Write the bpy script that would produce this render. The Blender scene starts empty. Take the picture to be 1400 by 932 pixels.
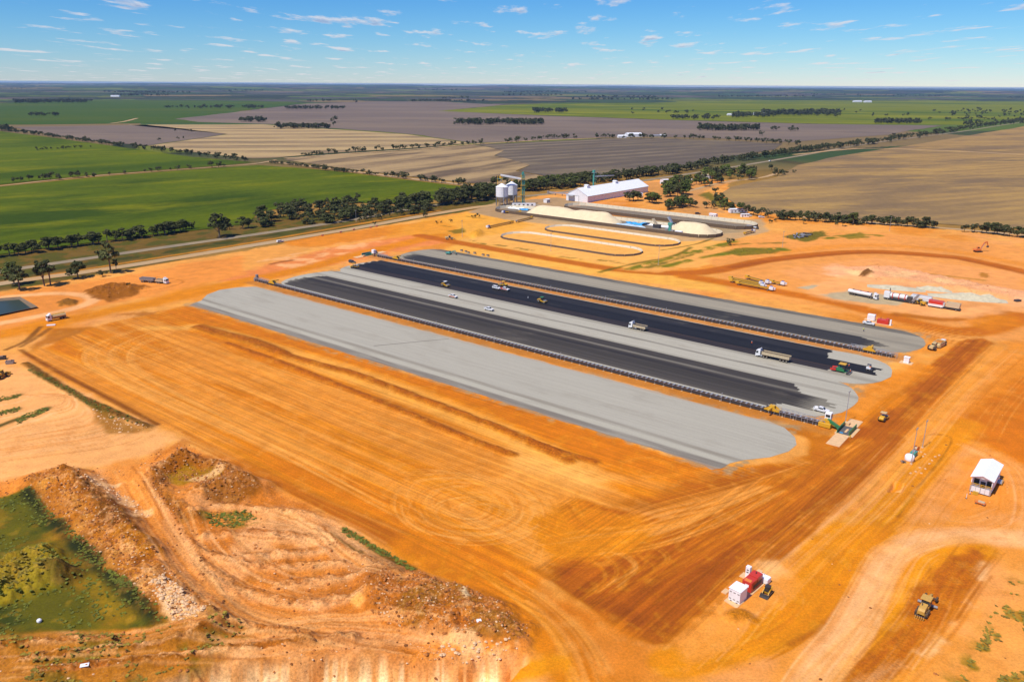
import bpy, bmesh, math, random
import numpy as np
from mathutils import Vector, Matrix

random.seed(7)
rng = np.random.default_rng(11)
sc = bpy.context.scene
col = sc.collection

# ------------------------------------------------------------------ camera
CAM_H = 108.0
FPX = 1088.0                      # focal length in photo pixels (1400 wide)
PITCH = math.atan(350.7 / FPX)
ROLL = math.atan(9 / 1400)
cam_d = bpy.data.cameras.new('camera')
cam_d.sensor_width = 36.0
cam_d.lens = FPX / 1400 * 36.0
cam_d.clip_start = 1.0
cam_d.clip_end = 200000.0
cam = bpy.data.objects.new('camera', cam_d)
col.objects.link(cam)
cam.matrix_world = Matrix.Translation((0, 0, CAM_H)) @ Matrix.Rotation(math.pi / 2 - PITCH, 4, 'X') @ Matrix.Rotation(ROLL, 4, 'Z')
sc.camera = cam

# ------------------------------------------------------------------ sun, sky, exposure
SUN_EL = math.radians(58)
SUN_DIR = Vector((-0.74 * math.cos(SUN_EL), -0.67 * math.cos(SUN_EL), math.sin(SUN_EL))).normalized()   # towards the sun
sun_d = bpy.data.lights.new('sun', 'SUN')
sun_d.energy = 4.7
sun_d.angle = math.radians(0.53)
sun_d.color = (1.0, 0.955, 0.89)
sun = bpy.data.objects.new('sun', sun_d)
col.objects.link(sun)
sun.rotation_euler = (-SUN_DIR).to_track_quat('-Z', 'Y').to_euler()

world = bpy.data.worlds.new('World')
sc.world = world
world.use_nodes = True
wt = world.node_tree
wt.nodes.clear()


def wn(kind, **kw):
    n = wt.nodes.new(kind)
    for k, v in kw.items():
        setattr(n, k, v)
    return n


def wmath(op, a, b=None, c=None, clamp=False):
    n = wn('ShaderNodeMath', operation=op, use_clamp=clamp)
    for i, v in enumerate((a, b, c)):
        if v is None:
            continue
        if isinstance(v, (int, float)):
            n.inputs[i].default_value = v
        else:
            wt.links.new(v, n.inputs[i])
    return n.outputs[0]


sky = wn('ShaderNodeTexSky')
sky.sky_type = 'NISHITA'
sky.sun_disc = False
sky.sun_elevation = SUN_EL
sky.sun_rotation = math.atan2(SUN_DIR.x, SUN_DIR.y)
sky.altitude = 300
sky.air_density = 1.0
sky.dust_density = 0.0
sky.ozone_density = 3.5
# deepen the whole sky's blue with one tone curve per channel
ssep = wn('ShaderNodeSeparateColor')
wt.links.new(sky.outputs[0], ssep.inputs[0])
hs = wn('ShaderNodeCombineColor')
for i, (a_, g_) in enumerate(((0.078, 2.0), (0.288, 1.50), (1.12, 1.0))):
    wt.links.new(wmath('MULTIPLY', wmath('POWER', ssep.outputs[i], g_), a_), hs.inputs[i])
# fair-weather cumulus: noise on a flat layer far overhead, seen by direction
tc = wn('ShaderNodeTexCoord')
sep = wn('ShaderNodeSeparateXYZ')
wt.links.new(tc.outputs['Generated'], sep.inputs[0])
dx, dy, dz = sep.outputs
zc = wmath('ADD', wmath('MAXIMUM', dz, 0.0), 0.028)


def cloud_noise(dzoff, scale, detail, rough, thr0, thr1, seed):
    z2 = wmath('ADD', zc, dzoff)
    cx = wmath('DIVIDE', dx, z2)
    cy = wmath('DIVIDE', dy, z2)
    cb = wn('ShaderNodeCombineXYZ')
    wt.links.new(cx, cb.inputs[0])
    wt.links.new(wmath('MULTIPLY', cy, 0.36), cb.inputs[1])
    cb.inputs[2].default_value = seed
    nz = wn('ShaderNodeTexNoise')
    nz.inputs['Scale'].default_value = scale
    nz.inputs['Detail'].default_value = detail
    nz.inputs['Roughness'].default_value = rough
    wt.links.new(cb.outputs[0], nz.inputs['Vector'])
    mr = wn('ShaderNodeMapRange', interpolation_type='SMOOTHSTEP')
    mr.inputs[1].default_value = thr0
    mr.inputs[2].default_value = thr1
    wt.links.new(nz.outputs[0], mr.inputs[0])
    return mr.outputs[0]


c_here = cloud_noise(0.0, 1.75, 8.0, 0.60, 0.555, 0.665, 5.1)
c_up = cloud_noise(0.003, 1.75, 8.0, 0.60, 0.555, 0.665, 5.1)
# undersides (cloud still above this direction) are grey, edges and tops white
under = wmath('MULTIPLY', c_here, c_up)
ccol = wn('ShaderNodeMix', data_type='RGBA')
wt.links.new(under, ccol.inputs[0])
ccol.inputs[6].default_value = (7.4, 7.2, 7.6, 1)
ccol.inputs[7].default_value = (3.4, 4.2, 6.1, 1)
cf = wmath('MULTIPLY', c_here, 0.74)
mx = wn('ShaderNodeMix', data_type='RGBA')
wt.links.new(cf, mx.inputs[0])
wt.links.new(hs.outputs[0], mx.inputs[6])
wt.links.new(ccol.outputs[2], mx.inputs[7])
bg = wn('ShaderNodeBackground')
bg.inputs[1].default_value = 0.1
wt.links.new(mx.outputs[2], bg.inputs[0])
wo = wn('ShaderNodeOutputWorld')
wt.links.new(bg.outputs[0], wo.inputs[0])

vs = sc.view_settings
vs.view_transform = 'Standard'
vs.look = 'None'
vs.exposure = 0.06
vs.gamma = 1.0
vs.use_curve_mapping = False
sc.cycles.max_bounces = 6
sc.cycles.diffuse_bounces = 2
sc.cycles.glossy_bounces = 2
sc.cycles.transparent_max_bounces = 8
sc.cycles.volume_bounces = 0
sc.cycles.use_denoising = True

# ------------------------------------------------------------------ from photo pixels to the ground


def ray(px, py):
    x, y = px - 700.0, 466.0 - py
    c, s = math.cos(ROLL), math.sin(ROLL)
    x, y = c * x - s * y, s * x + c * y
    return (x, FPX * math.cos(PITCH) + y * math.sin(PITCH), -FPX * math.sin(PITCH) + y * math.cos(PITCH))


def P(px, py, z=0.0):
    d = ray(px, py)
    t = (z - CAM_H) / d[2]
    return (d[0] * t, d[1] * t)


def PV(px, py, z=0.0):
    x, y = P(px, py, z)
    return Vector((x, y, z))


def ang(a, b):
    """world heading from photo pixel a to photo pixel b, both on the ground"""
    A, B = P(*a), P(*b)
    return math.atan2(B[1] - A[1], B[0] - A[0])


# the site grid: s runs along the storage pads, n across them
S_ANG = math.radians(-38.5)
S_X, S_Y = math.cos(S_ANG), math.sin(S_ANG)
N_X, N_Y = -S_Y, S_X
N_ANG = S_ANG + math.pi / 2
O_X, O_Y = P(352, 385)


def SN(s, n):
    return (O_X + s * S_X + n * N_X, O_Y + s * S_Y + n * N_Y)


# ------------------------------------------------------------------ numeric noise


def _h(ix, iy, seed):
    h = (ix.astype(np.int64) * 374761393 + iy.astype(np.int64) * 668265263 + seed * 974711) & 0xFFFFFFFF
    h = ((h ^ (h >> 13)) * 1274126177) & 0xFFFFFFFF
    h = h ^ (h >> 16)
    return (h & 0xFFFFFF).astype(np.float32) / 16777215.0


def vnoise(x, y, seed=0):
    fx, fy = np.floor(x), np.floor(y)
    tx, ty = (x - fx).astype(np.float32), (y - fy).astype(np.float32)
    tx = tx * tx * (3 - 2 * tx)
    ty = ty * ty * (3 - 2 * ty)
    a, b = _h(fx, fy, seed), _h(fx + 1, fy, seed)
    c, d = _h(fx, fy + 1, seed), _h(fx + 1, fy + 1, seed)
    return (a * (1 - tx) + b * tx) * (1 - ty) + (c * (1 - tx) + d * tx) * ty


def fbm(x, y, octv=4, seed=0):
    v, a, t = 0.0, 0.5, 0.0
    for i in range(octv):
        v = v + a * vnoise(x, y, seed + i * 17)
        t += a
        x, y, a = x * 2.03 + 5.1, y * 2.03 - 3.7, a * 0.5
    return v / t


def sstep(a, b, x):
    t = np.clip((x - a) / (b - a), 0, 1)
    return t * t * (3 - 2 * t)


def lin(r, g, b):
    """sRGB 0-255 to linear"""
    o = []
    for c in (r, g, b):
        c /= 255.0
        o.append(c / 12.92 if c <= 0.04045 else ((c + 0.055) / 1.055) ** 2.4)
    return tuple(o)


LIGHT = (1.31, 1.40, 1.80)          # how much brighter than its albedo a sunlit flat surface renders


def A(r, g, b):
    """base colour whose sunlit look is about this sRGB value"""
    return np.array([min(0.85, c / q) for c, q in zip(lin(r, g, b), LIGHT)], np.float32)


# ------------------------------------------------------------------ materials
MATS = {}


def nodes_of(name):
    m = bpy.data.materials.new(name)
    m.use_nodes = True
    nt = m.node_tree
    nt.nodes.clear()
    out = nt.nodes.new('ShaderNodeOutputMaterial')
    bs = nt.nodes.new('ShaderNodeBsdfPrincipled')
    nt.links.new(bs.outputs[0], out.inputs[0])
    MATS[name] = m
    return m, nt, bs


class NT:
    """small helper for wiring nodes"""

    def __init__(self, nt):
        self.nt = nt

    def n(self, kind, **kw):
        o = self.nt.nodes.new(kind)
        for k, v in kw.items():
            setattr(o, k, v)
        return o

    def put(self, sock, v):
        if isinstance(v, (int, float)):
            sock.default_value = v
        elif isinstance(v, (tuple, list, np.ndarray)):
            v = [float(c) for c in v]
            sock.default_value = v if len(v) == len(sock.default_value) else v + [1.0]
        else:
            self.nt.links.new(v, sock)

    def math(self, op, a, b=None, c=None, clamp=False):
        o = self.n('ShaderNodeMath', operation=op, use_clamp=clamp)
        for i, v in enumerate((a, b, c)):
            if v is not None:
                self.put(o.inputs[i], v)
        return o.outputs[0]

    def mix(self, f, a, b, blend='MIX'):
        o = self.n('ShaderNodeMix', data_type='RGBA', blend_type=blend)
        self.put(o.inputs[0], f)
        self.put(o.inputs[6], a)
        self.put(o.inputs[7], b)
        return o.outputs[2]

    def coords(self, kind='Object', rot=0.0, scale=(1, 1, 1), loc=(0, 0, 0)):
        t = self.n('ShaderNodeTexCoord')
        m = self.n('ShaderNodeMapping')
        m.vector_type = 'TEXTURE'        # turn first, then stretch
        m.inputs['Location'].default_value = loc
        m.inputs['Rotation'].default_value = (0, 0, -rot)
        m.inputs['Scale'].default_value = [1.0 / q for q in scale]
        self.nt.links.new(t.outputs[kind], m.inputs['Vector'])
        return m.outputs[0]

    def noise(self, vec, scale, detail=4.0, rough=0.55, dist=0.0):
        o = self.n('ShaderNodeTexNoise')
        self.put(o.inputs['Vector'], vec)
        o.inputs['Scale'].default_value = scale
        o.inputs['Detail'].default_value = detail
        o.inputs['Roughness'].default_value = rough
        o.inputs['Distortion'].default_value = dist
        return o.outputs[0]

    def ramp(self, v, a, b, lo=0.0, hi=1.0, smooth=True):
        o = self.n('ShaderNodeMapRange', interpolation_type='SMOOTHSTEP' if smooth else 'LINEAR')
        self.put(o.inputs[0], v)
        for i, q in zip((1, 2, 3, 4), (a, b, lo, hi)):
            o.inputs[i].default_value = q
        return o.outputs[0]

    def scale(self, colr, f):
        o = self.n('ShaderNodeVectorMath', operation='SCALE')
        self.put(o.inputs[0], colr)
        self.put(o.inputs[3], f)
        return o.outputs[0]

    def bump(self, h, strength, dist, bs):
        o = self.n('ShaderNodeBump')
        o.inputs['Strength'].default_value = strength
        o.inputs['Distance'].default_value = dist
        self.put(o.inputs['Height'], h)
        self.nt.links.new(o.outputs[0], bs.inputs['Normal'])


def mat(name, rgb, rough=0.6, metal=0.0, var=0.12, vscale=0.6, dust=0.0, spec=0.5):
    """painted or raw surface: colour with uneven tone and, if asked, dust lying on what faces up"""
    if name in MATS:
        return MATS[name]
    m, nt, bs = nodes_of(name)
    k = NT(nt)
    v = k.coords('Object')
    f = k.ramp(k.noise(v, vscale * 3, 5, 0.65), 0.25, 0.75, 1 - var, 1 + var)
    c = k.scale(tuple(rgb), f)
    if dust > 0:
        g = k.n('ShaderNodeNewGeometry')
        sx = k.n('ShaderNodeSeparateXYZ')
        nt.links.new(g.outputs['Normal'], sx.inputs[0])
        up = k.ramp(sx.outputs[2], 0.2, 1.0, 0.25, 1.0)
        dn = k.ramp(k.noise(v, vscale * 6, 6, 0.7), 0.35, 0.7, 0.2, 1.0)
        c = k.mix(k.math('MULTIPLY', k.math('MULTIPLY', up, dn), dust), c, (0.5, 0.25, 0.1))
    k.put(bs.inputs['Base Color'], c)
    bs.inputs['Roughness'].default_value = rough
    bs.inputs['Metallic'].default_value = metal
    bs.inputs['Specular IOR Level'].default_value = spec
    return m

# ================================================================== THE GROUND
# one sheet from under the camera's foot to the horizon; rows get wider apart with distance
ys = [78.0]
while ys[-1] < 42000:
    y = ys[-1]
    if y < 1000:
        ys.append(y + min(1.45e-5 * y * y, 0.0045 * y))
    elif y < 3000:
        ys.append(y * 1.008)
    else:
        ys.append(y * 1.018)
ys = np.array(ys)
us = np.arange(-0.94, 0.9401, 0.002)
NR, NC = len(ys), len(us)
GX = (ys[:, None] * us[None, :]).astype(np.float64)
GY = np.repeat(ys[:, None], NC, 1)
GZ = np.zeros((NR, NC), np.float32)
COL = np.empty((NR, NC, 3), np.float32)
MK = np.zeros((NR, NC, 3), np.float32)        # streaks along pads, streaks along haul road, roughness
near = ys < 1100
n_near = int(near.sum())
WN1 = np.zeros((NR, NC), np.float32)
WN2 = np.zeros((NR, NC), np.float32)
WN1[:n_near] = fbm(GX[:n_near] / 14, GY[:n_near] / 14, 3, 3) - 0.5
WN2[:n_near] = fbm(GX[:n_near] / 2.6, GY[:n_near] / 2.6, 3, 9) - 0.5
WN = WN1 * 1.4 + WN2 * 0.7


def W(pts):
    return [P(*p) for p in pts]


def window(x0, x1, y0, y1):
    r0 = max(0, int(np.searchsorted(ys, y0)) - 1)
    r1 = min(NR, int(np.searchsorted(ys, y1)) + 1)
    if r1 <= r0:
        return None
    ya, yb = ys[r0], ys[r1 - 1]
    ua = min(x0 / ya, x0 / yb)
    ub = max(x1 / ya, x1 / yb)
    c0 = max(0, int(np.searchsorted(us, ua)) - 1)
    c1 = min(NC, int(np.searchsorted(us, ub)) + 1)
    if c1 <= c0:
        return None
    return slice(r0, r1), slice(c0, c1)


def spline(pts, k=6):
    p = np.array(pts, float)
    if len(p) < 3:
        return p
    q = np.vstack([2 * p[0] - p[1], p, 2 * p[-1] - p[-2]])
    out = []
    for i in range(1, len(q) - 2):
        t = np.linspace(0, 1, k, endpoint=False)[:, None]
        a, b, c, d = q[i - 1], q[i], q[i + 1], q[i + 2]
        out.append(0.5 * (2 * b + (c - a) * t + (2 * a - 5 * b + 4 * c - d) * t * t + (3 * b - a - 3 * c + d) * t ** 3))
    out.append(p[-1:])
    return np.vstack(out)


def poly_mask(wpts, soft, warp):
    """window and 0..1 mask of a polygon with soft, wandering edges"""
    p = np.array(wpts)
    m = soft + abs(warp) + 1
    w = window(p[:, 0].min() - m, p[:, 0].max() + m, p[:, 1].min() - m, p[:, 1].max() + m)
    if w is None:
        return None, None
    x, y = GX[w], GY[w]
    d2 = np.full(x.shape, 1e12)
    ins = np.zeros(x.shape, bool)
    n = len(p)
    for i in range(n):
        ax, ay = p[i]
        bx, by = p[(i + 1) % n]
        ex, ey = bx - ax, by - ay
        L = ex * ex + ey * ey + 1e-9
        t = np.clip(((x - ax) * ex + (y - ay) * ey) / L, 0, 1)
        d2 = np.minimum(d2, (x - ax - t * ex) ** 2 + (y - ay - t * ey) ** 2)
        if ay != by:
            ins ^= ((ay > y) != (by > y)) & (x < ex * (y - ay) / (by - ay) + ax)
    d = np.sqrt(d2)
    d = np.where(ins, d, -d) + WN[w] * warp * 2
    return w, sstep(-soft, soft, d).astype(np.float32)


def line_mask(wpts, width, soft, warp=0.0, smooth=True, taper=False):
    p = spline(wpts) if smooth else np.array(wpts, float)
    m = width / 2 + soft + abs(warp) + 1
    w = window(p[:, 0].min() - m, p[:, 0].max() + m, p[:, 1].min() - m, p[:, 1].max() + m)
    if w is None:
        return None, None
    r0, c0 = w[0].start, w[1].start
    D = np.full((w[0].stop - r0, w[1].stop - c0), 1e6, np.float32)
    for i in range(len(p) - 1):
        ax, ay = p[i]
        bx, by = p[i + 1]
        v = window(min(ax, bx) - m, max(ax, bx) + m, min(ay, by) - m, max(ay, by) + m)
        if v is None:
            continue
        x, y = GX[v], GY[v]
        ex, ey = bx - ax, by - ay
        t = np.clip(((x - ax) * ex + (y - ay) * ey) / (ex * ex + ey * ey + 1e-9), 0, 1)
        d = np.sqrt((x - ax - t * ex) ** 2 + (y - ay - t * ey) ** 2)
        if warp:
            d = d + WN[v] * warp
        a = slice(v[0].start - r0, v[0].stop - r0)
        b = slice(v[1].start - c0, v[1].stop - c0)
        # clip to the outer window
        a0, a1 = max(0, a.start), min(D.shape[0], a.stop)
        b0, b1 = max(0, b.start), min(D.shape[1], b.stop)
        if a1 <= a0 or b1 <= b0:
            continue
        dd = d[a0 - a.start:a1 - a.start, b0 - b.start:b1 - b.start]
        D[a0:a1, b0:b1] = np.minimum(D[a0:a1, b0:b1], dd)
    return w, (1 - sstep(max(0, width / 2 - soft), width / 2 + soft, D)).astype(np.float32)


def tint(w, m, c, a):
    if w is None:
        return
    f = (m * a)[..., None]
    COL[w] = COL[w] * (1 - f) + np.asarray(c, np.float32) * f


def mottled(w, m, sc_, lo, hi, seed):
    return m * sstep(lo, hi, fbm(GX[w] / sc_, GY[w] / sc_, 4, seed))


def area(pts, c, a=1.0, soft=1.5, warp=2.0, mott=None, mark=None, px=True):
    w, m = poly_mask(W(pts) if px else pts, soft, warp)
    if w is None:
        return
    if mark is not None:
        ch, v = mark
        MK[w][..., ch] = MK[w][..., ch] * (1 - m) + v * m
    if mott:
        m = mottled(w, m, *mott)
    if c is not None:
        tint(w, m, c, a)


def line(pts, width, c, a=1.0, soft=0.5, warp=0.0, mott=None, px=True, h=0.0):
    w, m = line_mask(W(pts) if px else pts, width, soft, warp)
    if w is None:
        return
    if h:
        GZ[w] += m * h
    if mott:
        m = mottled(w, m, *mott)
    if c is not None:
        tint(w, m, c, a)


def bundle(pa, pb, n, width, cols, alpha=(0.2, 0.5), cut=0.35, soft=0.3, pairs=False, px=True):
    """n wheel tracks running between two guide lines"""
    A_, B_ = spline(W(pa) if px else pa), spline(W(pb) if px else pb)
    k = 30
    ra = A_[np.linspace(0, len(A_) - 1, k).astype(int)] if len(A_) >= k else np.array([[np.interp(t, np.linspace(0, 1, len(A_)), A_[:, j]) for j in (0, 1)] for t in np.linspace(0, 1, k)])
    rb = B_[np.linspace(0, len(B_) - 1, k).astype(int)] if len(B_) >= k else np.array([[np.interp(t, np.linspace(0, 1, len(B_)), B_[:, j]) for j in (0, 1)] for t in np.linspace(0, 1, k)])
    for i in range(n):
        t0, t1 = random.random(), random.random()
        t1 = t0 * 0.8 + t1 * 0.2
        tt = np.linspace(t0, t1, k)[:, None]
        p = ra * (1 - tt) + rb * tt
        i0 = int(random.random() * cut * k)
        i1 = k - int(random.random() * cut * k)
        p = p[i0:i1:2]
        if len(p) < 3:
            continue
        c = random.choice(cols)
        a = random.uniform(*alpha)
        wd = width * random.uniform(0.6, 1.6)
        w, m = line_mask(p, wd, soft, 0, smooth=False)
        if w is not None:
            tint(w, m, c, a)
            if pairs:
                d = p[-1] - p[0]
                d = np.array([-d[1], d[0]]) / (np.hypot(*d) + 1e-6) * 2.1
                w, m = line_mask(p + d, wd, soft, 0, smooth=False)
                if w is not None:
                    tint(w, m, c, a)


def rings(cpx, r0, r1, n, width, cols, alpha=(0.15, 0.4), squash=1.0, rot=0.0, span=(1.5, 5.0)):
    cx, cy = P(*cpx)
    for i in range(n):
        r = random.uniform(r0, r1)
        a0 = random.uniform(0, 6.28)
        a1 = a0 + random.uniform(*span)
        t = np.linspace(a0, a1, 26)
        ex, ey = r * np.cos(t) * (1 + 0.05 * math.sin(i)), r * squash * np.sin(t)
        jx, jy = random.uniform(-1.5, 1.5), random.uniform(-1.5, 1.5)
        p = np.stack([cx + jx + ex * math.cos(rot) - ey * math.sin(rot), cy + jy + ex * math.sin(rot) + ey * math.cos(rot)], 1)
        w, m = line_mask(p, width * random.uniform(0.6, 1.5), 0.3, 0, smooth=False)
        if w is not None:
            tint(w, m, random.choice(cols), random.uniform(*alpha))


def line_at(w, pts, width):
    """0..1 mask of a stroke inside an existing window"""
    v, m = line_mask(W(pts), width, 2.0)
    out = np.zeros(GX[w].shape, np.float32)
    r0, c0 = v[0].start - w[0].start, v[1].start - w[1].start
    a0, b0 = max(0, r0), max(0, c0)
    a1, b1 = min(out.shape[0], r0 + m.shape[0]), min(out.shape[1], c0 + m.shape[1])
    out[a0:a1, b0:b1] = m[a0 - r0:a1 - r0, b0 - c0:b1 - c0]
    return out


def mound(pts, h, soft=3.0, warp=1.5, rough=0.5, scale=5.0, px=True, seed=0, mark=True):
    w, m = poly_mask(W(pts) if px else pts, soft, warp)
    if w is None:
        return
    f = fbm(GX[w] / scale, GY[w] / scale, 5, 40 + seed)
    GZ[w] += m * h * (1 - rough + 2 * rough * f)
    if mark:
        MK[w][..., 2] = np.maximum(MK[w][..., 2], m)


def ridge(pts, width, h, rough=0.5, scale=3.0, warp=0.8, seed=0, px=True):
    w, m = line_mask(W(pts) if px else pts, width, width * 0.42, warp)
    if w is None:
        return
    f = fbm(GX[w] / scale, GY[w] / scale, 4, 60 + seed)
    GZ[w] += m * h * (1 - rough + 2 * rough * f)
    MK[w][..., 2] = np.maximum(MK[w][..., 2], m)


# ---- dirt colours (as they look in sun)
ORANGE = A(229, 141, 52)
ORANGE2 = A(222, 130, 38)
BRIGHT = A(238, 160, 72)
HAUL = A(196, 108, 14)
HAULD = A(180, 98, 12)
TAN = A(240, 172, 104)
PINK = A(243, 172, 122)
PALE = A(250, 208, 170)
PALEP = A(248, 192, 152)
SANDY = A(246, 188, 118)
BROWN = A(172, 108, 44)
DBROWN = A(132, 84, 36)
RUST = A(215, 118, 42)
GRASS = A(98, 108, 22)
GRASSD = A(58, 68, 16)
YGRASS = A(158, 148, 30)

# ---- far country: a patchwork of paddocks, then the near base tone
fy = GY
rot = math.radians(24)
FXr = GX * math.cos(rot) + GY * math.sin(rot) + 160 * (vnoise(GX / 900, GY / 900, 5) - 0.5)
FYr = -GX * math.sin(rot) + GY * math.cos(rot) + 160 * (vnoise(GX / 900, GY / 900, 8) - 0.5)
cw = 900.0
ci = np.floor(FXr / cw)
off = _h(ci, ci * 0 + 3, 5) * 600
cj = np.floor((FYr + off) / 620)
pick = _h(ci, cj, 77)
pal = np.array([A(78, 100, 44), A(96, 116, 40), A(110, 98, 88), A(92, 86, 86), A(136, 116, 80), A(64, 84, 40), A(116, 124, 40), A(74, 84, 50), A(66, 88, 46)], np.float32)
COL[:] = pal[np.clip((pick * len(pal)).astype(int), 0, len(pal) - 1)]
ex = np.minimum(FXr / cw - ci, 1 - (FXr / cw - ci)) * cw
eyy = (FYr + off) / 620 - cj
ey = np.minimum(eyy, 1 - eyy) * 620
hedge = (np.minimum(ex, ey) < 14 + GY * 0.0035) & (_h(ci, cj, 31) < 0.62) & (fbm(GX / 260, GY / 260, 2, 4) > 0.46)
COL[hedge] = A(58, 66, 38)
scrub = (fbm(GX / 700, GY / 300, 4, 21) > 0.57) & (GY > 3300)
COL[scrub] = A(56, 64, 40)
COL *= (0.86 + 0.28 * fbm(GX / 120, GY / 120, 3, 12))[..., None]
# low rises towards the horizon
rise = np.maximum(0, fbm(GX / 5200, GY / 4200, 3, 50) - 0.38) * 150
GZ += (rise * sstep(4500, 16000, GY)).astype(np.float32)
wn0, mn0 = slice(0, n_near), slice(0, NC)
base = sstep(1300, 900, GY)[..., None].astype(np.float32)
COL = COL * (1 - base) + A(176, 140, 84) * base

# ---- the construction site
SITE = [(-260, 480), (0, 398), (180, 368), (360, 338), (500, 312), (680, 281), (760, 262), (900, 246), (990, 246), (1010, 280), (1080, 298), (1200, 307), (1400, 322), (1700, 350), (1800, 800), (1700, 1100), (-500, 1100)]
area(SITE, TAN, 1.0, 2.0, 3.0)
for lo, c, sd in ((0.46, ORANGE, 1), (0.56, PINK, 2), (0.60, SANDY, 3)):
    area(SITE, c, 0.6, 3, 4, mott=(45, lo, lo + 0.16, sd))

# verge and roadside grass on the left
area([(-120, 420), (-120, 340), (0, 338), (160, 322), (270, 305), (345, 298), (560, 282), (680, 268), (690, 280), (560, 302), (330, 340), (160, 370), (0, 398)], A(136, 110, 56), 1.0, 2, 2)
area([(-120, 420), (-120, 340), (0, 338), (160, 322), (270, 305), (345, 298), (560, 282), (680, 268), (690, 280), (560, 302), (330, 340), (160, 370), (0, 398)], A(104, 106, 40), 0.9, 2, 2, mott=(9, 0.44, 0.58, 5))
line([(-60, 390), (60, 370), (180, 352), (330, 328), (450, 308)], 9, A(84, 92, 34), 0.9, 3, 3, mott=(14, 0.34, 0.5, 7))
line([(-60, 396), (60, 377), (180, 358), (330, 334), (480, 308), (600, 288)], 4, A(222, 150, 70), 0.9, 2, 1)
area([(380, 330), (560, 306), (660, 287), (672, 300), (560, 318), (420, 340)], ORANGE, 0.8, 4, 4)

# open ground between the pads and the old bunkers
area([(560, 320), (700, 300), (980, 330), (1000, 360), (860, 372), (700, 352)], SANDY, 0.9, 5, 5)
area([(640, 330), (720, 345), (900, 372), (1150, 405), (1300, 425), (1240, 440), (1000, 402), (700, 360), (590, 345)], A(246, 186, 104), 0.95, 4, 3)
area([(575, 300), (660, 288), (730, 308), (690, 320), (600, 330), (540, 318)], A(244, 180, 92), 0.9, 3, 5)
area([(540, 308), (600, 300), (640, 322), (580, 335), (520, 330)], A(238, 160, 70), 0.7, 3, 5)
# hardstand by the silos and around the old bunkers
HARD = A(186, 160, 138)
area([(640, 290), (676, 277), (760, 270), (800, 276), (780, 283), (735, 300), (690, 300)], HARD, 0.95, 2, 2)
area([(690, 300), (735, 290), (900, 300), (1040, 300), (1050, 316), (1000, 328), (930, 330), (840, 316), (760, 308)], A(200, 172, 146), 0.9, 2, 2)
area([(735, 300), (750, 286), (850, 296), (1000, 312), (1020, 316), (960, 324), (850, 312)], A(176, 158, 140), 0.9, 2, 1)
area([(880, 250), (960, 244), (960, 262), (985, 280), (965, 296), (930, 290), (900, 275)], A(216, 158, 106), 0.9, 3, 3)
line([(1005, 246), (965, 258), (944, 268), (955, 280), (985, 290)], 10, A(214, 162, 116), 0.95, 2, 1)
area([(955, 266), (970, 262), (1000, 282), (985, 284)], A(120, 122, 40), 0.85, 3, 3)
area([(985, 270), (1012, 290), (1040, 296), (1000, 292)], A(120, 112, 52), 0.8, 2, 2)

# left: road side strip and the works round the pond
area([(330, 372), (420, 345), (560, 322), (620, 330), (540, 345), (470, 357), (380, 380), (300, 385)], A(236, 146, 98), 0.9, 4, 4)
area([(345, 360), (420, 340), (520, 330), (560, 326), (470, 348), (400, 365)], PALEP, 0.8, 3, 5, mott=(9, 0.42, 0.62, 8))
line([(370, 361), (385, 358), (398, 356)], 3, DBROWN, 0.7, 1.2, 1)
area([(-200, 480), (-200, 430), (0, 402), (120, 385), (250, 362), (330, 350), (330, 375), (250, 395), (130, 420), (0, 452)], A(240, 158, 92), 0.95, 3, 4)
line([(-60, 414), (20, 405), (80, 401), (120, 405), (125, 412), (90, 424), (0, 442), (-80, 455)], 7, PALEP, 0.95, 1.5, 1)
line([(-60, 470), (80, 440), (200, 415), (300, 392), (420, 366), (500, 345), (600, 322)], 14, A(230, 146, 46), 0.9, 4, 3)
area([(115, 398), (150, 388), (170, 388), (206, 393), (185, 405), (150, 412), (125, 407)], BROWN, 0.95, 1.5, 3)
area([(80, 413), (90, 409), (106, 411), (100, 416), (84, 418)], A(160, 112, 50), 0.9, 1, 2)
area([(165, 430), (200, 423), (245, 430), (200, 438)], A(196, 124, 52), 0.8, 2, 3)
area([(45, 480), (68, 448), (130, 447), (138, 452), (60, 472)], A(196, 120, 40), 0.8, 2, 2)
line([(8, 478), (35, 466), (55, 447)], 2.2, DBROWN, 0.8, 0.8, 0.6)
line([(28, 474), (52, 460), (68, 449)], 2.2, DBROWN, 0.7, 0.8, 0.6)
line([(210, 378), (250, 384), (232, 392), (200, 398)], 1.2, A(205, 128, 60), 0.7, 0.4, 0)

# the big trimmed platform
PLAT = [(35, 484), (150, 440), (262, 418), (966, 638), (1085, 632), (1150, 610), (1110, 650), (905, 705), (800, 690), (735, 772), (740, 850), (700, 830), (560, 742), (430, 690), (250, 596), (70, 512)]
area(PLAT, ORANGE, 1.0, 2.0, 2.0, mark=(0, 1.0))
area(PLAT, ORANGE2, 0.55, 2, 3, mott=(60, 0.42, 0.62, 31))
w_, m_ = poly_mask(W(PLAT), 2, 2)
SS = (GX[w_] - O_X) * S_X + (GY[w_] - O_Y) * S_Y
NN = (GX[w_] - O_X) * N_X + (GY[w_] - O_Y) * N_Y
f1 = fbm(SS / 70, NN / 2.2, 3, 91)
f2 = fbm(SS / 120, NN / 7.0, 3, 92)
tint(w_, m_ * sstep(0.5, 0.68, f1), BRIGHT, 0.55)
tint(w_, m_ * sstep(0.5, 0.66, f2), TAN, 0.5)
tint(w_, m_ * sstep(0.52, 0.7, 1 - f1), HAUL, 0.22)
tint(w_, m_ * sstep(0.54, 0.7, 1 - f2), ORANGE2, 0.6)
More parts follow.
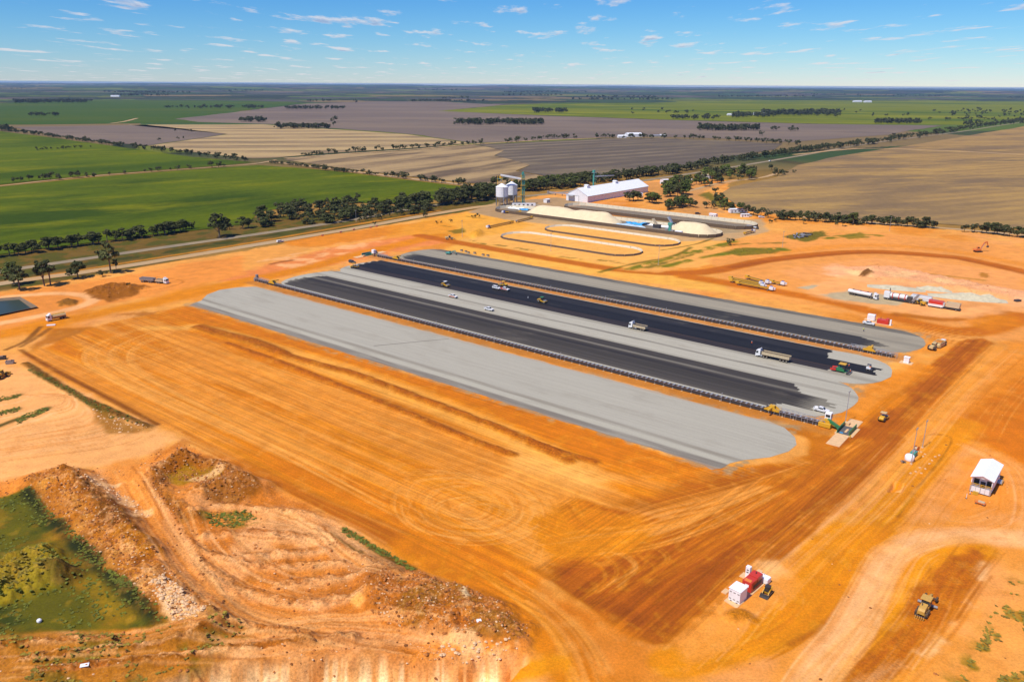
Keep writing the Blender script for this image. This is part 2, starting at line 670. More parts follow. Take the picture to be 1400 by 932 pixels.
# strip under the near pad, freshly trimmed
area([(180, 436), (262, 420), (960, 640), (900, 655), (830, 640), (560, 545), (370, 470), (250, 440)], A(224, 134, 34), 0.75, 3, 2)
line([(262, 446), (330, 462), (480, 505), (640, 565), (800, 640)], 7.5, A(246, 180, 104), 0.75, 3, 1.5)
line([(200, 448), (300, 452), (400, 490), (560, 548), (700, 605), (790, 650)], 6, A(246, 186, 110), 0.7, 2.5, 1)
area([(700, 612), (800, 640), (850, 655), (800, 672), (740, 655), (690, 640)], A(248, 186, 116), 0.75, 4, 2)
for pts, wd, hh in (([(272, 448), (300, 456), (340, 466), (368, 476), (384, 484)], 7.0, 0.9), ([(384, 484), (440, 500), (486, 512), (560, 540), (640, 570), (700, 594), (778, 630)], 4.4, 0.9), ([(310, 470), (380, 495), (470, 530), (560, 566), (640, 600), (700, 622)], 3.4, 0.7), ([(720, 604), (780, 622), (815, 632)], 3.0, 0.5)):
    line(pts, wd, A(190, 108, 18), 0.95, wd * 0.3, 0.8)
    ridge(pts, wd * 0.9, hh, 0.5, 2.0, 0.5)

# haul road along the right of the pads and the turning ground
HA = [(1320, 464), (1344, 462), (1362, 470), (1310, 530), (1190, 660), (1060, 775), (930, 880), (860, 866), (725, 776), (745, 768), (800, 745), (765, 700), (770, 680), (905, 705), (1020, 660), (1110, 640), (1150, 606), (1176, 570)]
area(HA, HAUL, 1.0, 1.5, 1.0, mark=(1, 1.0))
area(HA, None, mark=(0, 0.0))
area([(1176, 570), (1320, 464), (1345, 464), (1240, 572), (1225, 590)], A(190, 108, 24), 0.6, 1.0, 0.5)
area([(1140, 640), (1225, 600), (1110, 730), (930, 882), (860, 864), (980, 760)], HAULD, 0.55, 2, 1.5)
area([(900, 668), (960, 650), (1090, 632), (1150, 608), (1110, 650), (1010, 672), (900, 700), (840, 690)], HAULD, 0.6, 3, 2)
area([(725, 776), (748, 768), (790, 785), (930, 872), (895, 880), (860, 866)], HAULD, 0.85, 0.6, 0.4)
RD = [O_X, O_Y]
ra_ = ang((920, 875), (1350, 470))
rx_, ry_ = math.cos(ra_), math.sin(ra_)
w_, m_ = poly_mask(W(HA), 2, 1)
aa = GX[w_] * rx_ + GY[w_] * ry_
bb = -GX[w_] * ry_ + GY[w_] * rx_
f1 = fbm(aa / 60, bb / 1.6, 3, 95)
tint(w_, m_ * sstep(0.52, 0.68, f1), A(212, 124, 32), 0.45)
tint(w_, m_ * sstep(0.55, 0.7, 1 - f1), HAULD, 0.4)
bundle([(890, 870), (1190, 620), (1345, 468)], [(930, 878), (1200, 650), (1358, 472)], 34, 0.4, [A(220, 134, 44)], (0.1, 0.3), 0.6)
bundle([(760, 762), (920, 690), (1060, 650), (1160, 604)], [(850, 770), (1000, 705), (1100, 660), (1200, 590)], 60, 0.4, [A(226, 142, 56), A(236, 156, 76)], (0.15, 0.42), 0.5)
bundle([(690, 742), (850, 728), (990, 672), (1140, 618)], [(730, 762), (890, 752), (1040, 696), (1210, 590)], 26, 0.4, [TAN, A(240, 160, 86)], (0.25, 0.6), 0.3)
bundle([(740, 760), (860, 700), (960, 668), (1100, 640)], [(760, 775), (900, 715), (1010, 690), (1150, 625)], 20, 0.35, [TAN, A(240, 160, 86), HAULD], (0.2, 0.5), 0.3, pairs=True)
bundle([(800, 812), (950, 740), (1100, 660), (1250, 560)], [(850, 860), (1000, 765), (1140, 670), (1290, 530)], 26, 0.35, [A(220, 134, 44), A(230, 146, 60)], (0.15, 0.38), 0.5, pairs=True)
bundle([(520, 640), (600, 640), (690, 660), (730, 700), (720, 760)], [(560, 660), (640, 655), (720, 680), (750, 715), (740, 770)], 40, 0.36, [TAN, A(248, 186, 118), HAUL], (0.12, 0.4), 0.4)
# tracks sweeping out of the platform to the lower road
area([(690, 640), (760, 655), (800, 668), (750, 700), (735, 745), (760, 790), (720, 770), (690, 730), (705, 690), (640, 660)], A(244, 168, 92), 0.7, 4, 2)
area([(735, 712), (790, 690), (880, 706), (900, 735), (840, 765), (760, 765), (730, 745)], A(230, 144, 34), 0.85, 3, 2)
rings((636, 690), 5, 22, 120, 0.36, [TAN, A(250, 190, 124), BRIGHT], (0.15, 0.48), 0.85, S_ANG, (0.4, 1.5))
rings((660, 700), 6, 19, 60, 0.34, [TAN, A(250, 190, 124)], (0.15, 0.45), 0.7, S_ANG + .5, (0.4, 1.2))
rings((612, 684), 8, 20, 50, 0.34, [TAN, BRIGHT], (0.15, 0.42), 0.75, S_ANG - .3, (0.5, 1.8))
rings((636, 690), 5, 26, 60, 0.5, [ORANGE2, HAUL], (0.08, 0.25), 0.85, S_ANG, (0.8, 3.2))
rings((800, 722), 8, 18, 36, 0.35, [A(240, 160, 76), TAN], (0.08, 0.25), 0.9, 0.3, (0.5, 1.6))
for ua_, ub_ in (([(800, 764), (822, 757), (842, 770), (846, 786), (828, 803), (800, 822)], [(800, 768), (820, 763), (836, 773), (838, 786), (820, 801), (790, 822)]), ([(830, 752), (852, 747), (878, 757), (886, 772), (862, 787), (820, 812)], [(830, 757), (852, 752), (872, 761), (878, 772), (855, 785), (815, 808)])):
    for ox_, oy_ in ((0, 0), (14, 8), (-16, 6), (30, -6)):
        bundle([(x + ox_, y + oy_) for x, y in ua_], [(x + ox_, y + oy_) for x, y in ub_], 4, 0.28, [A(232, 148, 60), TAN], (0.12, 0.36), 0.4)
bundle([(735, 735), (800, 722), (900, 715), (960, 700)], [(740, 745), (820, 735), (920, 720), (1000, 690)], 14, 0.35, [A(238, 156, 70), TAN], (0.2, 0.5), 0.3)
bundle([(790, 660), (800, 700), (830, 715), (880, 705)], [(770, 690), (790, 715), (830, 730), (900, 712)], 12, 0.35, [A(236, 154, 66), HAUL], (0.15, 0.4), 0.3)
rings((560, 610), 4, 16, 20, 0.4, [TAN, BRIGHT], (0.08, 0.25), 0.8, 0.2, (0.6, 2.0))
rings((885, 640), 3, 9, 12, 0.4, [TAN, A(246, 180, 112)], (0.1, 0.3), 0.8, 0.2, (0.8, 2.4))
bundle([(110, 480), (160, 470), (260, 445)], [(130, 520), (200, 500), (330, 470)], 26, 0.6, [TAN, BRIGHT], (0.2, 0.5), 0.3)
bundle([(190, 445), (105, 480), (140, 520), (330, 600), (560, 720)], [(250, 450), (190, 480), (220, 520), (420, 620), (640, 740)], 44, 0.55, [TAN, A(246, 178, 104)], (0.2, 0.55), 0.4)
bundle([(280, 452), (420, 520), (620, 620)], [(130, 480), (330, 590), (520, 700)], 120, 0.55, [TAN, BRIGHT, ORANGE2, HAUL, A(246, 176, 100)], (0.12, 0.4), 0.8)
# perimeter road on the lower left
bundle([(215, 583), (330, 640), (560, 760), (720, 862)], [(250, 590), (420, 672), (600, 745), (760, 840)], 40, 0.8, [HAUL, A(206, 118, 32), TAN], (0.25, 0.55), 0.4)
line([(330, 632), (480, 705), (620, 770), (700, 815)], 5, A(196, 112, 28), 0.6, 2, 1)
line([(560, 745), (640, 790), (720, 845), (770, 900), (800, 990)], 9, A(226, 138, 30), 0.9, 3, 1)
area([(735, 790), (800, 830), (860, 868), (900, 905), (860, 960), (790, 960), (740, 880)], A(228, 142, 66), 0.8, 4, 3)
area([(740, 800), (800, 835), (850, 880), (820, 890), (760, 850)], RUST, 0.5, 4, 3, mott=(7, 0.4, 0.6, 14))
bundle([(640, 775), (740, 860), (770, 960)], [(700, 780), (800, 860), (870, 960)], 36, 0.6, [TAN, HAUL, BRIGHT], (0.2, 0.5), 0.3)

# right-hand side: plant area, tracks, the grader's lane
RIGHT = [(1362, 470), (1500, 420), (1800, 700), (1600, 1100), (900, 1100), (935, 885), (1060, 775), (1190, 660), (1310, 530)]
area(RIGHT, A(242, 164, 90), 0.95, 3, 3)
area(RIGHT, PINK, 0.6, 3, 3, mott=(22, 0.45, 0.62, 61))
area([(1370, 500), (1500, 440), (1600, 620), (1400, 640), (1330, 600), (1300, 575), (1330, 545)], A(222, 128, 40), 0.95, 3, 2)
area([(1230, 570), (1330, 505), (1400, 455), (1450, 470), (1360, 540), (1290, 590), (1250, 640)], A(240, 156, 76), 0.8, 4, 3)
CURV = [(920, 905), (1010, 880), (1080, 840), (1130, 780), (1160, 735), (1210, 700), (1245, 660), (1290, 610), (1325, 580)]
line(CURV, 9, A(236, 152, 30), 0.95, 2.0, 1.0)
bundle([(1000, 905), (1070, 868), (1120, 800), (1150, 735), (1190, 705)], [(1060, 900), (1110, 868), (1165, 800), (1200, 735), (1230, 690)], 34, 0.5, [A(222, 134, 22), A(248, 176, 60), BRIGHT], (0.25, 0.55), 0.35)
area([(1100, 740), (1140, 710), (1215, 715), (1230, 730), (1160, 800), (1110, 860), (1040, 890), (1070, 810)], A(232, 148, 22), 0.85, 2.5, 1.5)
line([(1080, 880), (1130, 850), (1175, 790), (1215, 740)], 1.4, A(190, 110, 26), 0.7, 0.7, 0.3)
line([(1080, 990), (1120, 920), (1165, 862), (1195, 800), (1225, 755), (1300, 733), (1420, 738)], 8, A(246, 186, 142), 0.95, 2, 1)
line([(1100, 990), (1190, 900), (1245, 830), (1275, 770), (1330, 748)], 11, A(240, 158, 40), 0.9, 2, 1.5)
GL = [(1300, 765), (1330, 750), (1346, 760), (1335, 790), (1290, 850), (1250, 890), (1180, 960), (1110, 980), (1180, 900), (1235, 850), (1255, 800)]
area(GL, A(206, 120, 26), 0.95, 1.2, 1.2, mark=(2, 0.5))
bundle([(1300, 770), (1240, 850), (1160, 940)], [(1340, 765), (1290, 850), (1210, 940)], 22, 0.6, [HAULD, A(232, 144, 44)], (0.2, 0.5), 0.4)
line([(1345, 770), (1318, 830), (1280, 880), (1220, 912), (1160, 940)], 2.5, PALE, 0.7, 1.2, 1.0, mott=(5, 0.35, 0.6, 9))
area([(1385, 775), (1500, 760), (1500, 1000), (1200, 1000), (1290, 915), (1345, 850)], A(240, 168, 100), 0.8, 3, 3)
area([(1380, 790), (1480, 800), (1480, 990), (1280, 990), (1330, 890)], A(150, 128, 34), 0.75, 3, 3, mott=(5, 0.50, 0.62, 44))
line([(1175, 685), (1195, 665), (1216, 643), (1262, 656), (1250, 668), (1226, 706)], 0.5, BROWN, 0.45, 0.3, 0.2)
line([(1228, 706), (1254, 668), (1290, 622), (1300, 598), (1270, 594), (1258, 610)], 0.55, DBROWN, 0.5, 0.3, 0.2)
area([(1310, 628), (1370, 620), (1400, 650), (1385, 700), (1320, 710), (1290, 690)], A(243, 158, 82), 0.8, 3, 2)

def lane_tracks(pts, half, n, cols, al=(0.12, 0.38), wd=0.35, cut=0.6):
    p = spline(W(pts), 8)
    d = np.gradient(p, axis=0)
    d /= np.hypot(d[:, 0], d[:, 1])[:, None]
    nm = np.stack([-d[:, 1], d[:, 0]], 1) * half
    bundle((p + nm)[::3], (p - nm)[::3], n, wd, cols, al, cut, px=False)


lane_tracks([(1080, 990), (1120, 920), (1165, 862), (1195, 800), (1225, 755), (1300, 733), (1420, 738)], 5, 70, [PALE, A(232, 160, 104), A(250, 200, 158), A(224, 140, 70)])
lane_tracks(CURV, 6.5, 70, [A(250, 182, 74), A(216, 130, 22), A(240, 166, 70), A(206, 122, 26)])
lane_tracks([(1100, 990), (1190, 900), (1245, 830), (1275, 770), (1330, 748)], 8, 60, [A(250, 184, 84), A(222, 136, 28), PALEP])
lane_tracks([(1345, 745), (1310, 790), (1270, 850), (1180, 950)], 6, 50, [HAULD, A(230, 142, 46), A(190, 106, 20)], (0.15, 0.45), 0.45)
lane_tracks([(1100, 870), (1160, 780), (1215, 715), (1280, 640), (1330, 575)], 14, 60, [A(250, 184, 110), A(226, 138, 40), PINK])
lane_tracks([(1380, 735), (1395, 690), (1380, 640), (1330, 612), (1300, 600)], 5, 40, [PALEP, A(228, 140, 60)])
lane_tracks([(1280, 710), (1340, 715), (1390, 690)], 8, 24, [PALEP, A(228, 140, 60)])
lane_tracks([(930, 900), (985, 850), (1050, 780), (1190, 660), (1310, 530), (1400, 455)], 9, 60, [PALEP, A(228, 142, 62), A(250, 190, 122)])
lane_tracks([(1290, 600), (1340, 540), (1420, 470)], 14, 40, [A(232, 146, 60), A(212, 120, 40), TAN])

area([(1174, 571), (1322, 463), (1352, 467), (1300, 525), (1236, 598), (1200, 612)], A(192, 108, 12), 0.72, 0.7, 0.4)
area([(1190, 612), (1236, 598), (1120, 722), (932, 884), (866, 866), (960, 790), (1080, 690)], A(192, 108, 14), 0.45, 1.0, 0.6)
area([(1352, 470), (1376, 474), (1300, 560), (1210, 655), (1150, 705), (1236, 600)], A(244, 168, 88), 0.55, 1.5, 1.0)
line([(1080, 990), (1120, 920), (1165, 862), (1195, 800), (1225, 755), (1300, 733), (1420, 738)], 7, A(248, 192, 152), 0.5, 2, 1)
area(GL, A(200, 112, 16), 0.5, 1.2, 1.2)
area([(1100, 740), (1140, 710), (1215, 715), (1230, 730), (1160, 800), (1110, 860), (1040, 890), (1070, 810)], A(236, 148, 16), 0.45, 2.0, 1.5)
# upper right: haul loop, pale spoil, stone heaps
area([(960, 345), (1060, 320), (1200, 318), (1420, 340), (1420, 470), (1345, 460), (1220, 440), (1000, 400)], A(240, 166, 104), 0.9, 4, 3)
area([(1060, 370), (1200, 352), (1400, 372), (1400, 450), (1300, 440), (1150, 400)], PINK, 0.7, 4, 4)
area([(1120, 375), (1140, 362), (1230, 368), (1330, 388), (1450, 405), (1450, 425), (1330, 410), (1200, 388)], A(246, 186, 158), 0.9, 2.5, 4)
area([(1130, 378), (1170, 366), (1280, 380), (1330, 392)], PALE, 0.7, 3, 4, mott=(10, 0.42, 0.6, 71))
line([(1060, 345), (1180, 335), (1300, 343), (1420, 366)], 12, A(238, 158, 82), 0.9, 4, 2)
HL = [(575, 322), (640, 334), (760, 355), (860, 370), (960, 372), (1060, 354), (1180, 344), (1290, 350), (1340, 358), (1450, 382)]
line(HL, 12, A(206, 116, 20), 0.95, 2.0, 1.0)
line([(1000, 366), (1060, 356), (1180, 346), (1290, 352), (1340, 360), (1450, 386)], 6, HAULD, 0.6, 2.0, 1.0)
line([(940, 378), (1060, 398), (1150, 415), (1230, 436), (1300, 452), (1350, 450), (1400, 432)], 13, A(216, 124, 24), 0.95, 3, 1.5)
line([(1230, 430), (1290, 436), (1340, 432), (1370, 424), (1340, 415), (1310, 420)], 8, A(196, 116, 36), 0.85, 2, 2)
bundle([(1200, 432), (1290, 448), (1350, 455)], [(1240, 450), (1300, 470), (1350, 475)], 24, 0.8, [HAUL, TAN], (0.2, 0.5), 0.4)
area([(850, 368), (920, 345), (1000, 335), (960, 360), (900, 372)], A(244, 178, 112), 0.8, 3, 3)
GR = A(190, 186, 176)
area([(1095, 388), (1160, 376), (1330, 396), (1420, 420), (1330, 436), (1210, 426), (1110, 404)], A(248, 184, 138), 0.7, 3, 3)
area([(1090, 393), (1110, 389), (1122, 390), (1105, 396)], GR, 0.9, 1, 1)
area([(1120, 403), (1150, 398), (1165, 394), (1240, 410), (1225, 418), (1180, 414), (1140, 408)], GR, 0.85, 1.5, 2)
line([(820, 372), (860, 362), (920, 350), (945, 338)], 3.0, A(120, 118, 34), 0.85, 1.5, 2)
line([(885, 366), (940, 350), (1000, 335), (1070, 332)], 4.0, A(128, 124, 40), 0.8, 1.5, 3, mott=(6, 0.35, 0.55, 6))
line([(905, 342), (950, 334), (975, 326)], 2.0, A(110, 110, 34), 0.8, 1, 1)
for wq_ in ([(860, 368), (905, 356), (960, 341), (1003, 330)], [(905, 365), (960, 352), (1030, 342), (1070, 340)], [(985, 348), (1030, 340), (1075, 342)], [(1130, 326), (1165, 321), (1200, 322)]):
    line(wq_, 6.0, A(128, 136, 20), 0.95, 2.5, 3.0, mott=(7, 0.36, 0.52, 66))
area([(990, 345), (1020, 338), (1072, 342), (1060, 347), (1010, 350)], A(138, 134, 30), 0.85, 1.5, 3)
area([(1070, 324), (1090, 318), (1125, 316), (1130, 322), (1100, 330)], A(112, 120, 30), 0.85, 1.5, 3)
area([(1140, 322), (1175, 318), (1190, 324), (1160, 328)], A(140, 134, 34), 0.8, 1.5, 3)
area([(612, 316), (632, 312), (640, 318), (620, 320)], A(128, 120, 34), 0.8, 1, 2)
for gx, gy, gw in ((640, 328, 8), (660, 333, 6), (683, 335, 8), (715, 340, 12), (780, 352, 14), (835, 357, 16), (650, 297, 12), (610, 309, 5), (1000, 327, 5)):
    line([(gx - gw, gy - gw * 0.1), (gx + gw, gy + gw * 0.18)], 3, A(118, 112, 34), 0.8, 1.4, 2, mott=(3, 0.35, 0.55, 8))
area([(1215, 398), (1280, 408), (1285, 416), (1230, 408)], A(206, 202, 190), 0.9, 1, 2)
area([(1320, 440), (1350, 430), (1400, 432), (1400, 446), (1350, 452)], A(228, 142, 50), 0.8, 3, 3)

# lower left: pink apron, ditches, the pit and the spoil heaps
area([(-120, 520), (0, 500), (50, 508), (140, 552), (215, 588), (255, 600), (210, 622), (150, 640), (60, 656), (-120, 690)], A(247, 184, 134), 0.95, 3, 3)
bundle([(-60, 640), (60, 628), (180, 612), (250, 592)], [(-60, 600), (40, 580), (110, 560), (60, 520)], 60, 0.6, [PALE, PALEP, A(216, 132, 60), A(206, 124, 56)], (0.12, 0.38), 0.5)
bundle([(-60, 575), (60, 556), (85, 548), (70, 541), (-60, 552)], [(-60, 590), (80, 572), (110, 556), (80, 536), (-60, 545)], 18, 0.5, [PALEP, A(214, 132, 60)], (0.3, 0.6), 0.3)
line([(34, 497), (90, 532), (150, 562), (205, 584)], 3.0, A(120, 82, 28), 0.9, 0.9, 0.8)
line([(28, 478), (60, 497), (110, 524), (170, 556), (215, 580)], 2.2, A(150, 84, 22), 0.85, 0.8, 0.5)
ridge([(34, 497), (90, 532), (150, 562), (205, 584)], 3.0, 0.7, 0.6, 2.0, 0.6, 77)
line([(40, 506), (100, 540), (150, 570)], 1.5, A(96, 92, 28), 0.8, 0.7, 0.8)
area([(120, 556), (150, 562), (170, 580), (205, 588), (160, 592), (130, 575)], A(170, 118, 48), 0.8, 1.5, 2)
for q in ([(-40, 553), (10, 545), (26, 540)], [(-40, 575), (6, 563), (24, 559)], [(-20, 590), (20, 574), (45, 567), (64, 558)]):
    line(q, 3.0, A(84, 84, 22), 0.9, 1.0, 1.0)
    line([(x + 8, y + 6) for x, y in q], 1.6, PALE, 0.5, 0.8, 0.8)
EARTH = [(-200, 700), (0, 655), (60, 650), (180, 632), (250, 600), (300, 628), (430, 700), (560, 772), (690, 832), (730, 880), (690, 920), (400, 1000), (-200, 1100)]
area(EARTH, A(236, 152, 84), 1.0, 2, 2, mark=(2, 0.6))
area(EARTH, PALEP, 0.7, 2, 2, mott=(16, 0.47, 0.64, 73))
area(EARTH, A(212, 126, 58), 0.6, 2, 2, mott=(12, 0.50, 0.66, 74))
area(EARTH, BROWN, 0.35, 2, 2, mott=(5, 0.58, 0.72, 75))
# dirt lane curving down through the heaps
line([(170, 640), (200, 690), (235, 745), (275, 800), (330, 845), (430, 868)], 11, A(238, 158, 92), 0.95, 2.5, 1.5)
bundle([(185, 650), (215, 710), (255, 770), (330, 830)], [(215, 640), (245, 710), (280, 775), (370, 840)], 20, 0.5, [PALEP, A(212, 132, 70)], (0.2, 0.5), 0.4)
PIT = [(-120, 700), (42, 672), (130, 765), (232, 860), (60, 864), (-120, 880)]
area(PIT, A(118, 116, 14), 1.0, 0.9, 0.6, mark=(2, 0.15))
area(PIT, A(74, 92, 10), 0.85, 1.5, 1.0, mott=(10, 0.44, 0.62, 81))
area(PIT, A(180, 136, 30), 0.5, 1.5, 1.0, mott=(14, 0.50, 0.68, 82))
line([(40, 676), (100, 738), (170, 808), (230, 862)], 4, A(52, 62, 16), 0.9, 1.6, 1.2)
area([(-60, 790), (0, 760), (60, 745), (90, 770), (80, 795), (40, 815), (-60, 840)], A(178, 158, 62), 0.9, 2, 2)
area([(70, 785), (100, 772), (120, 785), (90, 802)], A(112, 96, 44), 0.8, 1.5, 1.5)
mound([(-40, 790), (10, 768), (62, 752), (84, 770), (74, 790), (40, 808), (-20, 825)], 2.6, 3.0, 2, 0.9, 3.0, seed=3)
mound([(66, 786), (98, 776), (112, 786), (90, 798)], 1.6, 2.0, 1, 0.7, 2.5, seed=4)
# bank between pit and lane
BANK = [(30, 660), (80, 648), (110, 650), (165, 712), (185, 735), (215, 770), (262, 815), (298, 852), (236, 858), (130, 762)]
area(BANK, A(200, 126, 56), 0.95, 1.5, 1.5)
area([(45, 668), (75, 664), (130, 720), (200, 800), (236, 856), (228, 858), (120, 750)], A(216, 152, 84), 0.8, 1.2, 2, mott=(4, 0.38, 0.6, 84))
area([(205, 812), (225, 800), (262, 830), (282, 855), (240, 858)], A(248, 206, 172), 0.95, 1.0, 1.5)
area([(150, 745), (185, 760), (225, 800), (215, 815), (170, 775)], A(232, 176, 126), 0.7, 1.2, 2, mott=(3, 0.4, 0.6, 85))
area([(95, 655), (150, 690), (185, 715), (190, 728), (160, 735), (120, 690)], DBROWN, 0.75, 1.5, 2)
ridge([(62, 660), (95, 672), (130, 712), (165, 752), (205, 796), (245, 832), (275, 852)], 12, 2.8, 0.35, 3.0, 1.5, 1)
ridge([(100, 655), (140, 690), (178, 722)], 7, 1.6, 0.5, 2.5, 1.2, 2)
for hx, hy in ((178, 739), (194, 750), (208, 763)):
    x, y = P(hx, hy)
    w, m = line_mask([(x - 0.4, y), (x, y), (x + 0.4, y)], 4.6, 2.2, 0.5)
    GZ[w] += m * 1.8
    tint(w, m, A(196, 126, 26), 0.95)
area([(112, 668), (140, 655), (165, 660), (205, 700), (200, 712), (170, 700), (130, 672)], PALE, 0.75, 1.2, 2, mott=(3.5, 0.42, 0.58, 86))
# heaps right of the lane
HEAPU = [(205, 668), (212, 642), (250, 628), (300, 634), (345, 662), (356, 676), (320, 690), (280, 688), (270, 660), (235, 655), (222, 680), (250, 705), (265, 715), (240, 720)]
area(HEAPU, A(172, 106, 42), 0.9, 1.2, 1.5)
area([(228, 655), (255, 640), (292, 644), (300, 650), (260, 660), (235, 662)], A(176, 138, 44), 0.85, 1, 1.5)
area([(255, 656), (300, 642), (304, 646), (270, 660)], PALE, 0.7, 0.8, 1)
ridge([(262, 712), (232, 690), (208, 665), (216, 645), (250, 632)], 7, 2.4, 0.5, 2.5, 1.2, 5)
ridge([(275, 678), (310, 668), (345, 672)], 10, 2.8, 0.5, 3.0, 1.4, 6)
ridge([(250, 632), (300, 638), (340, 662)], 5, 1.8, 0.5, 2.5, 1.0, 7)
area([(280, 705), (330, 700), (350, 712), (320, 722), (285, 718)], A(150, 128, 40), 0.7, 1, 2, mott=(2.5, 0.4, 0.6, 87))
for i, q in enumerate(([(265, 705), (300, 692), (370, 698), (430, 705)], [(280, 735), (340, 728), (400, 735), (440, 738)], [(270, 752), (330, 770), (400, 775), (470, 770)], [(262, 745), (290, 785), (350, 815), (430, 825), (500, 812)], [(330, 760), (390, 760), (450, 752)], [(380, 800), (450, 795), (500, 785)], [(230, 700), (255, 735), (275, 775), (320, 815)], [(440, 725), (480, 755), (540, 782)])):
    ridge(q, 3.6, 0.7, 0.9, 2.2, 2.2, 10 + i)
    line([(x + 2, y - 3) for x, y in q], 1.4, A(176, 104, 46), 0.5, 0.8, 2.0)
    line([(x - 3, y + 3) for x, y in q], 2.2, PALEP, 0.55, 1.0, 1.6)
line([(470, 722), (500, 742), (530, 762), (566, 778)], 1.6, A(86, 92, 24), 0.95, 0.6, 0.5)
line([(456, 728), (500, 757), (545, 782)], 3.0, A(196, 146, 106), 0.9, 1.0, 0.5)
line([(452, 730), (478, 748), (496, 758)], 1.0, A(110, 104, 30), 0.8, 0.5, 0.5)
# big low heap in front
HEAPF = [(495, 800), (512, 782), (560, 788), (620, 800), (680, 825), (722, 862), (715, 880), (650, 878), (560, 868), (512, 850)]
area(HEAPF, A(206, 126, 62), 0.95, 1.5, 2)
area(HEAPF, A(168, 118, 52), 0.7, 1.5, 2, mott=(7, 0.46, 0.62, 88))
mound(HEAPF, 2.6, 4.0, 2, 0.6, 5.0, seed=9)
area([(626, 818), (636, 815), (646, 826), (636, 832)], A(252, 226, 196), 0.9, 0.5, 0.5)
area([(478, 822), (490, 818), (500, 826), (488, 832)], A(246, 190, 120), 0.8, 0.6, 0.8)
# furrows in front of the pit
area([(-120, 870), (60, 866), (236, 862), (310, 850), (350, 862), (300, 900), (200, 940), (-120, 1000)], A(196, 132, 58), 0.9, 2, 2)
area([(-120, 870), (60, 866), (236, 862), (310, 850), (350, 862), (300, 900), (200, 940), (-120, 1000)], A(122, 110, 34), 0.7, 2, 2, mott=(6, 0.5, 0.64, 89))
for i, q in enumerate(([(30, 905), (100, 895), (180, 888), (250, 880), (300, 862)], [(-60, 890), (60, 880), (150, 876)], [(60, 920), (160, 908), (260, 898), (360, 884), (480, 872)], [(285, 850), (320, 856), (360, 862), (420, 872)])):
    ridge(q, 2.6, 1.1, 0.8, 1.6, 1.0, 30 + i)
    line(q, 1.6, BROWN, 0.7, 0.7, 1.0)
# cut face at the bottom: the ground drops away in front of it
CUT = [(120, 1100), (215, 936), (300, 912), (400, 904), (520, 900), (660, 896), (712, 902), (690, 922), (640, 935), (560, 980), (560, 1100)]
w_, m_ = poly_mask(W(CUT), 1.6, 1.2)
GZ[w_] -= m_ * 5.0
area(CUT, A(248, 204, 160), 0.95, 2, 1.5)
fc_ = fbm(GX[w_] / 1.8, GY[w_] / 14.0, 4, 420)
tint(w_, m_ * sstep(0.46, 0.60, fc_), A(254, 236, 214), 0.9)
tint(w_, m_ * sstep(0.42, 0.30, fc_), A(206, 120, 48), 0.8)
area([(570, 880), (640, 872), (700, 884), (690, 896), (600, 900)], PALE, 0.7, 1.5, 2, mott=(4, 0.4, 0.6, 94))
area([(440, 868), (600, 870), (640, 876), (560, 884), (440, 880)], PALEP, 0.6, 2, 2)
line([(560, 990), (620, 938), (690, 924), (760, 905)], 5, A(240, 158, 30), 0.9, 1.5, 1)

# around the little generator slab
area([(930, 880), (985, 820), (1040, 770), (1075, 765), (1085, 800), (1040, 840), (1000, 890), (940, 915)], A(244, 166, 92), 0.9, 3, 2)
area([(1040, 768), (1062, 764), (1070, 780), (1048, 788)], PALE, 0.5, 2, 2)
rings((1038, 822), 2, 12, 16, 0.3, [A(214, 130, 56), PALEP], (0.1, 0.3), 0.7, 0.7, (0.6, 1.6))
ridge([(1003, 843), (1012, 841), (1020, 846)], 3.4, 1.2, 0.4, 2, 0.4, 41)
line([(1003, 843), (1012, 841), (1020, 846)], 3.4, A(200, 128, 40), 0.8, 1.2, 0.5)
# pit at the footings
w_, m_ = poly_mask(W([(1214, 671), (1222, 659), (1236, 662), (1232, 672)]), 0.5, 0.2)
GZ[w_] -= m_ * 1.6
area([(1226, 665), (1236, 662), (1232, 672), (1224, 672)], PALE, 0.6, 0.5, 0.3)

# spoil heaps elsewhere
mound([(118, 398), (150, 391), (180, 390), (205, 394), (182, 401), (150, 406), (128, 403)], 1.7, 3, 3, 0.95, 3, seed=20)
mound([(82, 413), (92, 410), (104, 412), (98, 416), (86, 417)], 1.2, 1.5, 1, 0.6, 2, seed=21)
mound([(640, 321), (655, 315), (662, 321), (650, 325)], 2.4, 3, 1, 0.5, 4, seed=22)
area([(640, 321), (655, 315), (662, 321), (650, 325)], A(236, 172, 78), 0.9, 2, 1)
mound([(1175, 376), (1185, 373), (1192, 376), (1182, 379)], 1.4, 1.5, 1, 0.5, 2, seed=24)
area([(1173, 377), (1185, 373), (1193, 376), (1182, 379)], DBROWN, 0.9, 1, 1)
mound([(1140, 366), (1200, 362), (1330, 388), (1440, 406), (1440, 416), (1330, 400), (1200, 380)], 1.3, 3, 3, 0.9, 6, seed=25)
area([(1340, 372), (1352, 374), (1350, 380), (1340, 378)], A(186, 128, 48), 0.8, 1, 1)
line([(1265, 374), (1300, 378), (1345, 383)], 2.5, A(176, 132, 44), 0.7, 1.5, 2)

